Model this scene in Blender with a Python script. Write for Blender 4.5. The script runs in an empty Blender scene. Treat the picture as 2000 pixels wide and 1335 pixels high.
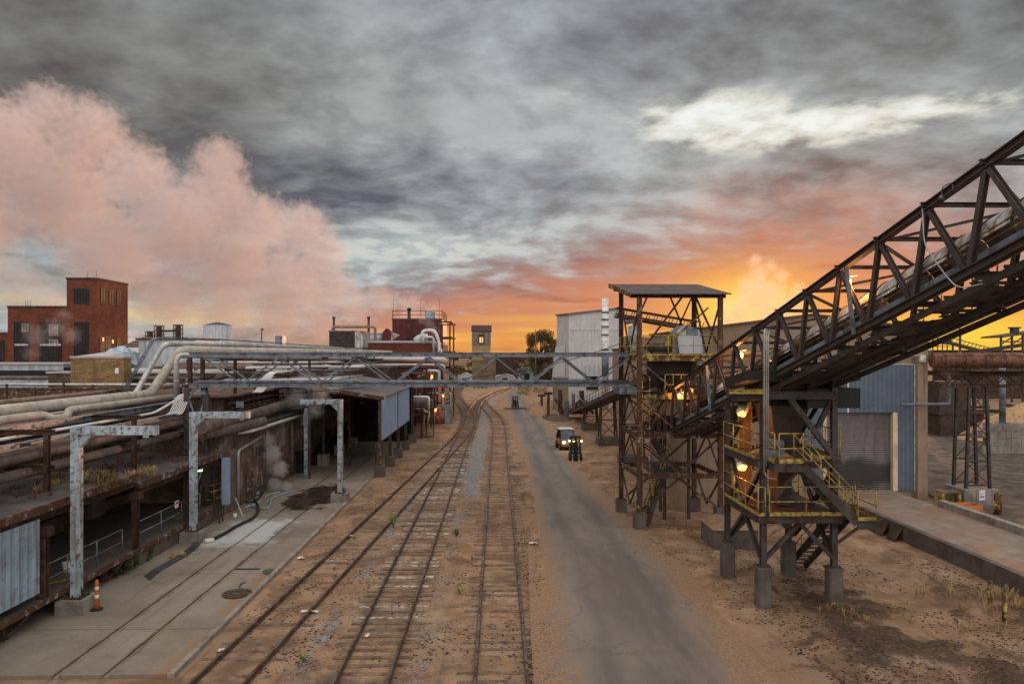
import bpy, math, random
import numpy as np
from mathutils import Vector, Matrix, noise as mnoise

scene = bpy.context.scene
COL = scene.collection
random.seed(7)
R = math.radians

# ------------------------------------------------------------------ camera
F, CX, HY, CAMZ = 1389.0, 1000.0, 690.0, 9.4       # focal length and horizon in photo pixels
YAW = 28.0 / 1389.0
cam_d = bpy.data.cameras.new("camera")
cam = bpy.data.objects.new("camera", cam_d)
COL.objects.link(cam)
cam.location = (0, 0, CAMZ)
cam.rotation_euler = (R(90), 0, -YAW)
cam_d.sensor_width = 36.0
cam_d.lens = 36.0 * F / 2000.0
cam_d.shift_y = 22.5 / 2000.0
cam_d.clip_start = 0.3
cam_d.clip_end = 9000
scene.camera = cam
scene.view_settings.view_transform = 'Standard'
scene.view_settings.look = 'None'
scene.view_settings.exposure = 0.0
scene.view_settings.gamma = 1.0
scene.view_settings.use_curve_mapping = False
cy = scene.cycles
cy.max_bounces = 6
cy.diffuse_bounces = 3
cy.glossy_bounces = 3
cy.transmission_bounces = 4
cy.volume_bounces = 2
cy.transparent_max_bounces = 12
cy.volume_step_rate = 1.0
cy.volume_max_steps = 96
cy.use_denoising = True

# ------------------------------------------------------------------ node helper
class NT:
    """Writes node trees as expressions."""
    def __init__(s, tree): s.t = tree; s.n = tree.nodes; s.l = tree.links
    def put(s, sock, v):
        if isinstance(v, bpy.types.NodeSocket): s.l.new(v, sock)
        elif v is not None:
            if hasattr(sock.default_value, '__len__') and not hasattr(v, '__len__'):
                v = (v,) * len(sock.default_value)
            if hasattr(v, '__len__') and hasattr(sock.default_value, '__len__'):
                v = tuple(v)[:len(sock.default_value)]
                if len(v) < len(sock.default_value): v = v + (1.0,)
            sock.default_value = v
    def m(s, op, a, b=None, c=None, clamp=False):
        n = s.n.new('ShaderNodeMath'); n.operation = op; n.use_clamp = clamp
        for i, v in enumerate((a, b, c)):
            if v is not None: s.put(n.inputs[i], v)
        return n.outputs[0]
    def add(s, a, b): return s.m('ADD', a, b)
    def sub(s, a, b): return s.m('SUBTRACT', a, b)
    def mul(s, a, b): return s.m('MULTIPLY', a, b)
    def div(s, a, b): return s.m('DIVIDE', a, b)
    def vm(s, op, a, b=None, out=0):
        n = s.n.new('ShaderNodeVectorMath'); n.operation = op
        s.put(n.inputs[0], a)
        if b is not None: s.put(n.inputs[3] if op == 'SCALE' else n.inputs[1], b)
        return n.outputs[out]
    def comb(s, x, y, z):
        n = s.n.new('ShaderNodeCombineXYZ')
        for i, v in enumerate((x, y, z)): s.put(n.inputs[i], v)
        return n.outputs[0]
    def sep(s, v):
        n = s.n.new('ShaderNodeSeparateXYZ'); s.put(n.inputs[0], v); return n.outputs
    def mix(s, f, a, b, blend='MIX'):
        n = s.n.new('ShaderNodeMix'); n.data_type = 'RGBA'; n.blend_type = blend; n.clamp_factor = True
        s.put(n.inputs[0], f); s.put(n.inputs[6], a); s.put(n.inputs[7], b)
        return n.outputs[2]
    def mr(s, v, a, b, c=0.0, d=1.0, smooth=True):
        n = s.n.new('ShaderNodeMapRange'); n.interpolation_type = 'SMOOTHSTEP' if smooth else 'LINEAR'
        for i, x in enumerate((v, a, b, c, d)): s.put(n.inputs[i], x)
        return n.outputs[0]
    def noise(s, vec, scale=1.0, detail=3.0, rough=.5, dist=0.0):
        n = s.n.new('ShaderNodeTexNoise'); n.noise_dimensions = '3D'
        if vec is not None: s.put(n.inputs['Vector'], vec)
        s.put(n.inputs['Scale'], scale); s.put(n.inputs['Detail'], detail)
        s.put(n.inputs['Roughness'], rough); s.put(n.inputs['Distortion'], dist)
        return n.outputs[0]
    def pos(s): return s.n.new('ShaderNodeNewGeometry').outputs['Position']
    def scale(s, v, k): return s.vm('MULTIPLY', v, k)

def lin(r, g, b):
    f = lambda c: (c/255)/12.92 if c/255 <= .04045 else ((c/255+.055)/1.055)**2.4
    return (f(r), f(g), f(b), 1.0)

# ------------------------------------------------------------------ sky
SUN_AZ, SUN_EL = R(24.0), R(3.5)
world = bpy.data.worlds.new("World")
scene.world = world
world.use_nodes = True
wt = NT(world.node_tree)
wt.n.clear()
_out = wt.n.new('ShaderNodeOutputWorld')
_bg = wt.n.new('ShaderNodeBackground')
wt.l.new(_bg.outputs[0], _out.inputs[0])
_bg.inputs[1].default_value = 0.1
sky = wt.n.new('ShaderNodeTexSky')
sky.sky_type = 'NISHITA'; sky.sun_disc = False
sky.sun_elevation = SUN_EL; sky.sun_rotation = SUN_AZ
sky.air_density = 1.5; sky.dust_density = 3.0
_d = wt.vm('NORMALIZE', wt.n.new('ShaderNodeTexCoord').outputs['Generated'])
dx, dy, dz = wt.sep(_d)
az = wt.m('ARCTAN2', dx, dy)
el = wt.m('ARCSINE', dz)
def A(px): return math.atan((px-CX)/F) + YAW
def E(py, px=1000): return math.atan((HY-py)/math.hypot(F, px-CX))
def blob(px, py, sx, sy):
    """soft lobe of the sky round one direction (given as it lies over the yard)"""
    u = wt.div(wt.sub(az, A(px)), sx/F)
    v = wt.div(wt.sub(el, E(py, px)), sy/F)
    r2 = wt.add(wt.mul(u, u), wt.mul(v, v))
    return wt.m('EXPONENT', wt.mul(r2, -0.5))
zz = wt.add(wt.m('MAXIMUM', dz, 0.0), 0.24)
q = wt.comb(wt.div(dx, zz), wt.div(dy, zz), 0.0)
warp = wt.noise(q, 1.2, 2, .5)
q2 = wt.vm('ADD', q, wt.comb(wt.mul(warp, 0.3), wt.mul(warp, 0.2), 3.7))
nA = wt.noise(wt.scale(q2, (1.0, 1.05, 1)), 1.75, 4, .5, .1)
nB = wt.noise(wt.scale(q2, (1.0, 1.1, 1)), 4.6, 4, .52, .0)
nC = wt.noise(wt.vm('ADD', wt.scale(q2, (1.0, 1.1, 1)), (11., 5., 0.)), 11.0, 4, .52, .0)
cov = wt.add(wt.mul(nA, .40), wt.add(wt.mul(nB, .42), wt.mul(nC, .18)))
light = wt.mr(cov, .36, .64, 0, 1, False)                      # 0 = thick cloud, 1 = thin cloud
# overall biases of thickness
thin = wt.add(light, wt.mul(blob(1130, 190, 260, 140), .30))
thin = wt.add(thin, wt.mul(blob(1480, 255, 330, 75), .45))
thin = wt.add(thin, .05)
thin = wt.add(thin, wt.mul(blob(640, 150, 420, 80), .20))
thin = wt.sub(thin, wt.mul(blob(1650, 60, 420, 80), .50))
thin = wt.sub(thin, wt.mul(blob(1230, 60, 120, 60), .28))
thin = wt.sub(thin, wt.mul(blob(640, 345, 240, 55), .50))
thin = wt.sub(thin, wt.mul(blob(1500, 345, 330, 30), .45))
thin = wt.add(thin, wt.mul(blob(850, 490, 190, 38), .40))
thin = wt.add(thin, wt.mul(blob(60, 600, 200, 60), .2))
thin = wt.sub(thin, wt.mul(blob(-50, 80, 260, 170), .30))
thin = wt.m('MAXIMUM', wt.m('MINIMUM', thin, 1.0), 0.0)
dark_c = wt.mix(blob(640, 360, 420, 90), lin(103, 101, 112), lin(89, 100, 119))
dark_c = wt.mix(blob(60, 130, 420, 160), dark_c, lin(118, 113, 112))
dark_c = wt.mix(blob(1700, 60, 350, 120), dark_c, lin(96, 91, 97))
light_c = wt.mix(blob(200, 120, 500, 150), lin(184, 195, 198), lin(168, 169, 166))
c = wt.mix(thin, dark_c, light_c)
c = wt.vm('SCALE', c, wt.mr(wt.add(wt.mul(nB, .5), wt.mul(nC, .5)), .3, .7, .84, 1.16, False))
corner = wt.m('MAXIMUM', blob(-60, -20, 420, 200), blob(2060, -10, 420, 170))
c = wt.vm('SCALE', c, wt.m('MULTIPLY_ADD', corner, -.40, 1.0))
# break in the deck where the sky behind shines white
rag = wt.add(wt.mul(wt.sub(nB, .5), 1.5), wt.mul(wt.sub(nC, .5), 1.5))
gap = wt.m('MAXIMUM', blob(1385, 240, 110, 38), wt.mul(blob(1640, 242, 190, 24), .95))
gap = wt.m('MAXIMUM', gap, wt.mul(blob(1500, 268, 170, 20), .95))
gap = wt.m('MAXIMUM', gap, wt.mul(blob(1110, 190, 70, 26), .34))
gap = wt.mul(wt.mr(wt.add(gap, wt.mul(rag, .9)), .08, 1.22), wt.mr(gap, .03, .55))
c = wt.mix(wt.mr(gap, 0, .55), c, lin(216, 216, 206))
c = wt.mix(wt.mr(gap, .35, .95), c, lin(243, 249, 246))
glim = wt.mul(blob(830, 490, 150, 34), wt.mr(wt.add(wt.mul(nC, .6), wt.mul(nB, .4)), .47, .58))
c = wt.mix(wt.mul(glim, .8), c, lin(216, 218, 208))
# sunset colour low in the sky
hw = blob(1500, 690, 520, 99999)
top = wt.add(wt.mul(hw, (690-415)/F), 48/F)        # how high the colour reaches
rel = wt.div(el, top)
rr_ = wt.add(rel, wt.add(wt.mul(wt.sub(nB, .5), .9), wt.mul(wt.sub(nC, .5), .6)))
warm = wt.mul(wt.mr(rr_, 1.10, .35), wt.mr(hw, .02, .5))
pink = wt.mix(wt.mr(rel, .35, .85), lin(206, 134, 108), lin(150, 114, 116))
pink = wt.mix(wt.mr(rel, .33, .05), pink, lin(232, 148, 80))
streak = wt.noise(wt.comb(wt.mul(az, 5.0), wt.mul(el, 38.0), 7.0), 1.0, 5, .55, .3)
pink = wt.mix(wt.mul(wt.mr(streak, .52, .66), .6), pink, lin(140, 90, 88))
pink = wt.mix(wt.mul(wt.mr(streak, .44, .32), .5), pink, lin(226, 160, 128))
c = wt.mix(warm, c, pink)
redd = wt.mul(wt.m('MAXIMUM', blob(1620, 440, 190, 50), wt.mul(blob(1420, 400, 60, 40), .6)), wt.mr(nB, .40, .60))
c = wt.mix(wt.mul(redd, .55), c, lin(188, 106, 90))
band = wt.mr(wt.noise(wt.comb(wt.mul(az, 4.0), wt.mul(el, 46.0), 2.0), 1.0, 4, .5), .42, .62)
c = wt.mix(wt.mul(wt.mul(wt.m('MAXIMUM', blob(1120, 652, 190, 30), blob(900, 664, 120, 22)), wt.mr(band, 0, 1, .35, 1.0)), .9), c, lin(253, 192, 88))
glow = wt.mul(blob(1462, 600, 92, 50), wt.mr(nC, .25, .65, .8, 1.1))
c = wt.mix(wt.mul(glow, .95), c, lin(250, 164, 60))
c = wt.mix(wt.mul(blob(1452, 608, 64, 38), 1.0), c, lin(255, 222, 108))
east = blob(1900, 652, 150, 36)
c = wt.mix(wt.mul(east, wt.mr(band, 0, 1, .7, 1.0)), c, lin(252, 170, 50))
c = wt.mix(wt.mul(blob(1890, 655, 100, 28), .9), c, lin(255, 220, 80))
west = wt.mul(wt.m('MAXIMUM', blob(300, 612, 170, 30), wt.mul(blob(30, 580, 70, 12), .8)), wt.mr(band, 0, 1, .25, 1.0))
c = wt.mix(wt.mul(west, .92), c, lin(232, 206, 150))
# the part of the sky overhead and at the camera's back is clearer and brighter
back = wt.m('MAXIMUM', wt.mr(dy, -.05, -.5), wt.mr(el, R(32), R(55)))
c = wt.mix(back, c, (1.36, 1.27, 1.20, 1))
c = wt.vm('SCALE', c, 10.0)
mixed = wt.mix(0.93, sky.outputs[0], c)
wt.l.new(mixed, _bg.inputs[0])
world.cycles.sampling_method = 'MANUAL'
world.cycles.sample_map_resolution = 1024

# ------------------------------------------------------------------ sun
sun_d = bpy.data.lights.new("sun", 'SUN')
sun_d.energy = 2.6
sun_d.angle = R(1.5)
sun_d.color = (1.0, .46, .22)
sun = bpy.data.objects.new("sun", sun_d)
COL.objects.link(sun)
_sd = Vector((math.sin(SUN_AZ)*math.cos(SUN_EL), math.cos(SUN_AZ)*math.cos(SUN_EL), math.sin(SUN_EL)))
sun.rotation_euler = _sd.to_track_quat('Z', 'Y').to_euler()
sun.location = _sd*200

# ------------------------------------------------------------------ measuring helpers (photo pixel -> place in the yard)
_fw = Vector((math.sin(YAW), math.cos(YAW), 0)); _rt = Vector((math.cos(YAW), -math.sin(YAW), 0))
_C = Vector((0, 0, CAMZ))
def ray(px, py): return _fw + _rt*((px-CX)/F) + Vector((0, 0, (HY-py)/F))
def G(px, py, z=0.0):
    d = ray(px, py); return _C + d*((z-CAMZ)/d.z)
def AY(px, py, Y):
    d = ray(px, py); return _C + d*(Y/d.y)
def AX(px, py, X):
    d = ray(px, py); return _C + d*(X/d.x)
def proj(p):
    p = Vector(p)-_C; w = p.dot(_fw); return (CX+F*p.dot(_rt)/w, HY-F*p.z/w)

# ------------------------------------------------------------------ materials
def paint(name, col, rough=.65, metal=0.0, var=.25, vscale=1.3, dirt=None, amt=.45, dscale=2.2, dsoft=.12,
          streak=None, samt=.4, bump=.15, bscale=14., corr=None, brick=None, planks=None, spec=.3, fine=.15):
    """col and dirt are linear base colours; dirt sits in patches, streak runs down; corr = (axis, period, depth)"""
    m = bpy.data.materials.new(name); m.use_nodes = True
    t = NT(m.node_tree); b = t.n['Principled BSDF']
    P = t.pos()
    c = (*col, 1.0)
    n1 = t.noise(P, vscale, 4, .6)
    k = t.mr(n1, .3, .7, 1-var, 1+var)
    h = None
    if brick:
        px, py, pz = t.sep(P)
        bt = t.n.new('ShaderNodeTexBrick')
        t.put(bt.inputs['Vector'], t.comb(t.add(px, py), pz, 0.0))
        bt.inputs['Color1'].default_value = c
        bt.inputs['Color2'].default_value = (col[0]*.62, col[1]*.6, col[2]*.6, 1)
        bt.inputs['Mortar'].default_value = (*brick[1], 1)
        bt.inputs['Scale'].default_value = 1.0
        bt.inputs['Brick Width'].default_value = brick[0]
        bt.inputs['Row Height'].default_value = brick[0]*.36
        bt.inputs['Mortar Size'].default_value = brick[0]*.045
        base = bt.outputs['Color']; h = t.mul(bt.outputs['Fac'], -.5)
    else:
        base = c
    base = t.vm('SCALE', base, k)
    if fine:
        n3 = t.noise(P, 38.0, 3, .6)
        base = t.vm('SCALE', base, t.mr(n3, .25, .75, 1-fine, 1+fine, False))
    rv = rough
    if dirt is not None:
        n2 = t.noise(P, dscale, 6, .65, .3)
        f = t.mr(n2, .62-amt*.35, .62-amt*.35+dsoft)
        base = t.mix(f, base, (*dirt, 1)); rv = t.mr(f, 0, 1, rough, .85)
    if streak is not None:
        n4 = t.noise(t.scale(P, (3.2, 3.2, .16)), 1.6, 5, .65)
        base = t.mix(t.mr(n4, .62-samt*.3, .80-samt*.3, 0, .85), base, (*streak, 1))
    hb = t.noise(P, bscale, 4, .6)
    hb = t.mul(hb, bump)
    if h is not None: hb = t.add(hb, h)
    if corr:
        ax, per, dep = corr
        s = t.sep(P)
        co = {'x': s[0], 'y': s[1], 'z': s[2], 'h': t.add(s[0], s[1])}[ax]
        w = t.m('SINE', t.mul(co, 2*math.pi/per))
        w = t.mr(w, -.6, .6)
        hb = t.add(hb, t.mul(w, dep))
        base = t.vm('SCALE', base, t.mr(w, 0, 1, .86, 1.04))
    if planks:
        ax, wd = planks
        s = t.sep(P)
        co = {'x': s[0], 'y': s[1], 'z': s[2], 'h': t.add(s[0], s[1])}[ax]
        fr = t.m('FRACT', t.div(co, wd))
        edge = t.mr(t.m('ABSOLUTE', t.sub(fr, .5)), .44, .49)
        idn = t.noise(t.comb(t.m('FLOOR', t.div(co, wd)), 0.0, 0.0), 7.3, 0)
        base = t.vm('SCALE', base, t.mr(idn, .3, .7, .72, 1.25, False))
        hb = t.sub(hb, t.mul(edge, .6))
    bp = t.n.new('ShaderNodeBump'); bp.inputs['Strength'].default_value = .6; bp.inputs['Distance'].default_value = .03
    t.put(bp.inputs['Height'], hb)
    t.l.new(bp.outputs[0], b.inputs['Normal'])
    t.put(b.inputs['Base Color'], base); t.put(b.inputs['Roughness'], rv)
    b.inputs['Metallic'].default_value = metal
    b.inputs['Specular IOR Level'].default_value = spec
    return m

def glow_mat(name, col, s):
    m = bpy.data.materials.new(name); m.use_nodes = True
    b = m.node_tree.nodes['Principled BSDF']
    b.inputs['Base Color'].default_value = (*col, 1)
    b.inputs['Emission Color'].default_value = (*col, 1)
    b.inputs['Emission Strength'].default_value = s
    return m

RUST = (.060, .030, .021); DRUST = (.045, .022, .015); SOOT = (.025, .022, .022); SANDC = (.34, .20, .11)
M = {}
M['dark_steel'] = paint('dark_steel', (.066, .057, .054), .6, .2, dirt=RUST, amt=.35, var=.3)
M['brown_steel'] = paint('brown_steel', (.070, .057, .053), .6, .15, dirt=(.080, .052, .042), amt=.35, streak=(.05, .034, .028), samt=.3)
M['grey_steel'] = paint('grey_steel', (.18, .215, .26), .5, .3, dirt=(.10, .095, .10), amt=.30, var=.3, streak=(.09, .06, .05), samt=.3)
M['blue_paint'] = paint('blue_paint', (.33, .43, .50), .55, 0, dirt=(.14, .062, .03), amt=.25, dscale=3.2, streak=(.20, .13, .09), samt=.33)
M['blue_rusty'] = paint('blue_rusty', (.36, .46, .53), .55, 0, dirt=(.13, .062, .035), amt=.38, dscale=5, dsoft=.16, streak=(.20, .125, .085), samt=.46)
M['rust'] = paint('rust', (.052, .029, .022), .85, 0, dirt=(.10, .06, .042), amt=.35, var=.45)
M['rusty_white'] = paint('rusty_white', (.36, .33, .31), .6, 0, dirt=(.075, .036, .024), amt=.72, dscale=2.8, streak=(.09, .04, .022), samt=.75)
M['yellow'] = paint('yellow', (.42, .31, .06), .55, 0, dirt=(.17, .105, .05), amt=.45, dscale=7)
M['yellow_rust'] = paint('yellow_rust', (.45, .34, .09), .6, 0, dirt=(.09, .045, .025), amt=.62, dscale=3, streak=(.09, .045, .02), samt=.55)
M['concrete'] = paint('concrete', (.26, .235, .205), .9, 0, var=.22, dirt=(.12, .10, .085), amt=.4, dscale=.9, dsoft=.3, bump=.3, streak=(.09, .075, .065), samt=.35)
M['dark_concrete'] = paint('dark_concrete', (.115, .096, .086), .9, 0, var=.25, dirt=(.07, .055, .048), amt=.5, dscale=1.2, dsoft=.3, bump=.3, streak=(.13, .055, .025), samt=.3)
M['ramp'] = paint('ramp', (.235, .19, .16), .9, 0, var=.2, dirt=(.24, .14, .085), amt=.62, dscale=.45, dsoft=.25, bump=.35)
M['beige_pipe'] = paint('beige_pipe', (.44, .40, .345), .6, 0, var=.18, dirt=(.26, .22, .18), amt=.4, dscale=2.2, dsoft=.3, bump=.12)
M['silver_pipe'] = paint('silver_pipe', (.47, .47, .46), .4, .45, var=.2, dirt=(.28, .24, .21), amt=.32, dsoft=.25)
M['white_pipe'] = paint('white_pipe', (.66, .66, .65), .5, 0, var=.12, dirt=(.36, .31, .27), amt=.3, dsoft=.3)
M['dark_pipe'] = paint('dark_pipe', (.125, .095, .082), .75, 0, var=.35, dirt=(.26, .20, .165), amt=.4, dscale=1.7, dsoft=.35, bump=.5, bscale=9)
M['brown_pipe'] = paint('brown_pipe', (.25, .165, .125), .7, 0, var=.3, dirt=(.10, .055, .04), amt=.4, dsoft=.3)
M['red_brick'] = paint('red_brick', (.185, .050, .030), .9, 0, var=.22, vscale=.5, brick=(.55, (.13, .055, .035)), dirt=(.12, .05, .035), amt=.25, dsoft=.4, dscale=.3)
M['yellow_brick'] = paint('yellow_brick', (.36, .235, .10), .9, 0, var=.3, brick=(.42, (.17, .11, .06)), dirt=(.20, .12, .06), amt=.4, dsoft=.3)
M['brown_brick'] = paint('brown_brick', (.17, .105, .072), .9, 0, var=.3, vscale=.8, brick=(.26, (.10, .075, .06)), dirt=(.30, .23, .18), amt=.34, dscale=.8, dsoft=.2, streak=(.06, .04, .03), samt=.45)
M['red_metal'] = paint('red_metal', (.095, .017, .020), .6, 0, var=.2, corr=('h', .9, .5))
M['blue_siding'] = paint('blue_siding', (.105, .140, .195), .6, 0, var=.1, corr=('x', .3, .5), dirt=(.085, .105, .145), amt=.4, dscale=.6, dsoft=.3)
M['panel_siding'] = paint('panel_siding', (.27, .385, .56), .55, 0, var=.08, corr=('y', .25, .6), streak=(.23, .30, .42), samt=.3)
M['light_siding'] = paint('light_siding', (.42, .46, .50), .55, 0, var=.12, corr=('x', .85, 1.6), streak=(.28, .27, .26), samt=.35)
M['rusty_corrugated'] = paint('rusty_corrugated', (.30, .42, .52), .5, .2, var=.2, corr=('y', .42, 2.2), streak=(.22, .16, .13), samt=.34, dirt=(.26, .28, .30), amt=.25)
M['white_siding'] = paint('white_siding', (.52, .525, .53), .6, 0, var=.1, vscale=.3, corr=None, streak=(.40, .38, .36), samt=.4)
M['door_slats'] = paint('door_slats', (.185, .165, .165), .5, .3, var=.2, vscale=.5, corr=('z', .13, 1.6), dirt=(.10, .085, .085), amt=.4, dscale=.5, dsoft=.4)
M['door_soot'] = paint('door_soot', (.035, .03, .03), .8, 0, corr=('z', .13, 1.6))
M['tan_wall'] = paint('tan_wall', (.30, .215, .15), .9, 0, var=.15, vscale=.6, dirt=(.20, .14, .10), amt=.4, dscale=.5, dsoft=.4, streak=(.15, .10, .075), samt=.3)
M['cream'] = paint('cream', (.62, .50, .34), .7, 0, streak=(.35, .24, .15), samt=.3)
M['roof_dark'] = paint('roof_dark', (.075, .066, .066), .9, 0, var=.35, vscale=.5, dirt=(.15, .12, .105), amt=.45, dscale=.7, dsoft=.3, bump=.3)
M['roof_shed'] = paint('roof_shed', (.14, .125, .12), .85, 0, var=.25, vscale=.6, dirt=(.20, .13, .095), amt=.3, dscale=.5, dsoft=.3, corr=('x', .3, .3))
M['roof_brown'] = paint('roof_brown', (.155, .095, .068), .9, 0, var=.35, vscale=.4, dirt=(.09, .055, .045), amt=.5, dscale=.6, dsoft=.25, bump=.35)
M['roof_white'] = paint('roof_white', (.46, .44, .46), .8, 0, var=.15, vscale=.4, dirt=(.26, .22, .2), amt=.4, dscale=.8, dsoft=.3)
M['roof_corrugated'] = paint('roof_corrugated', (.105, .082, .078), .7, .1, var=.25, corr=('x', .16, 2.0), dirt=RUST, amt=.2)
M['timber'] = paint('timber', (.155, .115, .085), .9, 0, var=.3, dirt=(.07, .05, .04), amt=.45, dsoft=.3, bump=.4)
M['tie'] = paint('tie', (.125, .092, .070), .95, 0, var=.45, vscale=2.5, dirt=(.26, .16, .09), amt=.55, dscale=1.6, dsoft=.25, bump=.5)
M['tie_white'] = paint('tie_white', (.46, .42, .37), .9, 0, var=.3, vscale=3, dirt=(.15, .10, .07), amt=.62, dscale=4, dsoft=.2, bump=.4)
M['rail'] = paint('rail', (.17, .125, .108), .42, .6, var=.3, dirt=(.12, .065, .045), amt=.42)
M['plank_grey'] = paint('plank_grey', (.17, .135, .11), .9, 0, planks=('x', .35))
M['grey_planks'] = paint('grey_planks', (.20, .17, .15), .9, 0, planks=('h', .45), streak=(.09, .065, .05), samt=.5)
M['olive_wall'] = paint('olive_wall', (.27, .205, .115), .9, 0, planks=('z', .8), var=.2, vscale=.3)
M['black'] = paint('black', (.016, .015, .015), .6, 0, var=.2)
M['rubber'] = paint('rubber', (.022, .020, .020), .75, 0, var=.25)
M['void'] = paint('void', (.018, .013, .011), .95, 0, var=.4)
M['grey_hose'] = paint('grey_hose', (.060, .062, .072), .6)
M['tan_hose'] = paint('tan_hose', (.085, .065, .050), .7)
M['teal_hose'] = paint('teal_hose', (.20, .33, .36), .6)
M['white'] = paint('white', (.68, .68, .66), .55, dirt=(.42, .37, .32), amt=.3)
M['blue_cabinet'] = paint('blue_cabinet', (.22, .30, .36), .55, streak=(.15, .14, .13), samt=.3)
M['chute_brown'] = paint('chute_brown', (.055, .040, .033), .7, dirt=(.09, .055, .04), amt=.4)
M['blue_tarp'] = paint('blue_tarp', (.40, .50, .58), .5, var=.35, vscale=1.2, bump=.7, bscale=2.5)
M['orange_plastic'] = paint('orange_plastic', (.62, .13, .03), .5)
M['orange_crate'] = paint('orange_crate', (.46, .175, .06), .7, var=.3)
M['sign_white'] = paint('sign_white', (.72, .72, .72), .5, fine=0)
M['sign_red'] = paint('sign_red', (.52, .04, .03), .5, fine=0)
M['sign_blue'] = paint('sign_blue', (.10, .22, .45), .5, fine=0)
M['orange_chute'] = paint('orange_chute', (.22, .12, .045), .6, var=.2)
M['hood_white'] = paint('hood_white', (.52, .56, .60), .5, var=.1, streak=(.30, .27, .25), samt=.3)
M['cover_white'] = paint('cover_white', (.50, .51, .51), .45, .2, var=.15, dirt=(.16, .07, .035), amt=.42, dscale=1.2, dsoft=.2, streak=(.22, .11, .06), samt=.45)
M['brown_cover'] = paint('brown_cover', (.20, .095, .06), .75, 0, var=.3, streak=(.30, .17, .11), samt=.4, dirt=(.10, .045, .03), amt=.4)
M['chips'] = paint('chips', (.44, .28, .155), .95, var=.3, vscale=3, bump=1.0, bscale=9, fine=.35)
M['sand_heap'] = paint('sand_heap', (.30, .185, .105), .95, var=.25, vscale=2, dirt=(.12, .075, .05), amt=.35, dsoft=.2, bump=.7, bscale=6, fine=.3)
M['mulch'] = paint('mulch', (.085, .055, .04), .95, var=.4, bump=.8, bscale=10, fine=.4)
M['foliage'] = paint('foliage', (.075, .085, .03), .8, var=.5, vscale=3, fine=.4)
M['foliage_brown'] = paint('foliage_brown', (.115, .078, .03), .85, var=.5, vscale=.8, fine=.4)
M['weed_red'] = paint('weed_red', (.13, .045, .03), .9, var=.5, vscale=2)
M['weed_straw'] = paint('weed_straw', (.30, .20, .09), .9, var=.5, vscale=3)
M['trunk'] = paint('trunk', (.07, .05, .038), .95, bump=.6)
M['hills'] = paint('hills', (.055, .048, .038), .95, var=.4, vscale=.05)
M['loader_yellow'] = paint('loader_yellow', (.42, .29, .06), .6, dirt=(.10, .07, .04), amt=.4)
M['green_paint'] = paint('green_paint', (.05, .30, .08), .5)
M['utv_grey'] = paint('utv_grey', (.14, .15, .17), .45, .2)
M['utv_roof'] = paint('utv_roof', (.55, .56, .58), .5)
M['utv_orange'] = paint('utv_orange', (.36, .13, .045), .5)
M['lamp_orange'] = glow_mat('lamp_orange', (1.0, .33, .06), 3.2)
M['lamp_yellow'] = glow_mat('lamp_yellow', (1.0, .60, .22), 6.0)
M['lamp_green'] = glow_mat('lamp_green', (.35, 1.0, .22), 9.0)
M['lamp_white'] = glow_mat('lamp_white', (1.0, .9, .75), 8.0)
M['window_lit'] = glow_mat('window_lit', (1.0, .50, .20), .7)
M['tail_red'] = glow_mat('tail_red', (1.0, .35, .16), 3.0)
def glass_mat(name, col, rough=.08):
    m = bpy.data.materials.new(name); m.use_nodes = True
    t = NT(m.node_tree); b = t.n['Principled BSDF']
    n = t.noise(t.pos(), .9, 2, .5)
    t.put(b.inputs['Base Color'], t.mix(t.mr(n, .35, .65), (*col, 1), (col[0]*.5, col[1]*.5, col[2]*.5, 1)))
    b.inputs['Roughness'].default_value = rough
    b.inputs['Specular IOR Level'].default_value = .4
    return m
M['glass_dark'] = glass_mat('glass_dark', (.022, .018, .019), .65)
M['glass_pale'] = glass_mat('glass_pale', (.34, .32, .30), .3)
M['windscreen'] = glass_mat('windscreen', (.10, .13, .17), .05)

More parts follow.
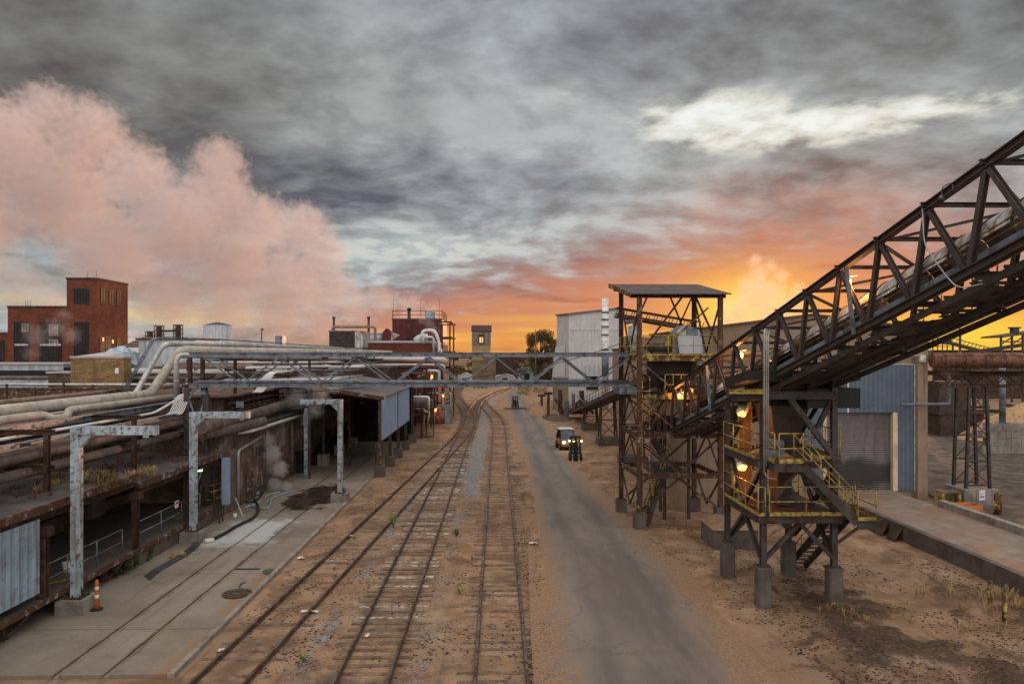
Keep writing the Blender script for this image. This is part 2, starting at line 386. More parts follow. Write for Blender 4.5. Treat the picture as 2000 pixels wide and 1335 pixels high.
# ------------------------------------------------------------------ mesh builder
class MB:
    def __init__(s): s.v = []; s.f = []; s.sm = []
    def _add(s, vs, fs, smooth=False):
        o = len(s.v); s.v += [tuple(p) for p in vs]
        s.f += [tuple(i+o for i in f) for f in fs]; s.sm += [smooth]*len(fs); return s
    def hexa(s, p):   # 8 points: bottom 4 ccw, top 4 ccw
        return s._add(p, [(3,2,1,0),(4,5,6,7),(0,1,5,4),(1,2,6,5),(2,3,7,6),(3,0,4,7)])
    def box(s, x0, y0, z0, x1, y1, z1):
        x0, x1 = min(x0,x1), max(x0,x1); y0, y1 = min(y0,y1), max(y0,y1); z0, z1 = min(z0,z1), max(z0,z1)
        return s.hexa([(x0,y0,z0),(x1,y0,z0),(x1,y1,z0),(x0,y1,z0),(x0,y0,z1),(x1,y0,z1),(x1,y1,z1),(x0,y1,z1)])
    def _frame(s, p, q, up=(0,0,1)):
        p, q = Vector(p), Vector(q); d = (q-p).normalized(); u = Vector(up)
        if abs(d.dot(u)) > .985: u = Vector((0,1,0)) if abs(d.y) < .9 else Vector((1,0,0))
        a = d.cross(u).normalized(); b = a.cross(d).normalized(); return p, q, d, a, b
    def beam(s, p, q, w, h=None, up=(0,0,1), off=(0,0)):
        """bar from p to q, w across and h along up; off shifts it in that cross-section"""
        h = w if h is None else h
        p, q, d, a, b = s._frame(p, q, up)
        o = a*off[0]+b*off[1]; p = p+o; q = q+o
        c = [a*(-w/2)+b*(-h/2), a*(w/2)+b*(-h/2), a*(w/2)+b*(h/2), a*(-w/2)+b*(h/2)]
        vs = [p+k for k in c]+[q+k for k in c]
        return s._add(vs, [(0,1,2,3),(7,6,5,4),(0,4,5,1),(1,5,6,2),(2,6,7,3),(3,7,4,0)])
    def ibeam(s, p, q, w, h, t=None, up=(0,0,1)):
        t = t or max(.018, h*.09)
        s.beam(p, q, w, t, up, (0, h/2-t/2)); s.beam(p, q, w, t, up, (0, -h/2+t/2))
        return s.beam(p, q, t, h-2*t, up)
    def angle(s, p, q, w, t=None, up=(0,0,1)):
        t = t or w*.14
        s.beam(p, q, w, t, up, (0, -w/2+t/2)); return s.beam(p, q, t, w-t, up, (-w/2+t/2, t/2))
    def tube(s, pts, r, n=10, caps=True, rs=None, closed=False):
        P = [Vector(p) for p in pts]
        if len(P) < 2: return s
        N = len(P); rings = []
        for i in range(N):
            if closed: d = (P[(i+1)%N]-P[i-1]).normalized()
            elif i == 0: d = (P[1]-P[0]).normalized()
            elif i == N-1: d = (P[-1]-P[-2]).normalized()
            else:
                d = ((P[i]-P[i-1]).normalized()+(P[i+1]-P[i]).normalized())
                d = d.normalized() if d.length > 1e-6 else (P[i+1]-P[i]).normalized()
            if i == 0:
                u = Vector((0,0,1)) if abs(d.z) < .9 else Vector((0,1,0))
                a = d.cross(u).normalized()
            else:
                a = (a-d*a.dot(d)).normalized()
            b = d.cross(a)
            k = rs[i] if rs else r
            if 0 < i < N-1 and not closed:
                e = (P[i]-P[i-1]).normalized(); cs = max(.5, math.sqrt(max(0, (1+e.dot((P[i+1]-P[i]).normalized()))/2)))
            rings.append([P[i]+(a*math.cos(2*math.pi*j/n)+b*math.sin(2*math.pi*j/n))*k for j in range(n)])
        vs = [p for rg in rings for p in rg]; fs = []
        for i in range(N if closed else N-1):
            i2 = (i+1) % N
            for j in range(n):
                j2 = (j+1) % n
                fs.append((i*n+j, i*n+j2, i2*n+j2, i2*n+j))
        s._add(vs, fs, True)
        if caps and not closed:
            o = len(s.v)-len(vs)
            s.f.append(tuple(o+j for j in reversed(range(n)))); s.f.append(tuple(o+(N-1)*n+j for j in range(n))); s.sm += [False, False]
        return s
    def cyl(s, x, y, z0, z1, r, n=20, r1=None):
        return s.tube([(x,y,z0),(x,y,z1)], r, n, True, [r, r if r1 is None else r1])
    def prism(s, pts, z0, z1):
        n = len(pts)
        a = sum(pts[i][0]*pts[(i+1)%n][1]-pts[(i+1)%n][0]*pts[i][1] for i in range(n))
        if a < 0: pts = pts[::-1]
        vs = [(p[0],p[1],z0) for p in pts]+[(p[0],p[1],z1) for p in pts]
        fs = [tuple(reversed(range(n))), tuple(range(n,2*n))]+[(i,(i+1)%n,n+(i+1)%n,n+i) for i in range(n)]
        return s._add(vs, fs)
    def slab(s, pts, th):
        """any planar polygon given as 3D points, thickened by th against its normal"""
        P = [Vector(p) for p in pts]; n = len(P)
        nm = (P[1]-P[0]).cross(P[2]-P[0]).normalized()
        vs = P+[p-nm*th for p in P]
        fs = [tuple(range(n)), tuple(reversed(range(n,2*n)))]+[(i,n+i,n+(i+1)%n,(i+1)%n) for i in range(n)]
        return s._add(vs, fs)
    def sheet(s, pts): return s._add(pts, [tuple(range(len(pts)))])
    def rail(s, pts, zs, r=.022, post=True, n=6, every=None, base=None, toe=None):
        """handrail along pts (at deck level): pipes at heights zs, posts at the points"""
        P = [Vector(p) for p in pts]
        for z in zs: s.tube([p+Vector((0,0,z)) for p in P], r, n)
        if post:
            for i, p in enumerate(P):
                s.tube([p, p+Vector((0,0,max(zs)))], r, n)
                if every and i+1 < len(P):
                    k = max(1, round((P[i+1]-p).length/every))
                    for j in range(1, k):
                        qq = p.lerp(P[i+1], j/k); s.tube([qq, qq+Vector((0,0,max(zs)))], r, n)
        if toe:
            for i in range(len(P)-1): s.beam(P[i]+Vector((0,0,toe/2+.003)), P[i+1]+Vector((0,0,toe/2+.003)), .012, toe)
        return s
    def bbox(s):
        a = np.array(s.v); return a.min(0), a.max(0)
    def build(s, name, mat, parent=None, loc=None):
        me = bpy.data.meshes.new(name)
        if loc is None:
            if parent is not None: loc = parent['_w']
            else:
                a, b = s.bbox(); loc = ((a[0]+b[0])/2, (a[1]+b[1])/2, a[2])
        L = Vector(loc)
        me.from_pydata([tuple(Vector(p)-L) for p in s.v], [], s.f)
        if any(s.sm): me.polygons.foreach_set('use_smooth', s.sm)
        mats = mat if isinstance(mat, (list, tuple)) else [mat]
        for m in mats: me.materials.append(M[m] if isinstance(m, str) else m)
        o = bpy.data.objects.new(name, me); COL.objects.link(o)
        if parent is not None: o.parent = parent
        else: o.location = L
        return o

LABELS = {}
def tag(o, label=None, cat=None, group=None, kind=None):
    if label: o['label'] = label
    if cat: o['category'] = cat
    if group: o['group'] = group
    if kind: o['kind'] = kind
    return o
def thing(name, label, cat, loc=(0,0,0), group=None, rz=0.0):
    o = bpy.data.objects.new(name, None); COL.objects.link(o)
    o.empty_display_size = .3; o.location = loc; o.rotation_euler = (0, 0, rz)
    o['_w'] = tuple(loc)
    return tag(o, label, cat, group)
def local(o): o['_w'] = (0.0, 0.0, 0.0); return o    # parts of o are written in o's own coordinates
def part(mb, name, mat, root, label=None, sub=None):
    o = mb.build(name, mat, root if sub is None else None, root['_w'])
    if sub is not None:
        o.location = (0, 0, 0); o.parent = sub
    if label: o['label'] = label
    return o
def solo(mb, name, mat, label, cat, group=None): return tag(mb.build(name, mat), label, cat, group)
def struct(mb, name, mat, label=None): return tag(mb.build(name, mat), label, None, None, 'structure')
def dup(root, loc, rz=None, label=None, group=None):
    r = root.copy(); COL.objects.link(r); r.location = loc
    if rz is not None: r.rotation_euler = (0, 0, rz)
    if label: r['label'] = label
    if group: r['group'] = group
    for ch in list(root.children):
        c = ch.copy(); COL.objects.link(c); c.parent = r
        for g in list(ch.children):
            d = g.copy(); COL.objects.link(d); d.parent = c
    return r
def arc(c, r, a0, a1, n=6, axis='xz'):
    out = []
    for i in range(n+1):
        a = R(a0+(a1-a0)*i/n); x, y = r*math.cos(a), r*math.sin(a)
        out.append(Vector(c)+(Vector((x,0,y)) if axis == 'xz' else Vector((0,x,y)) if axis == 'yz' else Vector((x,y,0))))
    return out
def bend(pts, r=.4, n=5):
    """rounds the corners of a polyline"""
    P = [Vector(p) for p in pts]; out = [P[0]]
    for i in range(1, len(P)-1):
        a, b, c = P[i-1], P[i], P[i+1]
        k = min(r, (a-b).length*.45, (c-b).length*.45)
        s, e = b+(a-b).normalized()*k, b+(c-b).normalized()*k
        for j in range(n+1):
            t = j/n; out.append(s*(1-t)**2+b*2*t*(1-t)+e*t*t)
    return out+[P[-1]]
def lamp(loc, col, w, rad=.12):
    d = bpy.data.lights.new('lamp_light', 'POINT'); d.energy = w; d.color = col; d.shadow_soft_size = rad
    o = bpy.data.objects.new('lamp_light', d); COL.objects.link(o); o.location = loc; return o

# ------------------------------------------------------------------ ground, road, apron
ROAD_L = [(1.6,-12),(1.9,8),(2.01,20.2),(2.36,31.8),(2.52,42.1),(2.75,62.1),(2.45,81.6),(2.15,108.8),(1.75,135),(1.75,155),(2.6,174),(5.4,194.8),(12,222),(27,250),(60,275),(140,300)]
ROAD_R = [(7.0,-12),(7.0,8),(6.96,20.1),(7.29,31.7),(6.65,42),(5.95,62.1),(6.2,81.5),(6.24,108),(5.75,135),(5.9,155),(7.2,174),(10,194.8),(17,219),(31,245),(62,269),(140,293)]
def catmull(P, n=6):
    P = [Vector(p) for p in P]; out = []
    for i in range(len(P)-1):
        a, b, c, d = P[max(i-1,0)], P[i], P[i+1], P[min(i+2, len(P)-1)]
        for j in range(n):
            t = j/n
            out.append(.5*((2*b)+(c-a)*t+(2*a-5*b+4*c-d)*t*t+(3*b-a-3*c+d)*t**3))
    return out+[P[-1]]
_rl = np.array([tuple(p) for p in catmull(ROAD_L)]); _rr = np.array([tuple(p) for p in catmull(ROAD_R)])
def road_x(y): return np.interp(y, _rl[:,1], _rl[:,0]), np.interp(y, _rr[:,1], _rr[:,0])
TRACKS = {
 'mid': [(-3.86,12),(-3.86,60),(-3.86,105),(-3.84,128),(-3.2,144),(-1.7,160),(.3,175),(3.4,196),(9.5,222),(21,250),(50,285)],
 'apron_side': [(-8.45,12),(-7.9,20.4),(-6.57,41.3),(-5.3,61.5),(-4.45,75),(-3.98,86),(-3.86,92)],
 'road_side': [(.10,12),(.12,60),(.16,88),(-.25,103),(-1.45,118),(-2.75,133),(-3.2,144)],
 'branch': [(-3.86,94),(-4.3,106),(-5.4,120),(-7.6,140),(-9.6,165),(-10.4,190),(-10.6,215)],
}
TR = {k: [Vector((p.x, p.y, 0)) for p in catmull([(*q, 0) for q in v], 8)] for k, v in TRACKS.items()}
def track_dist(x, y):
    """distance across to the nearest of the tracks (arrays)"""
    d = np.full(x.shape, 99.0)
    for k, v in TR.items():
        a = np.array([(p.x, p.y) for p in v])
        xx = np.interp(y, a[:,1], a[:,0]); ok = (y >= a[0,1]-.5) & (y <= a[-1,1]+.5)
        d = np.where(ok, np.minimum(d, np.abs(x-xx)), d)
    return d
def sm(a, b, x):
    t = np.clip((x-a)/(b-a), 0, 1); return t*t*(3-2*t)
def fbm2(x, y, s, seed=0.0, o=4):
    return np.array([mnoise.fractal(Vector((a*s+seed, b*s-seed*.7, seed)), .9, 2.1, o) for a, b in zip(x.ravel(), y.ravel())]).reshape(x.shape)

gx = np.concatenate([[-3000,-1200,-500,-250,-150,-100,-70,-50,-35,-24], np.arange(-17,-9,.8), np.arange(-9,34,.26), [34.6,36,38,41,45,50,58,70,100,160,300,700,1500,3000]])
gy = np.concatenate([[-400,-100,-30,-8,0,6,10,13], np.arange(15,62,.30), np.arange(62,100,.6), np.arange(100,200,2.0), [205,215,230,250,280,320,400,600,1000,1800,4000]])
GX, GY = np.meshgrid(gx, gy)
rl, rr = road_x(GY)
td = track_dist(GX, GY)
n1 = fbm2(GX, GY, .22, 3.1, 4); n2 = fbm2(GX, GY, 1.1, 9.2, 4)
inroad = (sm(rl-.8, rl+.1, GX))*(1-sm(rr-.1, rr+.9, GX))
flat = np.clip(sm(1.3, 2.2, td)*(1-inroad)*sm(-9.5, -8.9, GX), 0, 1)*np.where((GX > 20.4) & (GX < 27.3) & (GY > 14), 0, 1)*(1-sm(80, 140, GY))
hz = flat*(n1*.05+n2*.030)
berm = np.exp(-((GX-(rl-.62))/.42)**2)*(1-sm(52, 70, GY))*(.06+.10*np.clip(n2+.5, 0, 1))
rut = -np.exp(-((GX-(rl-1.25))/.22)**2)*(1-sm(44, 60, GY))*.05
mound = sm(10.2, 12.5, GX)*(1-sm(19.2, 20.4, GX))*(1-sm(33, 42, GY))*np.clip(n1*.16+n2*.10+.02, -.05, .3)
tyre = np.zeros_like(GX)
for cx_, cy_, r0_, lim in ((4.5, 39.0, 17.6, 1), (23.5, 12.5, 9.4, 1), (2.5, 6.0, 17.5, 1), (19.5, 33.5, 7.6, 1), (-10, 40, 17.9, 1), (27, 27, 15.2, 1)):
    dd = np.hypot(GX-cx_, GY-cy_)
    for o_ in (-.82, .82): tyre = np.maximum(tyre, np.exp(-((dd-r0_-o_)/.20)**2))
tyre *= sm(7.2, 8.6, GX)*(1-sm(19.6, 20.3, GX))*(1-sm(40, 60, GY))*np.clip(.75+n1*1.2, .1, 1)
GZ = hz + flat*(berm+rut+mound-tyre*.035) - .012*(1-flat)
GZ = np.where((GX < -9.3) & (GY > 10), -.06, GZ)
ny_, nx_ = GX.shape
gv = np.stack([GX.ravel(), GY.ravel(), GZ.ravel()], 1)
ii = np.arange(ny_*nx_).reshape(ny_, nx_)
gf = np.stack([ii[:-1,:-1].ravel(), ii[:-1,1:].ravel(), ii[1:,1:].ravel(), ii[1:,:-1].ravel()], 1)
gm = bpy.data.meshes.new('ground')
gm.from_pydata(gv.tolist(), [], gf.tolist())
gm.polygons.foreach_set('use_smooth', [True]*len(gm.polygons))
# what covers the ground where: stone ballast, dark bark mulch, weedy dirt
tm = np.interp(GY, [p.y for p in TR['mid']], [p.x for p in TR['mid']])
gravel = np.exp(-((GX-tm+1.9)/.42)**2)*.62 + np.exp(-((GX-tm-1.6)/.4)**2)*.42*(1-sm(38, 50, GY)) \
       + np.exp(-((GX-tm-2.05)/.85)**2)*sm(36, 56, GY)*1.2*(1-sm(150, 175, GY)) + np.exp(-((GX-tm)/1.4)**2)*.28
gravel *= (1-inroad)*np.where((GX > tm+1.0) & (GY > 40), np.clip(.95+n1*.5+n2*.3, .5, 1.15), np.clip(.75+n1*1.1+n2*.5, .15, 1.15))
mulch = np.exp(-((GX-(rl-.95))/.34)**2)*(1-sm(46, 62, GY))*(.42+.45*n2+.3*n1) + np.exp(-((GX-(rl-1.75))/.3)**2)*(1-sm(30, 44, GY))*(.30+.6*n2) + sm(9.8, 12.2, GX)*(1-sm(27.5, 31.5, GY+n1*4))*np.clip(.48+n1*1.6+n2*.8, 0, 1) \
      + sm(15.5, 19, GX)*(1-sm(20, 25.5, GY+n1*2))*.6 + np.exp(-((GX-12.2)/1.6)**2-((GY-28.5)/2.2)**2)*.35
mulch = np.maximum(mulch, tyre*.62); mulch = np.where(GX > 20.5, 0, mulch)
weed = sm(-4.9, -6.2, GX)*sm(46, 62, GY)*(1-sm(120, 150, GY))*(.38+.5*n1) + sm(10, 22, GX)*sm(150, 190, GY) + np.exp(-((GX-tm-2.1)/.35)**2)*.35*(1-sm(40, 55, GY)) \
     + sm(-14, -24, GX)*sm(150, 180, GY)*.7
yard = sm(27, 28.5, GX)*(1-sm(90, 140, GY)) + sm(7.3, 9.5, GX)*(1-sm(23, 27.5, GY+n1*3))*.30
col = np.stack([np.clip(gravel, 0, 1), np.clip(mulch, 0, 1), np.clip(weed, 0, 1), np.clip(yard, 0, 1)], -1).reshape(-1, 4)
ca = gm.color_attributes.new('cover', 'FLOAT_COLOR', 'POINT'); ca.data.foreach_set('color', col.astype(np.float32).ravel())

def ground_mat():
    m = bpy.data.materials.new('ground_cover'); m.use_nodes = True
    t = NT(m.node_tree); b = t.n['Principled BSDF']; P = t.pos()
    at = t.n.new('ShaderNodeAttribute'); at.attribute_name = 'cover'
    r, g, bl = t.sep(at.outputs['Color']); a = at.outputs['Alpha']
    big = t.noise(P, .16, 5, .6); med = t.noise(P, .9, 6, .65, .4); fin = t.noise(P, 7.0, 5, .7); grit = t.noise(P, 34.0, 3, .7)
    sand = t.mix(t.mr(med, .35, .68), (.240, .142, .084, 1), (.375, .240, .147, 1))
    sand = t.mix(t.mul(t.mr(big, .42, .66), .6), sand, (.255, .172, .118, 1))
    speck = t.mr(fin, .60, .70)
    sand = t.mix(t.mul(speck, .65), sand, (.10, .06, .042, 1))
    sand = t.mix(t.mul(t.mr(fin, .36, .28), .45), sand, (.46, .36, .27, 1))
    pat = t.noise(t.vm('ADD', P, (31., 7., 0.)), .42, 6, .68, .6)
    sand = t.mix(t.mul(t.mr(pat, .48, .62), .78), sand, (.138, .086, .056, 1))
    pal = t.noise(t.vm('ADD', P, (3., 57., 0.)), .30, 5, .62, .5)
    sand = t.mix(t.mul(t.mr(pal, .55, .66), .55), sand, (.40, .295, .205, 1))
    # streaks dragged by wheels along the yard
    st = t.noise(t.scale(P, (2.6, .16, 1)), 1.0, 5, .65)
    sand = t.mix(t.mul(t.mr(st, .54, .68), .5), sand, (.12, .078, .053, 1))
    vor = t.n.new('ShaderNodeTexVoronoi'); t.put(vor.inputs['Vector'], P); vor.inputs['Scale'].default_value = 11.0
    vc = t.sep(vor.outputs['Color'])[0]
    stone = t.mix(vc, (.10, .093, .09, 1), (.35, .325, .305, 1))
    gm_ = t.mr(t.add(t.mul(r, 1.0), t.add(t.mul(t.sub(fin, .5), 1.1), t.mul(t.sub(med, .5), 1.3))), .42, .72)
    c = t.mix(gm_, sand, stone)
    bark = t.mix(t.mr(fin, .4, .66), (.034, .022, .017, 1), (.13, .082, .055, 1))
    mm = t.mr(t.add(g, t.add(t.mul(t.sub(fin, .5), 1.9), t.mul(t.sub(med, .5), 1.5))), .30, .78)
    c = t.mix(t.mul(mm, .9), c, bark)
    wd = t.mix(t.mr(fin, .42, .6), (.055, .048, .026, 1), (.17, .125, .075, 1))
    wm = t.mr(t.add(bl, t.add(t.mul(t.sub(fin, .5), .8), t.mul(t.sub(med, .5), 1.0))), .40, .66)
    c = t.mix(t.mul(wm, .85), c, wd)
    yd = t.mix(t.mr(med, .38, .62), (.075, .060, .052, 1), (.15, .118, .098, 1))
    yd = t.mix(t.mul(t.mr(t.noise(t.scale(P, (.2, 1.6, 1)), 1.0, 5, .6), .56, .68), .6), yd, (.26, .20, .16, 1))
    ym = t.mr(t.add(a, t.mul(t.sub(med, .5), .7)), .25, .8)
    c = t.mix(ym, c, yd)
    c = t.vm('SCALE', c, t.mr(grit, .25, .75, .72, 1.28, False))
    t.put(b.inputs['Base Color'], c); b.inputs['Roughness'].default_value = .95
    b.inputs['Specular IOR Level'].default_value = .15
    hh = t.add(t.mul(fin, .7), t.add(t.mul(grit, .3), t.mul(t.mul(vor.outputs['Distance'], gm_), -1.2)))
    bp = t.n.new('ShaderNodeBump'); bp.inputs['Strength'].default_value = .7; bp.inputs['Distance'].default_value = .04
    t.put(bp.inputs['Height'], hh); t.l.new(bp.outputs[0], b.inputs['Normal'])
    return m
gm.materials.append(ground_mat())
go = bpy.data.objects.new('ground', gm); COL.objects.link(go); tag(go, 'sandy brown ground of the industrial yard', None, None, 'structure')
def ground_z(x, y):
    i = int(np.clip(np.searchsorted(gx, x)-1, 0, nx_-2)); j = int(np.clip(np.searchsorted(gy, y)-1, 0, ny_-2))
    u = (x-gx[i])/(gx[i+1]-gx[i]); v = (y-gy[j])/(gy[j+1]-gy[j])
    return float(GZ[j,i]*(1-u)*(1-v)+GZ[j,i+1]*u*(1-v)+GZ[j+1,i]*(1-u)*v+GZ[j+1,i+1]*u*v)

def road_mat():
    m = bpy.data.materials.new('asphalt'); m.use_nodes = True
    t = NT(m.node_tree); b = t.n['Principled BSDF']; P = t.pos()
    at = t.n.new('ShaderNodeAttribute'); at.attribute_name = 'across'
    e = at.outputs['Fac']
    big = t.noise(t.scale(P, (1, .25, 1)), .5, 5, .6); med = t.noise(P, 1.3, 6, .65, .3); fin = t.noise(P, 9.0, 5, .7); grit = t.noise(P, 45.0, 2, .6)
    st = t.noise(t.scale(P, (1.5, .16, 1)), 1.0, 6, .7, .5)
    c = t.mix(t.mr(big, .35, .65), (.140, .120, .107, 1), (.215, .183, .157, 1))
    vo = t.n.new('ShaderNodeTexVoronoi'); vo.feature = 'DISTANCE_TO_EDGE'; t.put(vo.inputs['Vector'], t.vm('ADD', t.scale(P, (.55, .38, 1)), t.comb(t.mul(med, 1.2), t.mul(fin, .5), 0.0))); vo.inputs['Scale'].default_value = .8
    crack = t.mul(t.mr(vo.outputs['Distance'], .016, .004), t.mr(big, .42, .6))
    pv_ = t.n.new('ShaderNodeTexVoronoi'); t.put(pv_.inputs['Vector'], t.scale(P, (.33, .17, 1))); pv_.inputs['Scale'].default_value = .75
    c = t.vm('SCALE', c, t.mr(t.sep(pv_.outputs['Color'])[0], 0, 1, .96, 1.04, False))
    c = t.mix(t.mul(crack, .7), c, (.04, .036, .035, 1))
    wh = t.m('EXPONENT', t.mul(t.m('POWER', t.div(t.sub(t.add(e, t.mul(t.sub(big, .5), .25)), .34), .11), 2.0), -1.0))
    c = t.mix(t.mul(wh, .38), c, (.088, .080, .078, 1))
    c = t.mix(t.mul(t.mr(st, .54, .72), .5), c, (.27, .205, .155, 1))
    c = t.mix(t.mul(t.mr(med, .62, .72), .5), c, (.055, .05, .05, 1))
    sand = t.mix(t.mr(fin, .35, .68), (.215, .132, .082, 1), (.335, .222, .140, 1))
    edge = t.mr(t.add(e, t.add(t.mul(t.sub(med, .5), .75), t.add(t.mul(t.sub(fin, .5), .45), t.mul(t.sub(st, .5), .55)))), .50, .86)
    c = t.mix(edge, c, sand)
    c = t.vm('SCALE', c, t.mr(grit, .25, .75, .8, 1.2, False))
    t.put(b.inputs['Base Color'], c); t.put(b.inputs['Roughness'], t.mr(edge, 0, 1, .75, .95))
    b.inputs['Specular IOR Level'].default_value = .22
    bp = t.n.new('ShaderNodeBump'); bp.inputs['Strength'].default_value = .5; bp.inputs['Distance'].default_value = .03
    t.put(bp.inputs['Height'], t.add(fin, t.mul(grit, .5))); t.l.new(bp.outputs[0], b.inputs['Normal'])
    return m
NA = 14
rv, rf, ra = [], [], []
for i in range(len(_rl)):
    for j in range(NA+1):
        u = j/NA; w = _rl[i]*(1-u)+_rr[i]*u
        ex = (_rr[i]-_rl[i])*.20
        w = w+ex*(u*2-1)
        rv.append((w[0], w[1], .006+.02*(1-abs(u*2-1)**4))); ra.append(abs(u*2-1))
for i in range(len(_rl)-1):
    for j in range(NA):
        k = i*(NA+1)+j; rf.append((k, k+1, k+NA+2, k+NA+1))
rm = bpy.data.meshes.new('road'); rm.from_pydata(rv, [], rf)
aa = rm.attributes.new('across', 'FLOAT', 'POINT'); aa.data.foreach_set('value', ra)
rm.polygons.foreach_set('use_smooth', [True]*len(rm.polygons)); rm.materials.append(road_mat())
ro = bpy.data.objects.new('road', rm); COL.objects.link(ro); tag(ro, 'worn grey asphalt haul road dusted with sand', None, None, 'structure')

# concrete apron in slabs, its joints open
def apron_mat():
    m = bpy.data.materials.new('apron_concrete'); m.use_nodes = True
    t = NT(m.node_tree); b = t.n['Principled BSDF']; P = t.pos()
    x, y, z = t.sep(P)
    big = t.noise(P, .22, 5, .6); med = t.noise(P, 1.1, 6, .65, .4); fin = t.noise(P, 9.0, 5, .7)
    c = t.mix(t.mr(big, .35, .66), (.195, .162, .128, 1), (.285, .242, .198, 1))
    c = t.mix(t.mul(t.mr(med, .55, .72), .6), c, (.135, .112, .094, 1))
    st = t.noise(t.scale(P, (2.4, .12, 1)), 1.0, 5, .65)
    c = t.mix(t.mul(t.mr(st, .54, .7), .4), c, (.14, .105, .082, 1))
    sandy = t.mr(t.add(t.mr(x, -11.2, -9.6, 0, 1), t.add(t.mul(t.sub(big, .5), 2.2), t.add(t.mul(t.sub(med, .5), 1.0), t.mr(y, 30, 37, -.1, -.9)))), .60, .86)
    sandy = t.mul(sandy, t.mr(x, -9.62, -9.58, 1, 0))
    c = t.mix(t.mul(sandy, .85), c, (.26, .165, .10, 1))
    # joints: lines across every 6 m and rust beside the rails
    fr = t.m('ABSOLUTE', t.sub(t.m('FRACT', t.div(y, 6.1)), .5))
    c = t.mix(t.mul(t.mr(fr, .4935, .4955), .6), c, (.07, .055, .045, 1))
    for gxr in (-12.85, -11.41):
        dd = t.m('ABSOLUTE', t.sub(x, gxr))
        c = t.mix(t.mul(t.mr(t.add(dd, t.mul(t.sub(med, .5), .5)), .20, .02), .75), c, (.13, .07, .042, 1))
    # pale powder hosed over the slabs
    wy = t.m('ABSOLUTE', t.div(t.sub(y, 37.6), 3.4)); wx = t.m('ABSOLUTE', t.div(t.sub(x, -12.9), 1.9))
    wp = t.mr(t.add(t.m('MAXIMUM', wx, wy), t.mul(t.sub(med, .5), 1.5)), 1.0, .45)
    c = t.mix(t.mul(wp, .80), c, (.50, .52, .53, 1))
    t.put(b.inputs['Base Color'], t.vm('SCALE', c, t.mr(fin, .25, .75, .85, 1.15, False)))
    b.inputs['Roughness'].default_value = .88; b.inputs['Specular IOR Level'].default_value = .2
    bp = t.n.new('ShaderNodeBump'); bp.inputs['Strength'].default_value = .5; bp.inputs['Distance'].default_value = .03
    t.put(bp.inputs['Height'], fin); t.l.new(bp.outputs[0], b.inputs['Normal'])
    return m
M['apron'] = apron_mat()
AP = .05
b = MB()
def strip(x0, x1, y0=20.95, y1=84.0): b.box(x0, y0, -.3, x1, y1, AP)
strip(-19.5, -12.93); strip(-12.77, -11.49); strip(-11.33, -9.62)
struct(b, 'pavement', 'apron', 'long concrete apron with rails let into it')
b = MB(); b.box(-9.618, 20.9, -.3, -9.42, 84, AP+.05); b.box(-12.93, 20.95, -.3, -12.77, 84, AP-.07); b.box(-11.49, 20.95, -.3, -11.33, 84, AP-.07)
struct(b, 'kerb', 'concrete', 'pale concrete kerb along the apron')

# railway tracks
def sweep(mb, pts, off, w, z0, z1):
    P = []
    for i, p in enumerate(pts):
        d = (pts[min(i+1, len(pts)-1)]-pts[max(i-1, 0)]).normalized(); nrm = Vector((d.y, -d.x, 0))
        P.append((p+nrm*(off-w/2), p+nrm*(off+w/2)))
    vs = []
    for a, c in P: vs += [(a.x, a.y, z0), (c.x, c.y, z0), (c.x, c.y, z1), (a.x, a.y, z1)]
    fs = [(3,2,1,0)]
    for i in range(len(P)-1):
        k = 4*i
        for j in range(4): fs.append((k+j, k+(j+1)%4, k+4+(j+1)%4, k+4+j))
    fs.append(tuple(4*(len(P)-1)+j for j in range(4)))
    mb._add(vs, fs)
def along(pts, step, start=0.0):
    acc = start; out = []
    for i in range(len(pts)-1):
        L = (pts[i+1]-pts[i]).length
        while acc < L:
            out.append((pts[i].lerp(pts[i+1], acc/L), (pts[i+1]-pts[i]).normalized())); acc += step
        acc -= L
    return out
def tie_mesh(nm, mat, seed):
    rnd = random.Random(seed); mb = MB(); n = 6; vs = []
    for i in range(n+1):
        x = -1.28+2.56*i/n; j = lambda s: rnd.uniform(-s, s)
        vs += [(x+(j(.05) if i in (0, n) else 0), -.115+j(.012), -.12), (x, .115+j(.012), -.12), (x, .105+j(.014), j(.009)), (x+(j(.05) if i in (0, n) else 0), -.105+j(.014), j(.009))]
    fs = [(0,1,2,3)]+[(4*i+k, 4*i+4+k, 4*i+4+(k+1)%4, 4*i+(k+1)%4) for i in range(n) for k in range(4)]+[(4*n+3,4*n+2,4*n+1,4*n)]
    mb._add(vs, fs); o = mb.build(nm, mat, None, (0,0,0)); me = o.data; bpy.data.objects.remove(o); return me
TIES = [tie_mesh('sleeper', 'tie', s) for s in range(4)]; TIEW = [tie_mesh('sleeper', 'tie_white', s+9) for s in range(2)]
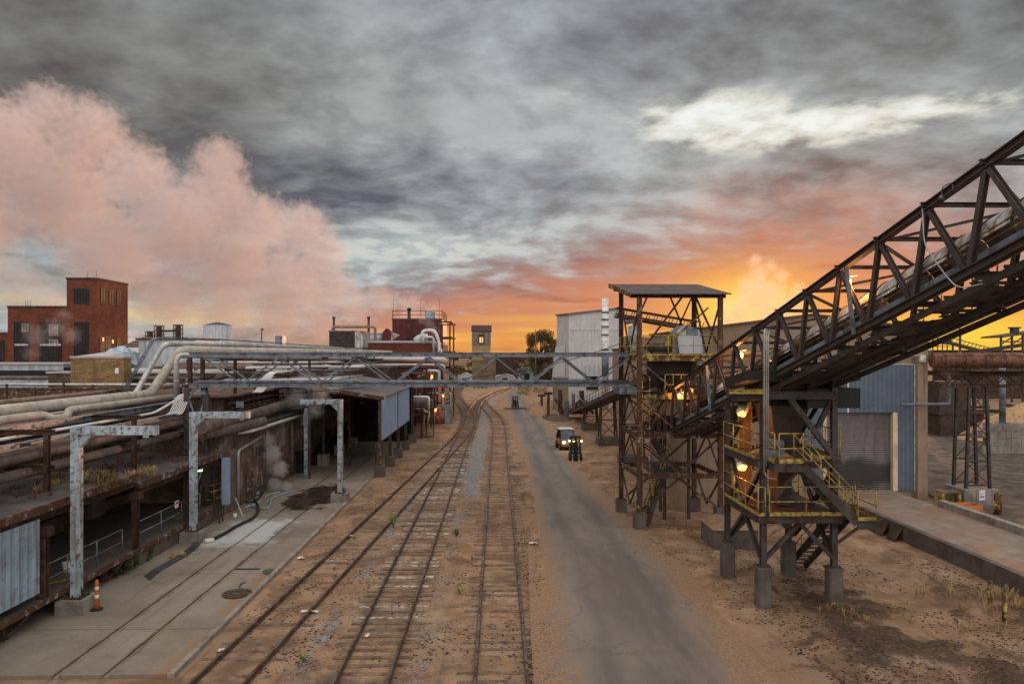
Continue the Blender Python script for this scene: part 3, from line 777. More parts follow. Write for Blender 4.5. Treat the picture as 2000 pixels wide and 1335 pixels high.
def track(key, label, zt, zr, white=0.0, keep=1.0, skip=0.0):
    pts = TR[key]
    t = thing('railway_track', label, 'railway track', (pts[0].x, pts[0].y, 0), 'railway tracks of the yard')
    L = Vector(t['_w'])
    for sgn in (-1, 1):
        mb = MB(); off = sgn*.755
        sweep(mb, pts, off, .072, zr-.04, zr); sweep(mb, pts, off, .022, zr-.12, zr-.04); sweep(mb, pts, off, .13, zr-.145, zr-.12)
        part(mb, 'rail', 'rail', t)
    rnd = random.Random(hash(key) % 1000 if False else len(key)*17)
    spots = [s for s in along(pts, .56) if s[0].y > 16]
    rest = MB(); n = 0
    for p, d in spots:
        if rnd.random() > keep: continue
        zz = zt-rnd.random()*skip
        rz = math.atan2(d.y, d.x)-math.pi/2+rnd.gauss(0, .018); wq = rnd.random() < white
        if n < 100:
            o = bpy.data.objects.new('sleeper', rnd.choice(TIEW if wq else TIES)); COL.objects.link(o); o.parent = t
            o.location = p-L+Vector((0, 0, zz)); o.rotation_euler = (rnd.gauss(0, .01), rnd.gauss(0, .004), rz)
            o.scale = (rnd.uniform(.93, 1.05), rnd.uniform(.85, 1.1), 1)
        else:
            nrm = Vector((math.cos(rz), math.sin(rz), 0)); rest.beam(p-nrm*1.25+Vector((0,0,zz-.08)), p+nrm*1.25+Vector((0,0,zz-.08)), .22, .16)
        n += 1
    if rest.v: tag(part(rest, 'sleeper', 'tie', t), None, None, None, 'stuff')
    return t
track('mid', 'middle railway track with whitened sleepers, running the length of the yard', .042, .19, white=.40, skip=.05)
track('apron_side', 'rusty railway track slanting away from the concrete apron to join the middle one', .004, .155, white=.05, skip=.055, keep=.85)
track('road_side', 'sand filled railway track beside the grey road', .012, .14, white=.0, skip=.035)
track('branch', 'short railway branch curving off behind the brick plant', .03, .165, skip=.03)

# loose stones and bark crumbs
def crumbs(name, mat, label, pts, smin, smax, flat_=.7):
    rnd = random.Random(len(name)); vs = []; fs = []
    for (x, y, z) in pts:
        s = smin+(smax-smin)*rnd.random()**2; k = len(vs)
        a = rnd.random()*6.28; ca_, sa = math.cos(a), math.sin(a); e = rnd.uniform(.5, 1.4)
        for ox, oy, oz in ((-1,-1,-.4),(1,-.8,-.4),(.7,1,-.4),(-.8,.8,-.4),(0.2,-.1,1)):
            ox *= e; vs.append((x+s*(ox*ca_-oy*sa), y+s*(ox*sa+oy*ca_), z+s*flat_*oz))
        fs += [(k,k+1,k+4),(k+1,k+2,k+4),(k+2,k+3,k+4),(k+3,k,k+4)]
    me = bpy.data.meshes.new(name); me.from_pydata(vs, [], fs)
    o = bpy.data.objects.new(name, me); COL.objects.link(o); me.materials.append(M[mat]); return tag(o, label, None, None, 'stuff')
rnd = random.Random(5)
def rand_pts(n, fx, y0, y1):
    out = []
    for _ in range(n):
        y = y0+(y1-y0)*rnd.random()**1.6; x = fx(y)
        if mnoise.fractal(Vector((x*.55, y*.32, n*.01)), 1.0, 2.0, 3) < rnd.uniform(-.25, .35): continue
        out.append((x, y, ground_z(x, y)+.012))
    return out
txm = lambda y: float(np.interp(y, [p.y for p in TR['mid']], [p.x for p in TR['mid']]))
M['stone'] = paint('stone', (.20, .183, .172), .9, var=.6, vscale=3.5, fine=.4)
crumbs('gravel', 'stone', 'grey ballast stones between the railway tracks', rand_pts(6000, lambda y: txm(y)-1.9+rnd.gauss(0, .42), 17, 60)+rand_pts(7500, lambda y: txm(y)+1.75+rnd.gauss(0, .5), 17, 80)+rand_pts(1500, lambda y: txm(y)+rnd.gauss(0, .9), 17, 60), .010, .036)
M['bark'] = paint('bark', (.06, .038, .027), .95, var=.6, vscale=4, fine=.4)
crumbs('debris', 'bark', 'dark bark crumbs strewn over the sandy ground', rand_pts(5200, lambda y: rnd.choice((1.1, 1.3, 1.6, 1.45))+rnd.gauss(0, .22), 17, 60)
       + rand_pts(14000, lambda y: rnd.uniform(9.5, 20), 17, 34)+rand_pts(5200, lambda y: rnd.uniform(-9, -5), 20, 60)+rand_pts(5000, lambda y: rnd.uniform(-4, 1.4), 17, 50)+rand_pts(4500, lambda y: rnd.uniform(6.8, 10.5), 22, 60), .010, .05, .5)

# ------------------------------------------------------------------ inclined conveyor gallery
def gX(Y): return 9.36+(37.7-Y)*.0795
def gZ(Y): return 5.34+(37.7-Y)*.2811
GH, GW = 2.22, 2.5
gy_nodes = [37.7-1.98*k for k in range(17)]
t = thing('conveyor_gallery', 'long dark steel truss gallery climbing over the yard with a round covered conveyor inside', 'conveyor', (gX(30), 30, gZ(30)))
Y0, Y1 = 37.9, gy_nodes[-1]-.3
def gp(Y, dx=0, dz=0): return (gX(Y)+dx, Y, gZ(Y)+dz)
for dx in (0, GW):
    b = MB(); b.ibeam(gp(Y0, dx, GH), gp(Y1, dx, GH), .20, .19, .03); part(b, 'top_chord', 'brown_steel', t)
    b = MB(); b.ibeam(gp(Y0, dx), gp(Y1, dx), .20, .21, .03); part(b, 'bottom_chord', 'brown_steel', t)
    for k, y in enumerate(gy_nodes):
        b = MB(); b.ibeam((gX(y)+dx, y, gZ(y)+GH-.10), (gX(y)+dx, y+.55, gZ(y+.55)+.11), .15, .13, .02, up=(1,0,0)); part(b, 'upright', 'brown_steel', t)
        if k+1 < len(gy_nodes):
            y2 = gy_nodes[k+1]
            b = MB(); b.ibeam((gX(y)+dx, y-.12, gZ(y)+GH-.12), (gX(y2)+dx, y2+.72, gZ(y2+.72)+.12), .13, .13, .02, up=(1,0,0)); part(b, 'diagonal', 'brown_steel', t)
for k, y in enumerate(gy_nodes):
    b = MB(); b.ibeam(gp(y, -.16, GH+.06), gp(y, GW+.1, GH+.06), .12, .12, .02); part(b, 'cross_beam', 'dark_steel', t)
    b = MB(); b.ibeam(gp(y+.55, .1, -.06), gp(y+.55, GW-.1, -.06), .13, .15, .02); part(b, 'cross_beam', 'dark_steel', t)
    if k+1 < len(gy_nodes):
        y2 = gy_nodes[k+1]; a, c = (0.1, GW-.1) if k % 2 else (GW-.1, .1)
        b = MB(); b.angle(gp(y-.1, a, GH-.02), gp(y2+.1, c, GH-.02), .08, .015); part(b, 'lateral_brace', 'dark_steel', t)
        b = MB(); b.angle(gp(y+.5, a, -.19), gp(y2+.6, c, -.19), .09, .015); part(b, 'lateral_brace', 'dark_steel', t)
# belt pan and walkway floor below
b = MB(); rnd = random.Random(3)
for k in range(34):
    y = 37.4-.95*k
    for x0, x1 in ((.22, .62), (.64, 1.02), (1.04, 1.42)):
        if rnd.random() < .80: b.slab([gp(y, x0, -.30), gp(y, x1, -.30), gp(y-.93, x1, -.30), gp(y-.93, x0, -.30)][::-1], .03)
    b.beam(gp(y, .12, -.24), gp(y, 1.5, -.24), .07, .08)
for xx in (.2, 1.46, 2.3): b.beam(gp(37.6, xx, -.36), gp(5.9, xx, -.36), .08, .17)
part(b, 'belt_pan', 'dark_steel', t)
b = MB()
for k in range(150):
    y = 37.5-.212*k
    if rnd.random() < .93: b.slab([gp(y, 1.56, .03), gp(y-.165, 1.56, .03), gp(y-.165, GW-.14, .03), gp(y, GW-.14, .03)], .03)
part(b, 'walkway', 'dark_steel', t)
b = MB(); b.slab([gp(37.6, .13, .11), gp(37.6, .13, .36), gp(6, .13, .36), gp(6, .13, .11)], .02)
part(b, 'skirt_plate', 'grey_steel', t)
# round belt covers, one hood per panel
for k in range(16):
    y0, y1 = 37.2-1.98*k, 37.2-1.98*(k+1)+.05
    b = MB(); n = 14; vs = []
    for yy in (y0, y1):
        for r_ in (.58, .55):
            for j in range(n+1):
                a = math.pi*(j/n); vs.append((gX(yy)+.74+r_*math.cos(a), yy, gZ(yy)+.70+r_*math.sin(a)*1.02))
    m_ = n+1; fs = []
    for j in range(n):
        fs += [(j, 2*m_+j, 2*m_+j+1, j+1), (m_+j+1, 3*m_+j+1, 3*m_+j, m_+j), (j+1, m_+j+1, m_+j, j), (2*m_+j, 3*m_+j, 3*m_+j+1, 2*m_+j+1)]
    b._add(vs, fs, True)
    o = part(b, 'belt_cover', 'cover_white' if k not in (0, 1, 4) else 'rusty_white', t)
    for yy in (y0-.05, (y0+y1)/2):
        b = MB(); b.tube([(gX(yy)+.74+.595*math.cos(a), yy, gZ(yy)+.70+.605*math.sin(a)) for a in np.linspace(0, math.pi, 12)], .022, 5); part(b, 'cover_band', 'rust', t)
for k in range(17):
    pass
b = MB()
for dz in (1.02, .62): b.tube([gp(37.4, GW-.22, dz), gp(6, GW-.22, dz)], .026, 6)
for dz in (.98,): b.tube([gp(37.4, 1.42, dz+.25), gp(6, 1.42, dz+.25)], .026, 6)
for k in range(16): y = 37.2-1.98*k; b.tube([gp(y, GW-.22, 0), gp(y, GW-.22, 1.02)], .022, 6); b.tube([gp(y, 1.42, 0), gp(y, 1.42, 1.23)], .022, 6)
part(b, 'handrail', 'yellow', t)
b = MB()
for dz in (.55, .80): b.tube([gp(37.4, .16, dz), gp(6, .16, dz)], .020, 6)
part(b, 'handrail', 'yellow_rust', t)
b = MB()
b.beam(gp(37.4, GW-.12, 1.55), gp(6, GW-.12, 1.55), .10, .16)
for k in range(40): y = 37-.8*k; b.beam(gp(y, GW-.2, 1.46), gp(y-.3, GW-.2, 1.46), .03, .03)
part(b, 'cable_tray', 'rust', t)
b = MB()
for dz in (1.30, 1.38): b.tube([gp(37.4, 1.98, dz), gp(6, 1.98, dz)], .045, 7)
part(b, 'conduit', 'silver_pipe', t)
b = MB(); p1 = gp(17.9, -.12, GH); b.tube(bend([p1, gp(17.8, -.14, 1.2), gp(17.0, -.14, .1), gp(16.6, -.14, -.35), gp(16.0, .4, -.35)], .3), .016, 6); part(b, 'conduit', 'silver_pipe', t)
b = MB(); b.ibeam(gp(21.3, -.13, GH-.15), gp(20.9, -.13, -.1), .12, .05, .012); b.ibeam(gp(32.6, -.13, GH-.15), gp(32.2, -.13, -.1), .12, .05, .012); part(b, 'splice_plate', 'grey_steel', t)
b = MB(); q_ = gp(16.9, -.05, GH-.1); b.tube(bend([q_, (q_[0]-.02, q_[1], q_[2]+.22), (q_[0]-.05, q_[1]+.35, q_[2]+.18), (q_[0]-.05, q_[1]+.36, q_[2]-.02)], .15), .014, 6)
b.tube([(q_[0]-.05, q_[1]+.36, q_[2]-.02), (q_[0]-.05, q_[1]+.36, q_[2]-.12)], .07, 10, True, [.04, .09]); part(b, 'gooseneck_lamp', 'grey_steel', t)

# hanging lamps on steel: lit housings
def yard_lamp(loc, label, w, mat='lamp_orange', col=(1, .38, .08), r=.11, group='lit orange lamps on the conveyor steelwork'):
    t = thing('lamp', label, 'lamp', loc, group); x, y, z = loc
    b = MB(); b.cyl(x, y, z+.02, z+.16, r*1.15, 14, r*.9); b.cyl(x, y, z+.16, z+.22, r*.5, 10); b.beam((x, y, z+.2), (x+.25, y+.02, z+.24), .03, .03); part(b, 'housing', 'white', t)
    b = MB(); b.cyl(x, y, z-.13, z+.018, r*.72, 14, r*1.0); part(b, 'lens', mat, t)
    l = lamp((x-.02, y-.30, z-.12), col, w); l.parent = t; l.location = Vector(l.location)-Vector(loc)
    return t
yard_lamp(tuple(AY(1449, 806, 28.3)), 'lit orange lamp over the upper platform of the stair tower', 64, r=.2)
yard_lamp(tuple(AY(1449, 911, 28.3)), 'lit orange lamp over the lower platform of the stair tower', 64, r=.2)
yard_lamp(tuple(AY(1447, 694, 31.0)), 'small lit lamp hung inside the inclined gallery', 170, r=.10)
yard_lamp(tuple(AY(1327, 773, 38.0)), 'small lit lamp at the low end of the inclined gallery', 80, r=.10)
yard_lamp(tuple(AY(1659, 553, 21.6)), 'small lit lamp high in the inclined gallery', 90, r=.06)
yard_lamp(tuple(AY(1347, 757, 39.5)), 'small lit lamp on the roofed tower beside its yellow railing', 18, r=.08)

# ------------------------------------------------------------------ stair tower under the gallery
t = thing('stair_tower', 'steel support tower with yellow railings, two decks and stairs, on tall concrete piers', 'tower', (11.15, 28.1, 0))
cols = {'a': (9.87, 26.25, 1.50), 'b': (12.57, 26.35, 1.42), 'c': (9.72, 29.9, 1.45), 'd': (12.40, 30.1, 1.40)}
for k, (x, y, pz) in cols.items():
    b = MB(); zg = -.25
    b.prism([(x-.26+.06, y-.26), (x+.26-.06, y-.26), (x+.26, y-.20), (x+.26, y+.20), (x+.20, y+.26), (x-.20, y+.26), (x-.26, y+.20), (x-.26, y-.20)], zg, pz-.06)
    b.prism([(x-.29, y-.29), (x+.29, y-.29), (x+.29, y+.29), (x-.29, y+.29)], pz-.06, pz)
    part(b, 'pier', 'dark_concrete', t)
    b = MB(); b.box(x-.22, y-.22, pz, x+.22, y+.22, pz+.03); b.ibeam((x, y, pz+.03), (x, y, min(gZ(y)-.14, 8.6)), .21, .21, .022, up=(0,1,0)); part(b, 'column', 'dark_steel', t)
def brace(p, q, w=.14, m='dark_steel', nm='brace'):
    b = MB(); b.ibeam(p, q, w, w, .02, up=(0,1,0) if abs(p[1]-q[1]) < .6 else (1,0,0)); return part(b, nm, m, t)
xa, xb, ya, yb = 9.87, 12.57, 26.25, 29.95
zl, zu, zh = 3.40, 5.45, 7.85
for z0 in (zl, zu):
    b = MB()
    b.ibeam((xa-.2, ya-.14, z0-.16), (xb+.2, ya-.14, z0-.16), .12, .24, .02); b.ibeam((xa-.2, yb+.1, z0-.16), (xb+.2, yb+.1, z0-.16), .12, .24, .02)
    b.ibeam((xa-.2, ya-.05, z0-.165), (xa-.2, yb+.02, z0-.165), .12, .23, .02); b.ibeam((xb+.2, ya-.05, z0-.165), (xb+.2, yb+.02, z0-.165), .12, .23, .02)
    part(b, 'deck_frame', 'dark_steel', t)
    b = MB(); b.box(xa-.25, ya-.18 if z0 == zl else ya+.15, z0-.035, xb+.25, yb+.15, z0); part(b, 'deck', 'rust' if z0 == zl else 'mulch', t)
b = MB(); b.ibeam((xa-.1, ya, zh), (xb+.1, ya, zh), .2, .3, .03); b.ibeam((xa-.1, yb, zh-.4), (xb+.1, yb, zh-.4), .2, .3, .03); b.ibeam((xa, ya+.1, zh-.02), (xa, yb-.1, zh-.38), .16, .26, .03); b.ibeam((xb, ya+.1, zh-.02), (xb, yb-.1, zh-.38), .16, .26, .03)
part(b, 'head_beam', 'dark_steel', t)
b = MB(); b.slab([(9.2, 26.0, 8.42), (9.2, 28.6, 8.05), (13.4, 28.6, 8.05), (13.4, 26.0, 8.42)], .35); b.box(11.6, 26.4, 7.35, 13.6, 28.2, 8.1); part(b, 'saddle', 'black', t)
xm = (xa+xb)/2
brace((xa, ya, 1.7), (xm, ya, zl-.3)); brace((xb, ya, 1.7), (xm+.02, ya+.02, zl-.3))
brace((xa, ya+.02, zl+.1), (xm, ya+.02, zu-.3)); brace((xb, ya+.02, zl+.1), (xm+.02, ya+.04, zu-.3))
brace((xm-.3, ya+.1, zh-.15), (xb-.05, ya+.1, zu+.15), .2); brace((xb-.06, ya+.16, zh-.15), (xm+.75, ya+.16, zu+1.15), .16)
ym = (ya+yb)/2
for x in (xa-.04, xb):
    brace((x, ya, 1.7), (x, ym, zl-.3)); brace((x, yb, 1.7), (x, ym+.02, zl-.3)); brace((x+.02, ya+.1, zu-.3), (x+.02, ym, zl+.1)); brace((x+.02, yb-.1, zu-.3), (x+.02, ym+.05, zl+.1))
    brace((x+.01, yb, zu+.1), (x+.01, ym-.6, zh-.3), .12)
brace((xa, yb, 1.7), (xm, yb, zl-.3)); brace((xb, yb+.1, 1.7), (xm+.03, yb+.06, zl-.3)); brace((xa, yb, zl+.1), (xm, yb, zu-.3)); brace((xb, yb, zl+.1), (xm+.03, yb, zu-.3))
# railings
def railing(pts, toe=.10, m='yellow', every=1.35, zs=(.53, 1.07), r=.024, root=None):
    b = MB(); b.rail(pts, zs, r, True, 7, every, toe=toe); return part(b, 'railing', m, root or t)
railing([(xa+.16, ya-.2, zl), (xb+.2, ya-.2, zl)], .14); railing([(xa-.26, yb+.1, zl), (xa-.26, ya-.2, zl), (xa+.0, ya-.2, zl)], .12)
railing([(xa-.26, yb+.1, zu), (xa-.26, ya+.1, zu)], .12); railing([(xb-.9, ya+.12, zu), (xb+.25, ya+.12, zu), (xb+.27, yb+.1, zu)], .14)
railing([(xa, yb+.16, zl), (xb+.27, yb+.16, zl)], .1, 'yellow_rust'); railing([(xa, yb+.16, zu), (xb+.25, yb+.16, zu)], .1, 'yellow_rust')
# front landing and the flight down beside it
b = MB(); b.box(9.95, 25.35, zu-.04, 11.05, 26.38, zu); b.ibeam((9.95, 25.38, zu-.18), (11.05, 25.38, zu-.18), .08, .27, .015); b.ibeam((9.98, 25.45, zu-.18), (9.98, 26.1, zu-.18), .08, .26, .015); part(b, 'landing', 'dark_steel', t)
railing([(9.97, 26.3, zu), (9.97, 25.4, zu)], .16); railing([(10.12, 25.38, zu), (11.0, 25.38, zu)], .16); 
def flight(p, q, wid, axis, n, name='stairs', rails=True, m='dark_steel', rm='yellow', root=None):
    """stair from p (top) to q (foot); wid = width vector"""
    P, Q, W = Vector(p), Vector(q), Vector(wid); b = MB()
    for o in (0, 1): b.beam(P+W*o+Vector((0,0,-.10)), Q+W*o+Vector((0,0,-.10)), .06, .30, (0,0,1))
    for i in range(n):
        c = P.lerp(Q, (i+.5)/n); d = (Q-P); d.z = 0; d.normalize()
        b.slab([c-d*.12+W*.03, c+d*.12+W*.03, c+d*.12+W*.97, c-d*.12+W*.97] if d.cross(W).z > 0 else [c-d*.12+W*.97, c+d*.12+W*.97, c+d*.12+W*.03, c-d*.12+W*.03], .035)
    o_ = part(b, name, m, root or t)
    if rails:
        for o in (0, 1):
            r_ = MB(); a, c = P+W*o, Q+W*o
            for z in (.5, .95): r_.tube([a+Vector((0,0,z)), c+Vector((0,0,z))], .022, 6)
            for i in range(4): k = a.lerp(c, i/3); r_.tube([k+Vector((0,0,-.02)), k+Vector((0,0,.95))], .022, 6)
            part(r_, 'railing', rm, root or t)
    return o_
flight((11.0, 25.42, zu), (12.98, 25.42, zl-.02), (0, .78, 0), 'x', 9)
b = MB(); b.box(12.95, 25.35, zl-.06, 13.66, 26.9, zl-.02); b.ibeam((12.95, 25.38, zl-.20), (13.66, 25.38, zl-.20), .08, .26, .015); b.beam((12.7, 26.3, 2.35), (13.6, 26.2, 3.05), .09, .09); part(b, 'landing', 'dark_steel', t)
railing([(12.98, 25.37, zl-.02), (13.64, 25.37, zl-.02), (13.65, 26.9, zl-.02)], .12)
flight((12.83, 26.95, zl-.03), (12.83, 31.2, .1), (.75, 0, 0), 'y', 13)
# chute, guard panels, conduits
b = MB()
b.hexa([(10.85,27.5,5.5),(11.55,27.5,5.5),(11.55,28.6,5.5),(10.85,28.6,5.5),(10.5,27.1,7.4),(12.0,27.1,7.4),(12.0,29.0,7.4),(10.5,29.0,7.4)]); b.box(10.95, 27.6, 3.45, 11.45, 28.5, 5.4); part(b, 'chute', 'chute_brown', t)
b = MB(); b.tube([(10.3, 26.9, 5.95), (10.85, 26.9, 5.95)], .2, 12); b.box(10.2, 26.75, 5.46, 10.9, 27.05, 5.76); part(b, 'drive_motor', 'grey_steel', t)
for z0, z1 in ((zl+.02, 5.2), (zu+.02, 7.25)):
    b = MB(); b.box(10.0, 29.3, z0, 10.5, 29.33, z1); part(b, 'guard_panel', 'orange_chute', t)
    b = MB(); b.beam((9.98, 29.28, z0), (9.98, 29.28, z1), .05, .05); b.beam((10.52, 29.28, z0), (10.52, 29.28, z1), .05, .05); b.beam((10.0, 29.28, z1), (10.5, 29.28, z1), .05, .05); part(b, 'guard_frame', 'yellow', t)
b = MB()
for i, (dx, r_) in enumerate(((-.06, .035), (.02, .028), (.09, .028))):
    x = xa+dx; top = gZ(25.9)+1.45-.05*i
    b.tube(bend([(x, 25.98, 5.0+.25*i), (x, 25.98, top), (x+.1, 26.2, top+.2), (x+.5, 26.6, top+.15)], .18), r_, 7)
b.tube(bend([(xa-.06, 25.98, 5.05), (xa+.05, 25.98, 4.82), (xa+.4, 25.98, 4.8)], .1), .03, 6)
part(b, 'conduit', 'silver_pipe', t)
b = MB(); b.ibeam((8.5, 26.0, 8.0), (9.8, 26.0, 8.0), .12, .17, .02); part(b, 'lifting_beam', 'yellow', t)
b = MB()
for (x, y, s) in ((10.2, 27.6, .5), (10.9, 26.9, .4), (11.9, 29.2, .5)):
    b.cyl(x, y, zu+.002, zu+.22, s, 12, .05)
b.cyl(10.1, 29.0, zl+.002, zl+.2, .4, 12, .05); part(b, 'chip_spill', 'sand_heap', t)

# ------------------------------------------------------------------ roofed transfer tower
t = thing('transfer_tower', 'rusty open steel tower under a corrugated roof, with yellow railed decks', 'tower', (9.7, 40.2, 0))
posts = {'fl': (7.62, 38.1), 'bl': (7.35, 42.2), 'fr': (12.0, 38.1), 'br': (11.72, 42.2)}
ph = {'fl': .87, 'bl': .75, 'fr': 1.15, 'br': .8}
ROOF = lambda x, y: 12.62+(y-38.1)*.185
for k, (x, y) in posts.items():
    b = MB(); b.box(x-.30, y-.30, -.1, x+.30, y+.30, ph[k]); part(b, 'pier', 'dark_concrete', t)
    b = MB(); b.box(x-.24, y-.24, ph[k], x+.24, y+.24, ph[k]+.03); b.ibeam((x, y, ph[k]+.03), (x, y, ROOF(x, y)-.2), .24, .24, .03, up=(0,1,0)); part(b, 'column', 'rusty_white' if k[0] == 'f' else 'rust', t)
x0, x1, y0, y1 = 7.62, 12.0, 38.1, 42.2
b = MB(); rp = [(7.05, 37.6), (12.45, 37.6), (12.2, 43.2), (6.75, 43.2)]
b.slab([(px_, py_, ROOF(px_, py_)+.06) for px_, py_ in rp], .05); part(b, 'roof', 'roof_corrugated', t)
b = MB()
b.ibeam((7.1, 38.1, 12.50), (12.3, 38.1, 12.50), .16, .22, .025); b.ibeam((6.9, 42.2, 13.2), (12.1, 42.2, 13.2), .16, .22, .025)
for x in (7.5, 9.7, 11.9): b.ibeam((x, 37.7, ROOF(0, 37.7)-.08), (x-.2, 43.1, ROOF(0, 43.1)-.08), .1, .16, .02)
part(b, 'roof_beam', 'rust', t)
b = MB(); b.beam((7.06, 37.6, 12.5), (6.76, 43.2, 13.53), .04, .26); part(b, 'fascia', 'yellow_rust', t)
def tb(p, q, w=.12, m='rust', nm='brace', fn='ibeam'):
    b = MB(); getattr(b, fn)(p, q, w, w, *( (.02,) if fn == 'ibeam' else ())); return part(b, nm, m, t)
levels = [2.95, 5.1, 7.2, 9.3]
for i, z in enumerate(levels):
    m = 'yellow_rust' if i > 1 else 'rusty_white'
    dz = .30 if i == 3 else .26
    b = MB()
    b.ibeam((x0-.1, y0-.02, z-dz/2), (x1+.1, y0-.02, z-dz/2), .14, dz, .025); b.ibeam((x0-.25, y1, z-dz/2), (x1-.2, y1, z-dz/2), .14, dz, .025)
    b.ibeam((x0, y0+.12, z-dz/2), (x0-.27, y1-.12, z-dz/2), .13, dz-.01, .025); b.ibeam((x1, y0+.12, z-dz/2), (x1-.28, y1-.12, z-dz/2), .13, dz-.01, .025)
    part(b, 'floor_beam', m, t)
# decks (partial, as open gratings)
for z, xa_, xb_ in ((9.3, 7.7, 11.95), (7.2, 8.9, 11.9), (5.1, 8.7, 11.9), (2.95, 8.2, 10.3)):
    b = MB()
    for k in range(14):
        yy = 38.25+.28*k; b.box(xa_, yy, z+.003, xb_, yy+.23, z+.03)
    part(b, 'deck', 'dark_steel', t)
# bracing
for z0, z1 in ((9.35, 12.4),):
    tb((x0, y0, z0), (9.9, y0, z1), .10); tb((x1, y0, z0+.2), (10.7, y0+.04, z1), .10, fn='beam'); tb((x0-.2, y1, z0), (9.0, y1, z1+.6), .09); tb((x1-.3, y1, z0), (10.2, y1, z1+.6), .09); tb((10.2, y1+.03, z0+.3), (x1-.3, y1+.03, z1+.6), .08, fn='beam')
    for x in (x0, x1): tb((x, y0, z1-.2), (x-.14, 40.2, z0+.1), .08); tb((x-.27, y1, z1+.3), (x-.14, 40.25, z0+.1), .08)
    tb((8.9, 39.2, 9.5), (11.5, 38.6, 11.9), .10, 'yellow_rust', 'pipe_brace', 'beam')
for i in range(3):
    za, zb_ = levels[i]+.02, levels[i+1]-.3
    for yy in (y0+.03, y1):
        tb((x0, yy, zb_), (9.8, yy, za), .09, 'rusty_white' if yy < 40 else 'rust', fn='beam'); tb((x1-.1, yy+.02, zb_), (9.85, yy+.02, za), .09, 'rust', fn='beam')
    for x in (x0, x1): tb((x, y0, za), (x-.13, 40.15, zb_), .08, fn='beam'); tb((x-.27, y1, za), (x-.13, 40.2, zb_), .08, fn='beam')
za, zb_ = 1.2, 2.7
for yy in (y0, y1): tb((x0, yy, .9), (9.8, yy, zb_), .10, fn='beam'); tb((x1, yy+.02, 1.0), (9.85, yy+.02, zb_), .10, 'rusty_white', fn='beam')
for x in (x0, x1): tb((x, y0, zb_), (x-.13, 40.15, .9), .08, fn='beam'); tb((x-.27, y1, zb_), (x-.13, 40.2, .9), .08, fn='beam')
for (xx, yy) in ((9.7, 42.2), (9.5, 40.3), (10.9, 40.4)): b = MB(); b.ibeam((xx, yy, 0), (xx, yy, 9.1), .16, .16, .02, up=(0,1,0)); part(b, 'column', 'dark_steel', t)
flight((9.3, 39.2, 2.95), (8.1, 38.6, .1), (.05, .8, 0), 'x', 10, rm='yellow_rust'); flight((8.6, 40.2, 5.1), (9.9, 40.2, 2.98), (0, .8, 0), 'x', 9, rm='yellow_rust'); flight((9.6, 39.3, 7.2), (8.4, 39.3, 5.12), (0, .8, 0), 'x', 9, rm='yellow_rust')
# ladder and rails
b = MB()
for dx in (-.2, .2): b.tube([(7.95+dx, 37.95, .3), (7.95+dx, 37.95, 8.2)], .025, 6)
for k in range(26): b.tube([(7.75, 37.95, .4+.3*k), (8.15, 37.95, .4+.3*k)], .014, 5)
for z in (3.2, 4.2, 5.4, 6.4, 7.4): b.tube([(7.95+.32*math.cos(a), 37.95-.32*math.sin(a), z) for a in np.linspace(.2, math.pi-.2, 7)], .016, 5)
part(b, 'ladder', 'yellow_rust', t)
railing([(7.8, 38.05, 9.3), (11.9, 38.05, 9.3)], .08, every=1.2, root=t); railing([(9.0, 38.05, 7.2), (10.3, 38.05, 7.2)], .08, every=.4, root=t); railing([(11.95, 38.3, 9.3), (11.75, 42, 9.3)], .08, root=t)
railing([(10.4, 38.05, 5.1), (11.9, 38.05, 5.1)], .08, every=.6, m='yellow_rust', root=t); railing([(7.5, 38.3, 9.3), (7.25, 42, 9.3)], .08, root=t); railing([(7.3, 42.1, 9.3), (11.7, 42.1, 9.3)], .08, root=t)
# machines standing on the decks
b = MB(); hx0, hx1, hy0, hy1 = 9.98, 11.32, 39.0, 40.6
prof = [(hx0+.05, 9.40), (hx1, 9.40), (hx1-.05, 10.15), (hx1-.22, 10.72), (hx0+.30, 10.98), (hx0-.12, 10.62)]
b._add([(x, hy0, z) for x, z in prof]+[(x, hy1, z) for x, z in prof], [tuple(range(6)), tuple(reversed(range(6, 12)))]+[(i, i+6, (i+1)%6+6, (i+1)%6) for i in range(6)])
hood = thing('pulley_hood', 'pale bevelled sheet metal hood over the belt head, on the roofed tower'.replace('bevelled ', 'sloping '), 'machine housing', (10.65, 39.8, 9.33))
part(b, 'shell', 'hood_white', hood)
b = MB(); b.box(hx0+.42, hy0-.03, 10.42, hx1-.28, hy0-.003, 10.80); part(b, 'hatch', 'grey_steel', hood)
b = MB(); b.box(hx0+.1, hy0+.1, 9.332, hx1-.1, hy1-.1, 9.398); part(b, 'base', 'rust', hood)
dm = thing('belt_drive', 'dark belt drive with yellow guards beside the pale hood', 'machine', (9.0, 39.2, 9.33))
b = MB(); b.tube([(8.3, 39.1, 9.72), (9.7, 39.1, 9.72)], .24, 14); b.box(8.5, 38.9, 9.332, 9.5, 39.4, 9.50); part(b, 'motor', 'dark_steel', dm)
b = MB(); b.box(9.6, 38.85, 9.5, 9.68, 39.4, 10.5); b.box(9.2, 38.82, 9.85, 9.5, 38.86, 10.3); part(b, 'guard', 'yellow', dm)
dc = thing('dust_collector', 'pale round dust collector behind the rusty corner post of the roofed tower', 'machine', (8.0, 41.4, 9.33))
b = MB(); b.cyl(8.0, 41.4, 9.9, 11.0, .38, 16); b.cyl(8.0, 41.4, 9.45, 9.899, .12, 12, .38); part(b, 'drum', 'hood_white', dc)
b = MB(); b.tube(bend([(8.0, 41.4, 11.0), (8.0, 41.4, 11.3), (7.4, 41.4, 11.2)], .15), .12, 10); part(b, 'duct', 'grey_steel', dc)
bx = thing('chute_hopper', 'dark steel hopper under the top deck of the roofed tower', 'hopper', (9.7, 40.3, 7.2))
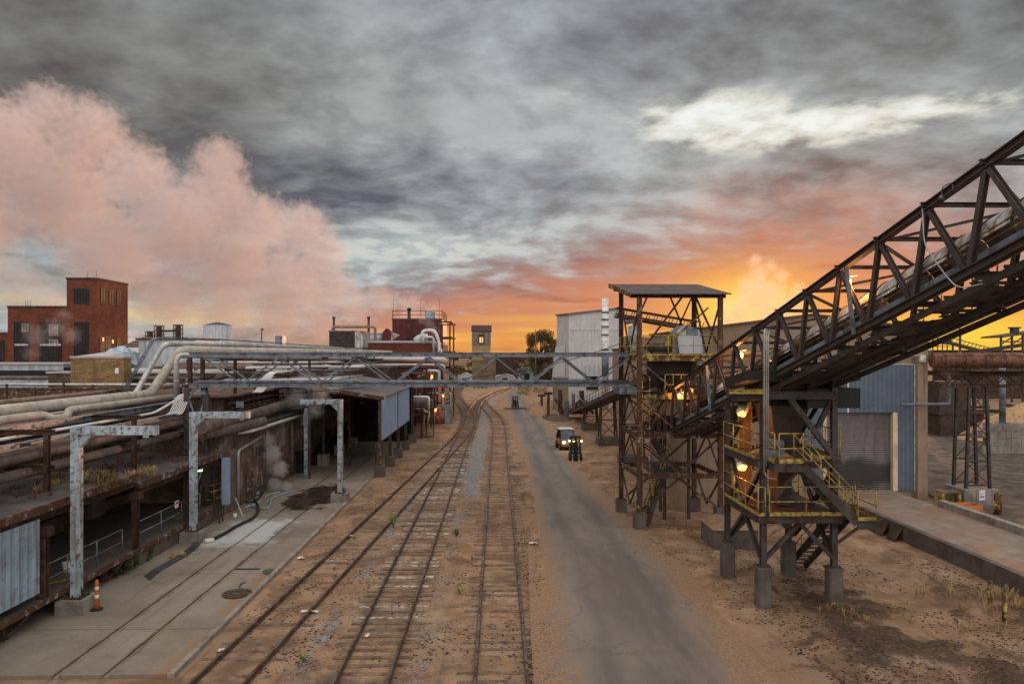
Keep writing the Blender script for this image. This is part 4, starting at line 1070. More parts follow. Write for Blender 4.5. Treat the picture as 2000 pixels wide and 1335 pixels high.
b = MB(); b.box(8.7, 39.2, 8.2, 10.6, 41.4, 8.96); b.hexa([(9.3,39.8,7.24),(10,39.8,7.24),(10,40.8,7.24),(9.3,40.8,7.24),(8.7,39.2,8.198),(10.6,39.2,8.198),(10.6,41.4,8.198),(8.7,41.4,8.198)]); part(b, 'body', 'black', bx)
b = MB(); b.box(10.75, 38.6, 7.25, 11.3, 39.2, 8.75); part(b, 'duct', 'rusty_white', bx)
b = MB(); b.tube(bend([(10.9, 38.5, 8.95), (11.5, 38.5, 8.95), (11.5, 38.5, 7.3)], .35), .06, 8); b.tube(bend([(10.9, 38.5, 8.80), (11.36, 38.5, 8.80), (11.36, 38.5, 7.3)], .3), .05, 8); part(b, 'pipe', 'silver_pipe', bx)
b = MB(); b.box(11.35, 38.0, 5.25, 11.6, 38.12, 5.65); solo(b, 'junction_box', 'blue_cabinet', 'small pale blue junction box on the roofed tower railing', 'electrical box')
b = MB()
for k in range(9): b.box(8.4+.35*k, 39.0, 5.14, 8.66+.35*k, 41.0+.1*(k % 3), 5.5+.5*((k*7) % 5)/5)
solo(b, 'machinery', 'black', 'dark machinery crowded on the middle deck of the roofed tower', 'machine')
# short belt conveyor at the head of the tower
t = thing('belt_conveyor', 'short dark belt conveyor sloping down behind the corner posts of the roofed tower', 'conveyor', (10, 44.6, 10.9))
c0, c1 = Vector((7.5, 44.6, 11.75)), Vector((12.9, 44.9, 10.85))
for dy in (0, .9):
    b = MB(); b.beam(c0+Vector((0,dy,0)), c1+Vector((0,dy,0)), .08, .14); b.beam(c0+Vector((0,dy,.55)), c1+Vector((0,dy,.55)), .06, .08)
    for k in range(12): p = c0.lerp(c1, k/11)+Vector((0,dy,0)); b.beam(p, p+Vector((.22,0,.55)), .04, .04)
    part(b, 'side_truss', 'dark_steel', t)
b = MB(); b.slab([c0+Vector((0,.1,.2)), c1+Vector((0,.1,.2)), c1+Vector((0,.8,.2)), c0+Vector((0,.8,.2))], .05); part(b, 'belt', 'black', t)
b = MB(); b.beam((7.9, 44.9, 9.3), (7.9, 44.9, 11.6), .1, .1); b.beam((7.9, 42.3, 9.25), (7.9, 44.9, 9.3), .1, .1); part(b, 'support', 'dark_steel', t)

# low conveyor rising from the chip yard into the tower
t = thing('feed_conveyor', 'dark trestle conveyor rising from the ground by the white building into the roofed tower', 'conveyor', (11.4, 75, 0))
fz = lambda Y: .55+(105-Y)*.1295
fp = lambda Y, dx=0, dz=0: (11.4+dx-(75-Y)*.0, Y, fz(Y)+dz)
for dx in (-.9, .9):
    b = MB(); b.beam(fp(105, dx), fp(43.5, dx), .12, .34); part(b, 'side_beam', 'dark_steel', t)
    b = MB()
    for z in (.55, 1.05): b.tube([fp(105, dx, z), fp(43.5, dx, z)], .03, 5)
    for k in range(26): b.tube([fp(105-2.4*k, dx, .1), fp(105-2.4*k, dx, 1.05)], .028, 5)
    part(b, 'handrail', 'rust', t)
b = MB(); b.slab([fp(105, -.84, -.1), fp(105, .84, -.1), fp(43.5, .84, -.1), fp(43.5, -.84, -.1)], .1); part(b, 'pan', 'black', t)
b = MB(); b.slab([fp(105, -.3, .35), fp(105, .84, .35), fp(43.5, .84, .35), fp(43.5, -.3, .35)], .25); part(b, 'belt', 'rust', t)
for Y, hb in ((73.5, .75), (87, .8), (60, .8)):
    b = MB(); b.box(10.3, Y-1.1, 0, 12.5, Y+1.1, hb); part(b, 'footing', 'dark_concrete', t)
    b = MB(); zt = fz(Y)-.2
    for dx in (-.85, .85):
        for dy in (-.8, .8): b.beam((11.4+dx, Y+dy, hb), (11.4+dx*.8, Y+dy*.5, zt), .14, .14)
        b.beam((11.4+dx, Y-.8, hb+.1), (11.4+dx*.85, Y+.6, (hb+zt)/2), .07, .07); b.beam((11.4+dx, Y+.8, hb+.1), (11.4+dx*.85, Y-.6, (hb+zt)/2), .07, .07)
    for a_, c_ in ((0, .5), (.5, 1)):
        za, zb_ = hb+(zt-hb)*a_+.1, hb+(zt-hb)*c_-.1
        b.beam((10.57, Y-.8+.15*a_, za), (12.2, Y-.7, zb_), .07, .07); b.beam((12.23, Y-.8+.15*a_, za), (10.6, Y-.7, zb_), .07, .07)
    b.beam((10.5, Y-.65, (hb+zt)/2), (12.3, Y-.65, (hb+zt)/2), .1, .1)
    part(b, 'trestle', 'rust', t)

# concrete around the towers
b = MB(); b.box(10.35, 33.8, -.1, 12.45, 36.0, .95); hop = thing('hopper_block', 'square concrete block heaped with chips, behind the stair tower', 'concrete block', (11.4, 34.9, 0)); part(b, 'block', 'dark_concrete', hop)
b = MB(); b.hexa([(10.3,33.75,.952),(12.5,33.75,.952),(12.5,36.05,.952),(10.3,36.05,.952),(10.9,34.4,1.3),(11.9,34.4,1.34),(11.9,35.4,1.3),(10.9,35.4,1.38)]); part(b, 'chip_heap', 'sand_heap', hop)
b = MB(); b.box(10.6, 43.4, -.1, 12.7, 43.75, 4.4); b.box(12.702, 43.42, -.1, 15.5, 43.7, 3.4); solo(b, 'concrete_wall', 'tan_wall', 'tan concrete wall standing behind the roofed tower', 'wall')
b = MB(); b.box(11.35, 41.6, -.1, 11.95, 42.2, .95); b.box(11.2, 37.2, -.1, 11.7, 37.7, .2)
b2 = MB(); b2.tube([(10.0, 37.9, 2.6), (10.05, 37.7, .05)], .012, 5); solo(b2, 'hanging_rope', 'tan_hose', 'thin rope hanging from the roofed tower down to the sand', 'rope')

# ------------------------------------------------------------------ tan warehouse with roller door
t = thing('warehouse', 'tan warehouse with blue cladding round a grey roller door', 'warehouse', (20, 60, 0))
BX0, BX1, BY0, BY1 = 12.95, 27.6, 45.5, 60.0
b = MB(); ez, rz_ = 11.05, 11.95; xm_ = (BX0+BX1)/2
dx0, dx1, dzt = 21.2, 25.5, 5.6
b._add([(BX0,BY0,-.2),(dx0,BY0,-.2),(dx0,BY0,dzt),(dx1,BY0,dzt),(dx1,BY0,-.2),(BX1,BY0,-.2),(BX1,BY0,ez),(xm_,BY0,rz_),(BX0,BY0,ez)], [(0,1,2,3,4,5,6,7,8)])
b._add([(BX0,BY0,-.2),(BX0,BY1,-.2),(BX0,BY1,ez),(BX0,BY0,ez)], [(0,3,2,1)]); b._add([(BX1,BY0,-.2),(BX1,BY1,-.2),(BX1,BY1,ez),(BX1,BY0,ez)], [(0,1,2,3)])
b._add([(BX0,BY1,-.2),(BX1,BY1,-.2),(BX1,BY1,ez),(xm_,BY1,rz_),(BX0,BY1,ez)], [(0,4,3,2,1)])
part(b, 'wall', 'tan_wall', t)
b = MB(); b.slab([(BX0-.15,BY0-.2,ez-.0),(xm_,BY0-.2,rz_+.03),(xm_,BY1,rz_+.03),(BX0-.15,BY1,ez)][::1], .1); b.slab([(xm_,BY0-.2,rz_+.03),(BX1+.15,BY0-.2,ez),(BX1+.15,BY1,ez),(xm_,BY1,rz_+.03)], .1); part(b, 'roof', 'roof_brown', t)
b = MB(); b.box(26.93, BY0-.35, -.2, BX1+.03, BY0-.003, 10.9); b.box(26.93, BY0-.42, -.2, 27.3, BY0-.352, 10.9); part(b, 'pilaster', 'tan_wall', t)
b = MB(); b.box(19.8, BY0-.12, dzt, 26.88, BY0-.004, 8.68); b.box(25.8, BY0-.12, .55, 26.88, BY0-.004, dzt-.003); b.box(19.8, BY0-.12, .55, 20.95, BY0-.004, dzt-.003); part(b, 'cladding', 'blue_siding', t)
b = MB(); b.box(26.885, BY0-.16, .55, 26.925, BY0-.004, 8.7); b.box(19.78, BY0-.15, 8.684, 26.9, BY0-.004, 8.72); b.box(22.52, BY0-.15, dzt+.002, 22.62, BY0-.122, 8.68); part(b, 'trim', 'white', t)
b = MB(); b.box(25.5, BY0-.14, .55, 25.8, BY0+.25, dzt-.004); part(b, 'jamb', 'cream', t); b = MB(); b.box(20.95, BY0-.14, .55, 21.2, BY0+.25, dzt-.004); part(b, 'jamb', 'cream', t)
def door_mat():
    m = bpy.data.materials.new('roller_door'); m.use_nodes = True
    t_ = NT(m.node_tree); b_ = t_.n['Principled BSDF']; P = t_.pos(); x, y, z = t_.sep(P)
    n = t_.noise(P, .7, 5, .6); f = t_.noise(t_.scale(P, (1, 1, .2)), 2.2, 5, .6)
    w = t_.mr(t_.m('SINE', t_.mul(z, 2*math.pi/.15)), -.7, .7)
    c = t_.mix(t_.mr(f, .35, .7), (.20, .185, .19, 1), (.125, .108, .108, 1))
    u = t_.m('ABSOLUTE', t_.div(t_.sub(x, 23.3), 2.7)); v = t_.m('ABSOLUTE', t_.div(t_.sub(z, 1.6), 1.25))
    st = t_.mr(t_.add(t_.add(t_.mul(u, .45), v), t_.mul(t_.sub(n, .5), 1.0)), 1.05, .55)
    c = t_.mix(t_.mul(st, .85), c, (.028, .024, .025, 1))
    c = t_.vm('SCALE', c, t_.mr(w, 0, 1, .68, 1.12))
    t_.put(b_.inputs['Base Color'], c); b_.inputs['Roughness'].default_value = .5; b_.inputs['Metallic'].default_value = .2
    bp = t_.n.new('ShaderNodeBump'); bp.inputs['Strength'].default_value = .7; bp.inputs['Distance'].default_value = .04
    t_.put(bp.inputs['Height'], w); t_.l.new(bp.outputs[0], b_.inputs['Normal']); return m
M['roller_door'] = door_mat()
b = MB(); b.box(dx0, BY0+.18, .55, dx1, BY0+.24, dzt); part(b, 'roller_door', 'roller_door', t)
b = MB(); b.box(27.0, BY0-.62, 8.85, 27.35, BY0-.43, 9.3); part(b, 'meter_box', 'white', t)
b = MB(); b.tube([(22.0, BY0-.5, 9.25), (27.0, BY0-.5, 9.25)], .05, 7); b.beam((23.9, BY0-.5, 9.2), (23.9, BY0-.01, 8.9), .04, .04); part(b, 'conduit', 'beige_pipe', t)
b = MB(); b.tube(bend([(25.7, BY0-.7, 6.15), (28.7, BY0-.9, 6.2), (28.7, BY0-.9, 8.1), (31, BY0-.9, 8.1)], .12), .09, 8); part(b, 'overhang_pipe', 'grey_steel', t)

t = thing('sun_blocker_hall', 'long tan block added behind the warehouse to keep low sun off the dock', 'building', (23, 88, 0))  # added block, sized to stop the low sun before it reaches the dock
b = MB(); b.box(18.6, 60.05, -.1, 27.5, 115, 10.0); part(b, 'wall', 'tan_wall', t)
b = MB(); b.slab([(18.4, 60.03, 10.003), (27.7, 60.03, 10.003), (27.7, 115.2, 10.003), (18.4, 115.2, 10.003)], -.2); part(b, 'roof', 'roof_brown', t)

# ------------------------------------------------------------------ ramp up to the roller door
b = MB(); b.box(20.62, 6, -.3, 25.2, 45.2, .66); struct(b, 'ramp', 'ramp', 'concrete ramp up to the roller door')
b = MB(); b.box(20.30, 6, -.3, 20.617, 40.5, .80); struct(b, 'retaining_wall', 'dark_concrete', 'stained concrete retaining wall of the ramp')
tag(bpy.data.objects['retaining_wall'], None, 'wall'); del bpy.data.objects['retaining_wall']['kind']
b = MB(); b.box(25.203, 6, -.3, 25.62, 40.2, 1.02); solo(b, 'parapet_wall', 'concrete', 'low pale concrete parapet along the far edge of the ramp', 'wall')
for k, (y, l_) in enumerate(((37.4, .9), (36.4, 1.0), (35.2, .8))):
    b = MB(); b.slab([(20.0-.12, y, -.02), (20.0-.12, y+l_, -.02), (20.28, y+l_, .70), (20.28, y, .66)], .03)
    solo(b, 'steel_plate', 'rust', ['rusty steel plate leaning on the ramp wall, nearest the stair tower', 'widest of three rusty plates leaning on the ramp wall', 'narrow rusty plate, last of three leaning on the ramp wall'][k].replace('nearest', 'next to'), 'steel plate', 'rusty plates leaning on the ramp wall')
def bollard(x, y, h, r, label, m='yellow'):
    t = thing('bollard', label, 'bollard', (x, y, 0), 'yellow steel bollards')
    b = MB(); b.cyl(x, y, -.05, h, r, 14); part(b, 'post', m, t)
    b = MB(); b.tube([(x, y, h), (x, y, h+r*.4), (x, y, h+r*.6)], r, 14, True, [r*1.01, r*.75, r*.2]); part(b, 'cap', 'yellow_rust', t)
p = G(1949, 1003); bollard(p.x, p.y, 1.15, .2, 'thick yellow bollard with peeling paint beyond the ramp parapet', 'yellow_rust')
p = G(1934, 1180); bollard(p.x, p.y, .85, .09, 'thin yellow post by the ramp wall in dry grass', 'yellow_rust')
p = G(1962, 1212); bollard(p.x, p.y, .95, .08, 'leaning yellow post amid dark bark and dry grass', 'yellow_rust')
p = G(1829, 840); bollard(p.x, p.y, 1.9, .5, 'fat pale yellow bollard by the warehouse corner', 'yellow')
t = thing('work_stand', 'low yellow steel work stand by the trestle footing', 'stand', (27.4, 42.4, 0)); p = G(1853, 985, 0)
x, y = p.x, p.y
b = MB(); b.box(x-.6, y-.3, .78, x+.6, y+.5, .84); part(b, 'top', 'timber', t); b = None
for dx, dy in ((-.55, -.25), (.5, -.25), (-.55, .42), (.5, .42)): b = MB(); b.box(x+dx-.08, y+dy-.08, 0, x+dx+.08, y+dy+.08, .778); part(b, 'leg', 'yellow', t)
t = thing('crate', 'open orange wooden crate lying beside the yellow work stand', 'crate', (28, 41, 0)); p = G(1880, 996, 0); x, y = p.x, p.y
for (a, c, e, f, h) in ((-.9, -.5, .9, -.45, .38), (-.9, .45, .9, .5, .38), (-.9, -.447, -.85, .447, .38), (.85, -.447, .9, .447, .38), (-.847, -.447, .847, .447, .06)):
    b = MB(); b.box(x+a, y+c, .02, x+e, y+f, h); part(b, 'board', 'orange_crate', t)
p = G(1840, 970); b = MB()
for k in range(4): b.box(p.x-.6, p.y-.5+.28*k, .0, p.x+.6, p.y-.3+.28*k, .1)
solo(b, 'pallet', 'timber', 'flat grey timber pallet by the warehouse corner', 'pallet')

# ------------------------------------------------------------------ round covered conveyor on a trestle, chip yard
t = thing('tube_conveyor', 'rust brown round covered conveyor crossing high beside the warehouse', 'conveyor', (33, 44.4, 9.0))
ty = lambda x: 44.6-(x-29)*.12
b = MB(); b.tube([(27.65, ty(27.65), 8.98), (44, ty(44), 8.98)], .48, 20); part(b, 'cover', 'brown_cover', t)
for k in range(13):
    x = 28.2+1.2*k; b = MB(); b.tube([(x, ty(x)-.5*math.cos(a), 8.98+.5*math.sin(a)) for a in np.linspace(-.6, math.pi+.6, 16)], .03, 5); part(b, 'band', 'rusty_white', t)
b = MB()
for dy in (-.9, .7): b.ibeam((27.65, ty(27.65)+dy, 8.15), (44, ty(44)+dy, 8.15), .12, .3, .02); b.beam((27.65, ty(27.65)+dy, 7.35), (44, ty(44)+dy, 7.35), .1, .12)
for k in range(12):
    x = 27.9+1.35*k
    for dy in (-.9, .7): b.beam((x, ty(x)+dy, 7.4), (x+.68, ty(x)+dy, 8.0), .06, .06); b.beam((x+.68, ty(x)+dy, 8.0), (x+1.35, ty(x)+dy, 7.4), .06, .06)
    b.beam((x, ty(x)-.85, 8.15), (x, ty(x)+.65, 8.15), .08, .1)
part(b, 'girder', 'rust', t)
b = MB(); b.box(29, 42.9, 8.32, 44, 43.6, 8.36); part(b, 'walkway', 'dark_steel', t)
b = MB(); b.rail([(27.7, ty(27.7)-.95, 8.3), (44, ty(44)-.95, 8.3)], (.5, .95), .02, True, 5, 1.3); part(b, 'handrail', 'rust', t)
for (tx, ty_, hb) in ((29.9, 44.3, 1.0), (40.5, 43, 1.0)):
    b = MB(); b.box(tx-1.1, ty_-1.0, -.1, tx+1.1, ty_+1.0, hb); part(b, 'footing', 'concrete', t)
    b = MB()
    for dx in (-.75, .75):
        for dy in (-.6, .6): b.ibeam((tx+dx, ty_+dy, hb), (tx+dx*.72, ty_+dy, 7.28), .16, .16, .02, up=(0,1,0))
    for k in range(4):
        f0, f1 = k/4, (k+1)/4; w0, w1 = .75-.21*f0, .75-.21*f1; z0, z1 = hb+.2+(7.0-hb)*f0, hb+.1+(7.0-hb)*f1
        b.beam((tx-w0, ty_-.6, z0), (tx+w0, ty_-.6, z0), .08, .1)
        b.beam((tx-w0, ty_-.62, z0), (tx+w1, ty_-.62, z1), .04, .05); b.beam((tx+w0, ty_-.58, z0), (tx-w1, ty_-.58, z1), .04, .05)
        b.beam((tx-w0, ty_+.6, z0), (tx+w0, ty_+.6, z0), .08, .1); b.beam((tx-w0, ty_+.6, z0), (tx+w1, ty_+.62, z1), .04, .05)
    part(b, 'trestle', 'dark_steel', t)
b = MB(); q_ = AY(1918, 966, 43.28); b.box(q_.x-.18, q_.y-.02, .35, q_.x+.18, q_.y, .98); sg = solo(b, 'notice', 'sign_white', 'small white notice on the concrete trestle footing', 'sign')
b = MB(); b.box(-.13, -.025, .18, .13, -.021, .27); b.box(-.13, -.025, .36, .02, -.021, .40)
o = b.build('print', 'sign_blue', None, (0,0,0)); o.parent = sg; o.location = (0, 0, .0)

def heap(name, mat, label, cat, cx, cy, rx, ry, h, seed=1, pts=None):
    b = MB(); n, m_ = 46, 12; vs = [(cx, cy, h)]; fs = []
    for i in range(1, m_+1):
        for j in range(n):
            a = 2*math.pi*j/n; f = i/m_; q_ = Vector((math.cos(a)*f*2.2+seed*7, math.sin(a)*f*2.2, seed)); nn = mnoise.fractal(q_, 1.0, 2.0, 4)
            r_ = f*(1+.10*mnoise.noise(Vector((math.cos(a)*1.4, math.sin(a)*1.4, seed*3.1))))
            vs.append((cx+rx*r_*math.cos(a), cy+ry*r_*math.sin(a), max(-.05, h*(1-f**1.15)*(1+.10*nn)+h*.03*nn)-.02*(i == m_)))
    for j in range(n): fs.append((0, 1+j, 1+(j+1) % n))
    for i in range(m_-1):
        for j in range(n): k = 1+i*n; fs.append((k+j, k+n+j, k+n+(j+1) % n, k+(j+1) % n))
    b._add(vs, fs, True); return solo(b, name, mat, label, cat)
heap('chip_heap', 'chips', 'tall heap of pale wood chips behind the block bin wall', 'heap', 63.0, 76, 12.5, 9, 6.8, 2)
t = thing('bin_wall', 'grey concrete block bin wall in front of the wood chip heap', 'wall', (50, 66, 0))
for r_ in range(4):
    for k in range(7):
        b = MB(); x = 45.6+1.5*k+(.5 if r_ % 2 else 0); b.box(x, 66, .72*r_, x+1.48, 66.7, .72*r_+.70); part(b, 'block', 'concrete', t)
p = AY(1972, 760, 65.4); b = MB(); b.cyl(p.x, 66.35, 2.9, 8.3, .28, 14); b.box(p.x-.45, 65.9, 2.885, p.x+.45, 66.8, 2.899); solo(b, 'steel_column', 'grey_steel', 'round grey steel column standing on the block bin wall', 'column')

# ================================================================== plant beside the apron
# ------------------------------------------------------------------ loading dock
DX = -15.75
t = thing('loading_dock', 'long dark roofed loading dock beside the apron, weeds on its roof', 'loading dock', (-18, 28, 0))
b = MB(); b.box(-21.5, 12, .66, DX, 41.2, .85); part(b, 'floor', 'dark_concrete', t)
b = MB(); b.box(DX+.003, 12, .70, DX+.10, 31.2, .89); b.box(DX+.003, 31.23, .70, DX+.10, 41.2, .88); part(b, 'edge_angle', 'rusty_white', t)
b = MB(); b.box(DX-.2, 31, .0, DX-.02, 41.2, .655); part(b, 'base_wall', 'dark_concrete', t)
for y in (14.5, 17.5, 20.5, 23.5, 26.8, 29.5):
    b = MB(); b.ibeam((DX-.35, y, -.1), (DX-.35, y, .64), .2, .2, .03, up=(0,1,0)); b.beam((DX-.35, y+.1, .1), (DX-.1, y+.9, .6), .1, .1); part(b, 'support_post', 'rust', t)
b = MB(); b.box(-21.6, 12, -.1, -21.3, 41.2, 4.6); b.box(-18.2, 12, -.1, -18.0, 41.2, .64); part(b, 'back_wall', 'brown_brick', t)
b = MB(); b.box(-21.3, 41.2, -.1, DX-.1, 41.4, 4.2); part(b, 'end_wall', 'brown_brick', t)
for (y0, y1, z) in ((12, 31.3, 4.15), (31.33, 41.25, 3.76)):
    b = MB(); b.box(-22.4, y0, z-.16, DX+.06, y1, z); part(b, 'roof', 'roof_dark', t)
    b = MB(); b.box(DX+.063, y0, z-.24, DX+.13, y1, z+.04); part(b, 'fascia', 'rusty_white', t)
    b = MB(); b.ibeam((DX-.1, y0, z-.34), (DX-.1, y1, z-.34), .2, .34, .03)
    for k in range(9): yy = y0+.5+(y1-y0-1)*k/8; b.ibeam((-21.2, yy, z-.27), (DX-.25, yy, z-.27), .12, .2, .02)
    part(b, 'roof_beam', 'rust', t)
for y, m in ((31.5, 'rust'), (25.2, 'rust'), (36.6, 'rust'), (41.0, 'rust')):
    b = MB(); b.ibeam((DX-.12, y, .85), (DX-.12, y, 3.4), .24, .24, .03, up=(0,1,0)); b.box(DX-.30, y-.2, 3.02, DX+.12, y+.2, 3.36); part(b, 'column', m, t)
for y in (16, 22, 28, 34, 40): b = MB(); b.ibeam((-20.3, y, .85), (-20.3, y, 3.4), .2, .2, .03, up=(0,1,0)); part(b, 'column', 'rust', t)
b = MB(); b.box(DX-.02, 12, 1.18, DX+.02, 24.75, 3.72); part(b, 'corrugated_panel', 'rusty_corrugated', t)
b = MB()
for z in (1.5, 2.3, 3.0): b.tube([(-21.1, 13, z), (-21.1, 41, z)], .07, 7)
for k in range(8): b.box(-21.25, 14+3.3*k, .86, -20.9, 15.2+3.3*k, 1.6+.5*(k % 3))
part(b, 'wall_pipes', 'dark_pipe', t)
def dock_rail(y0, y1, label):
    b = MB(); b.rail([(DX-.28, y0, .85), (DX-.28, y1, .85)], (.52, 1.05), .024, True, 7, 2.0); solo(b, 'handrail', 'grey_steel', label, 'handrail', 'grey handrails on the dock edge')
dock_rail(24.9, 30.7, 'grey pipe handrail on the dock next to the corrugated sheet')
dock_rail(32.0, 38.6, 'grey pipe handrail on the dock with a small red and white notice')
p = AX(345, 985, DX-.24); b = MB(); b.box(p.x, p.y-.2, p.z-.15, p.x+.012, p.y+.2, p.z+.2); sg = solo(b, 'notice', 'sign_white', 'small red and white notice tied to the dock handrail', 'sign')
b = MB(); b.box(.013, -.14, .18, .016, .14, .30); b.box(.013, -.1, .07, .016, .1, .10); o = b.build('print', 'sign_red', None, (0,0,0)); o.parent = sg; o.location = (0, 0, 0)
p = G(131, 1117, .85); b = MB(); b.tube([(p.x, p.y, .852), (p.x, p.y, 1.22)], .16, 16, True, [.14, .17]); b.tube([(p.x, p.y, 1.215), (p.x, p.y, 1.25)], .18, 16); solo(b, 'bucket', 'white', 'white lidded bucket standing on the dock by the corrugated sheet', 'bucket')
p = G(116, 1136, .85); b = MB(); b.beam((p.x-.25, p.y-.3, .88), (p.x+.2, p.y+.3, .88), .05, .05); b.beam((p.x-.3, p.y-.2, .88), (p.x-.2, p.y-.4, .88), .05, .05); solo(b, 'pry_bar', 'yellow', 'yellow painted bar lying on the dock edge', 'bar')
# traffic post
p = G(189, 1190, AP); t = thing('traffic_post', 'orange and white striped traffic post at the foot of the dock', 'traffic post', (p.x, p.y, AP))
b = MB(); b.prism([(p.x+.22*math.cos(a), p.y+.22*math.sin(a)) for a in np.linspace(0, 2*math.pi, 9)[:-1]], AP, AP+.05); part(b, 'base', 'rubber', t)
b = MB(); b.tube([(p.x, p.y, AP+.05), (p.x, p.y, AP+1.05), (p.x, p.y, AP+1.1)], .07, 14, True, [.075, .06, .03]); part(b, 'post', 'orange_plastic', t)
for z in (.42, .72): b = MB(); b.cyl(p.x, p.y, AP+z, AP+z+.13, .0735, 14, .0725); part(b, 'white_band', 'sign_white', t)
# fluorescent lamp under the roof
p = AY(390, 917, 38.2); t = thing('dock_lamp', 'small lit greenish lamp under the dock roof', 'lamp', tuple(p))
b = MB(); b.box(p.x-.14, p.y-.1, p.z+.01, p.x+.14, p.y+.1, p.z+.10); part(b, 'housing', 'grey_steel', t)
b = MB(); b.hexa([(p.x-.10,p.y-.08,p.z-.07),(p.x+.10,p.y-.08,p.z-.07),(p.x+.10,p.y+.08,p.z-.07),(p.x-.10,p.y+.08,p.z-.07),(p.x-.12,p.y-.1,p.z+.008),(p.x+.12,p.y-.1,p.z+.008),(p.x+.12,p.y+.1,p.z+.008),(p.x-.12,p.y+.1,p.z+.008)]); part(b, 'lens', 'lamp_green', t)
l = lamp((.2, -.1, -.2), (.45, 1.0, .35), 5); l.parent = t
b = MB(); p0 = AY(434, 890, 40.6); p1 = AY(448, 965, 40.6); b.box(p0.x, 40.5, .86, p1.x, 40.75, 3.5); solo(b, 'sheet_post', 'panel_siding', 'pale blue sheet metal post at the far end of the dock', 'post')
t = thing('cage_ladder', 'yellow and rust ladder with a railed landing at the end of the dock', 'ladder', (-15.2, 39.6, AP))
b = MB(); b.rail([(-16.3, 39.4, .86), (-15.6, 39.4, .86), (-15.55, 40.3, .86)], (.5, .95, 1.3), .026, True, 6); part(b, 'railing', 'yellow_rust', t)
b = MB()
for dy in (0, .45): b.beam((-15.3, 39.5+dy, AP), (-15.5, 39.5+dy, 1.6), .06, .04)
for k in range(6): b.beam((-15.32-.02*k, 39.5, .3+.22*k), (-15.32-.02*k, 39.95, .3+.22*k), .05, .03)
part(b, 'steps', 'rust', t)

# ------------------------------------------------------------------ pipe gantries (inverted L posts)
def gantry(x, y, top, xa, label, sgn, padz=.55, w=.30):
    t = thing('gantry_post', label, 'gantry post', (x, y, 0), 'pale blue L shaped gantry posts over the rails in the apron')
    b = MB(); b.box(x-.50, y-.48, -.1, x+.50, y+.48, padz); part(b, 'pad', 'concrete', t)
    b = MB(); b.box(x-.33, y-.33, padz, x+.33, y+.33, padz+.035)
    for dx in (-.27, 0, .27):
        for dy in (-.27, .27): b.cyl(x+dx, y+dy, padz+.035, padz+.15, .025, 7)
    for dx, dy in ((.16, 0), (-.16, 0)): b.slab([(x+dx, y-.012, padz+.036), (x+dx*2, y-.012, padz+.036), (x+dx, y-.012, padz+.4)], .02)
    part(b, 'base_plate', 'rust', t)
    b = MB(); b.box(x-w/2, y-w/2, padz+.036, x+w/2, y+w/2, top-.001); part(b, 'post', 'blue_rusty', t)
    b = MB(); xs = x-w/2*sgn; h = .30
    b.box(min(xs, xa), y-w/2-.004, top, max(xs, xa), y+w/2+.004, top+h); part(b, 'arm', 'blue_rusty', t)
    b = MB(); g = x+w/2*sgn
    b.slab([(g, y-.1, top-.42), (g+.42*sgn, y-.1, top-.002), (g, y-.1, top-.002)][::1 if sgn > 0 else -1], .03); b.slab([(g, y+.13, top-.42), (g+.42*sgn, y+.13, top-.002), (g, y+.13, top-.002)][::1 if sgn > 0 else -1], .03)
    b.slab([(g+.003*sgn, y-.13, top-.46), (g+.46*sgn, y-.13, top-.003), (g+.46*sgn, y+.14, top-.003), (g+.003*sgn, y+.14, top-.46)][::-1 if sgn > 0 else 1], .015); part(b, 'gusset', 'blue_rusty', t)
    b = MB(); b.box(xa-.02*sgn, y-w/2-.02, top-.02, xa+.025*sgn, y+w/2+.02, top+h+.02); b.box(xa-.45*sgn, y-.08, top-.11, xa-.3*sgn, y+.08, top-.001); part(b, 'end_plate', 'blue_rusty', t)
    for zz in np.linspace(padz+1.2, top-.8, 4): pass
    return t
gantry(-15.32, 26.2, 6.45, -12.45, 'tall pale blue gantry post beside the striped traffic post', 1)
gantry(-15.22, 35.9, 6.18, -12.45, 'rusty pale blue gantry post at the dock by the coiled hoses', 1)
gantry(-10.02, 45.5, 6.18, -12.5, 'pale blue gantry post by the kerb, arm reaching back over the apron', -1)
t = thing('pipe_post', 'slim pale blue post with a box near its top at the edge of the shed', 'post', (-14.8, 55.2, 0))
b = MB(); b.box(-14.92, 55.1, 0, -14.68, 55.34, 5.2); part(b, 'post', 'blue_rusty', t)
b = MB(); b.box(-14.95, 54.95, 3.9, -14.55, 55.09, 4.7); part(b, 'switch_box', 'blue_cabinet', t)

# ------------------------------------------------------------------ truss bridge across the yard
t = thing('pipe_bridge', 'long grey steel truss bridge crossing over the tracks and road', 'bridge', (-5, 40.6, 7.5))
bx0, bx1, zt_, zb_ = -17.2, 7.55, 9.33, 7.62
tops = [-16.4, -12.2, -7.95, -3.95, -.1, 3.7, 7.45]
for y in (40.0, 41.7):
    b = MB(); b.ibeam((bx0, y, zt_), (bx1, y, zt_), .22, .25, .025); part(b, 'top_chord', 'grey_steel', t)
    b = MB(); b.ibeam((bx0, y, zb_), (bx1, y, zb_), .20, .19, .022); part(b, 'bottom_chord', 'grey_steel', t)
    for i in range(len(tops)-1):
        m_ = (tops[i]+tops[i+1])/2
        for xa_, xb_ in ((tops[i], m_-.08), (tops[i+1], m_+.08)):
            b = MB()
            for dy in (-.06, .06): b.angle((xa_, y+dy, zt_-.16), (xb_, y+dy, zb_+.11), .085, .018, up=(0, 1 if dy > 0 else -1, 0))
            part(b, 'diagonal', 'grey_steel', t)
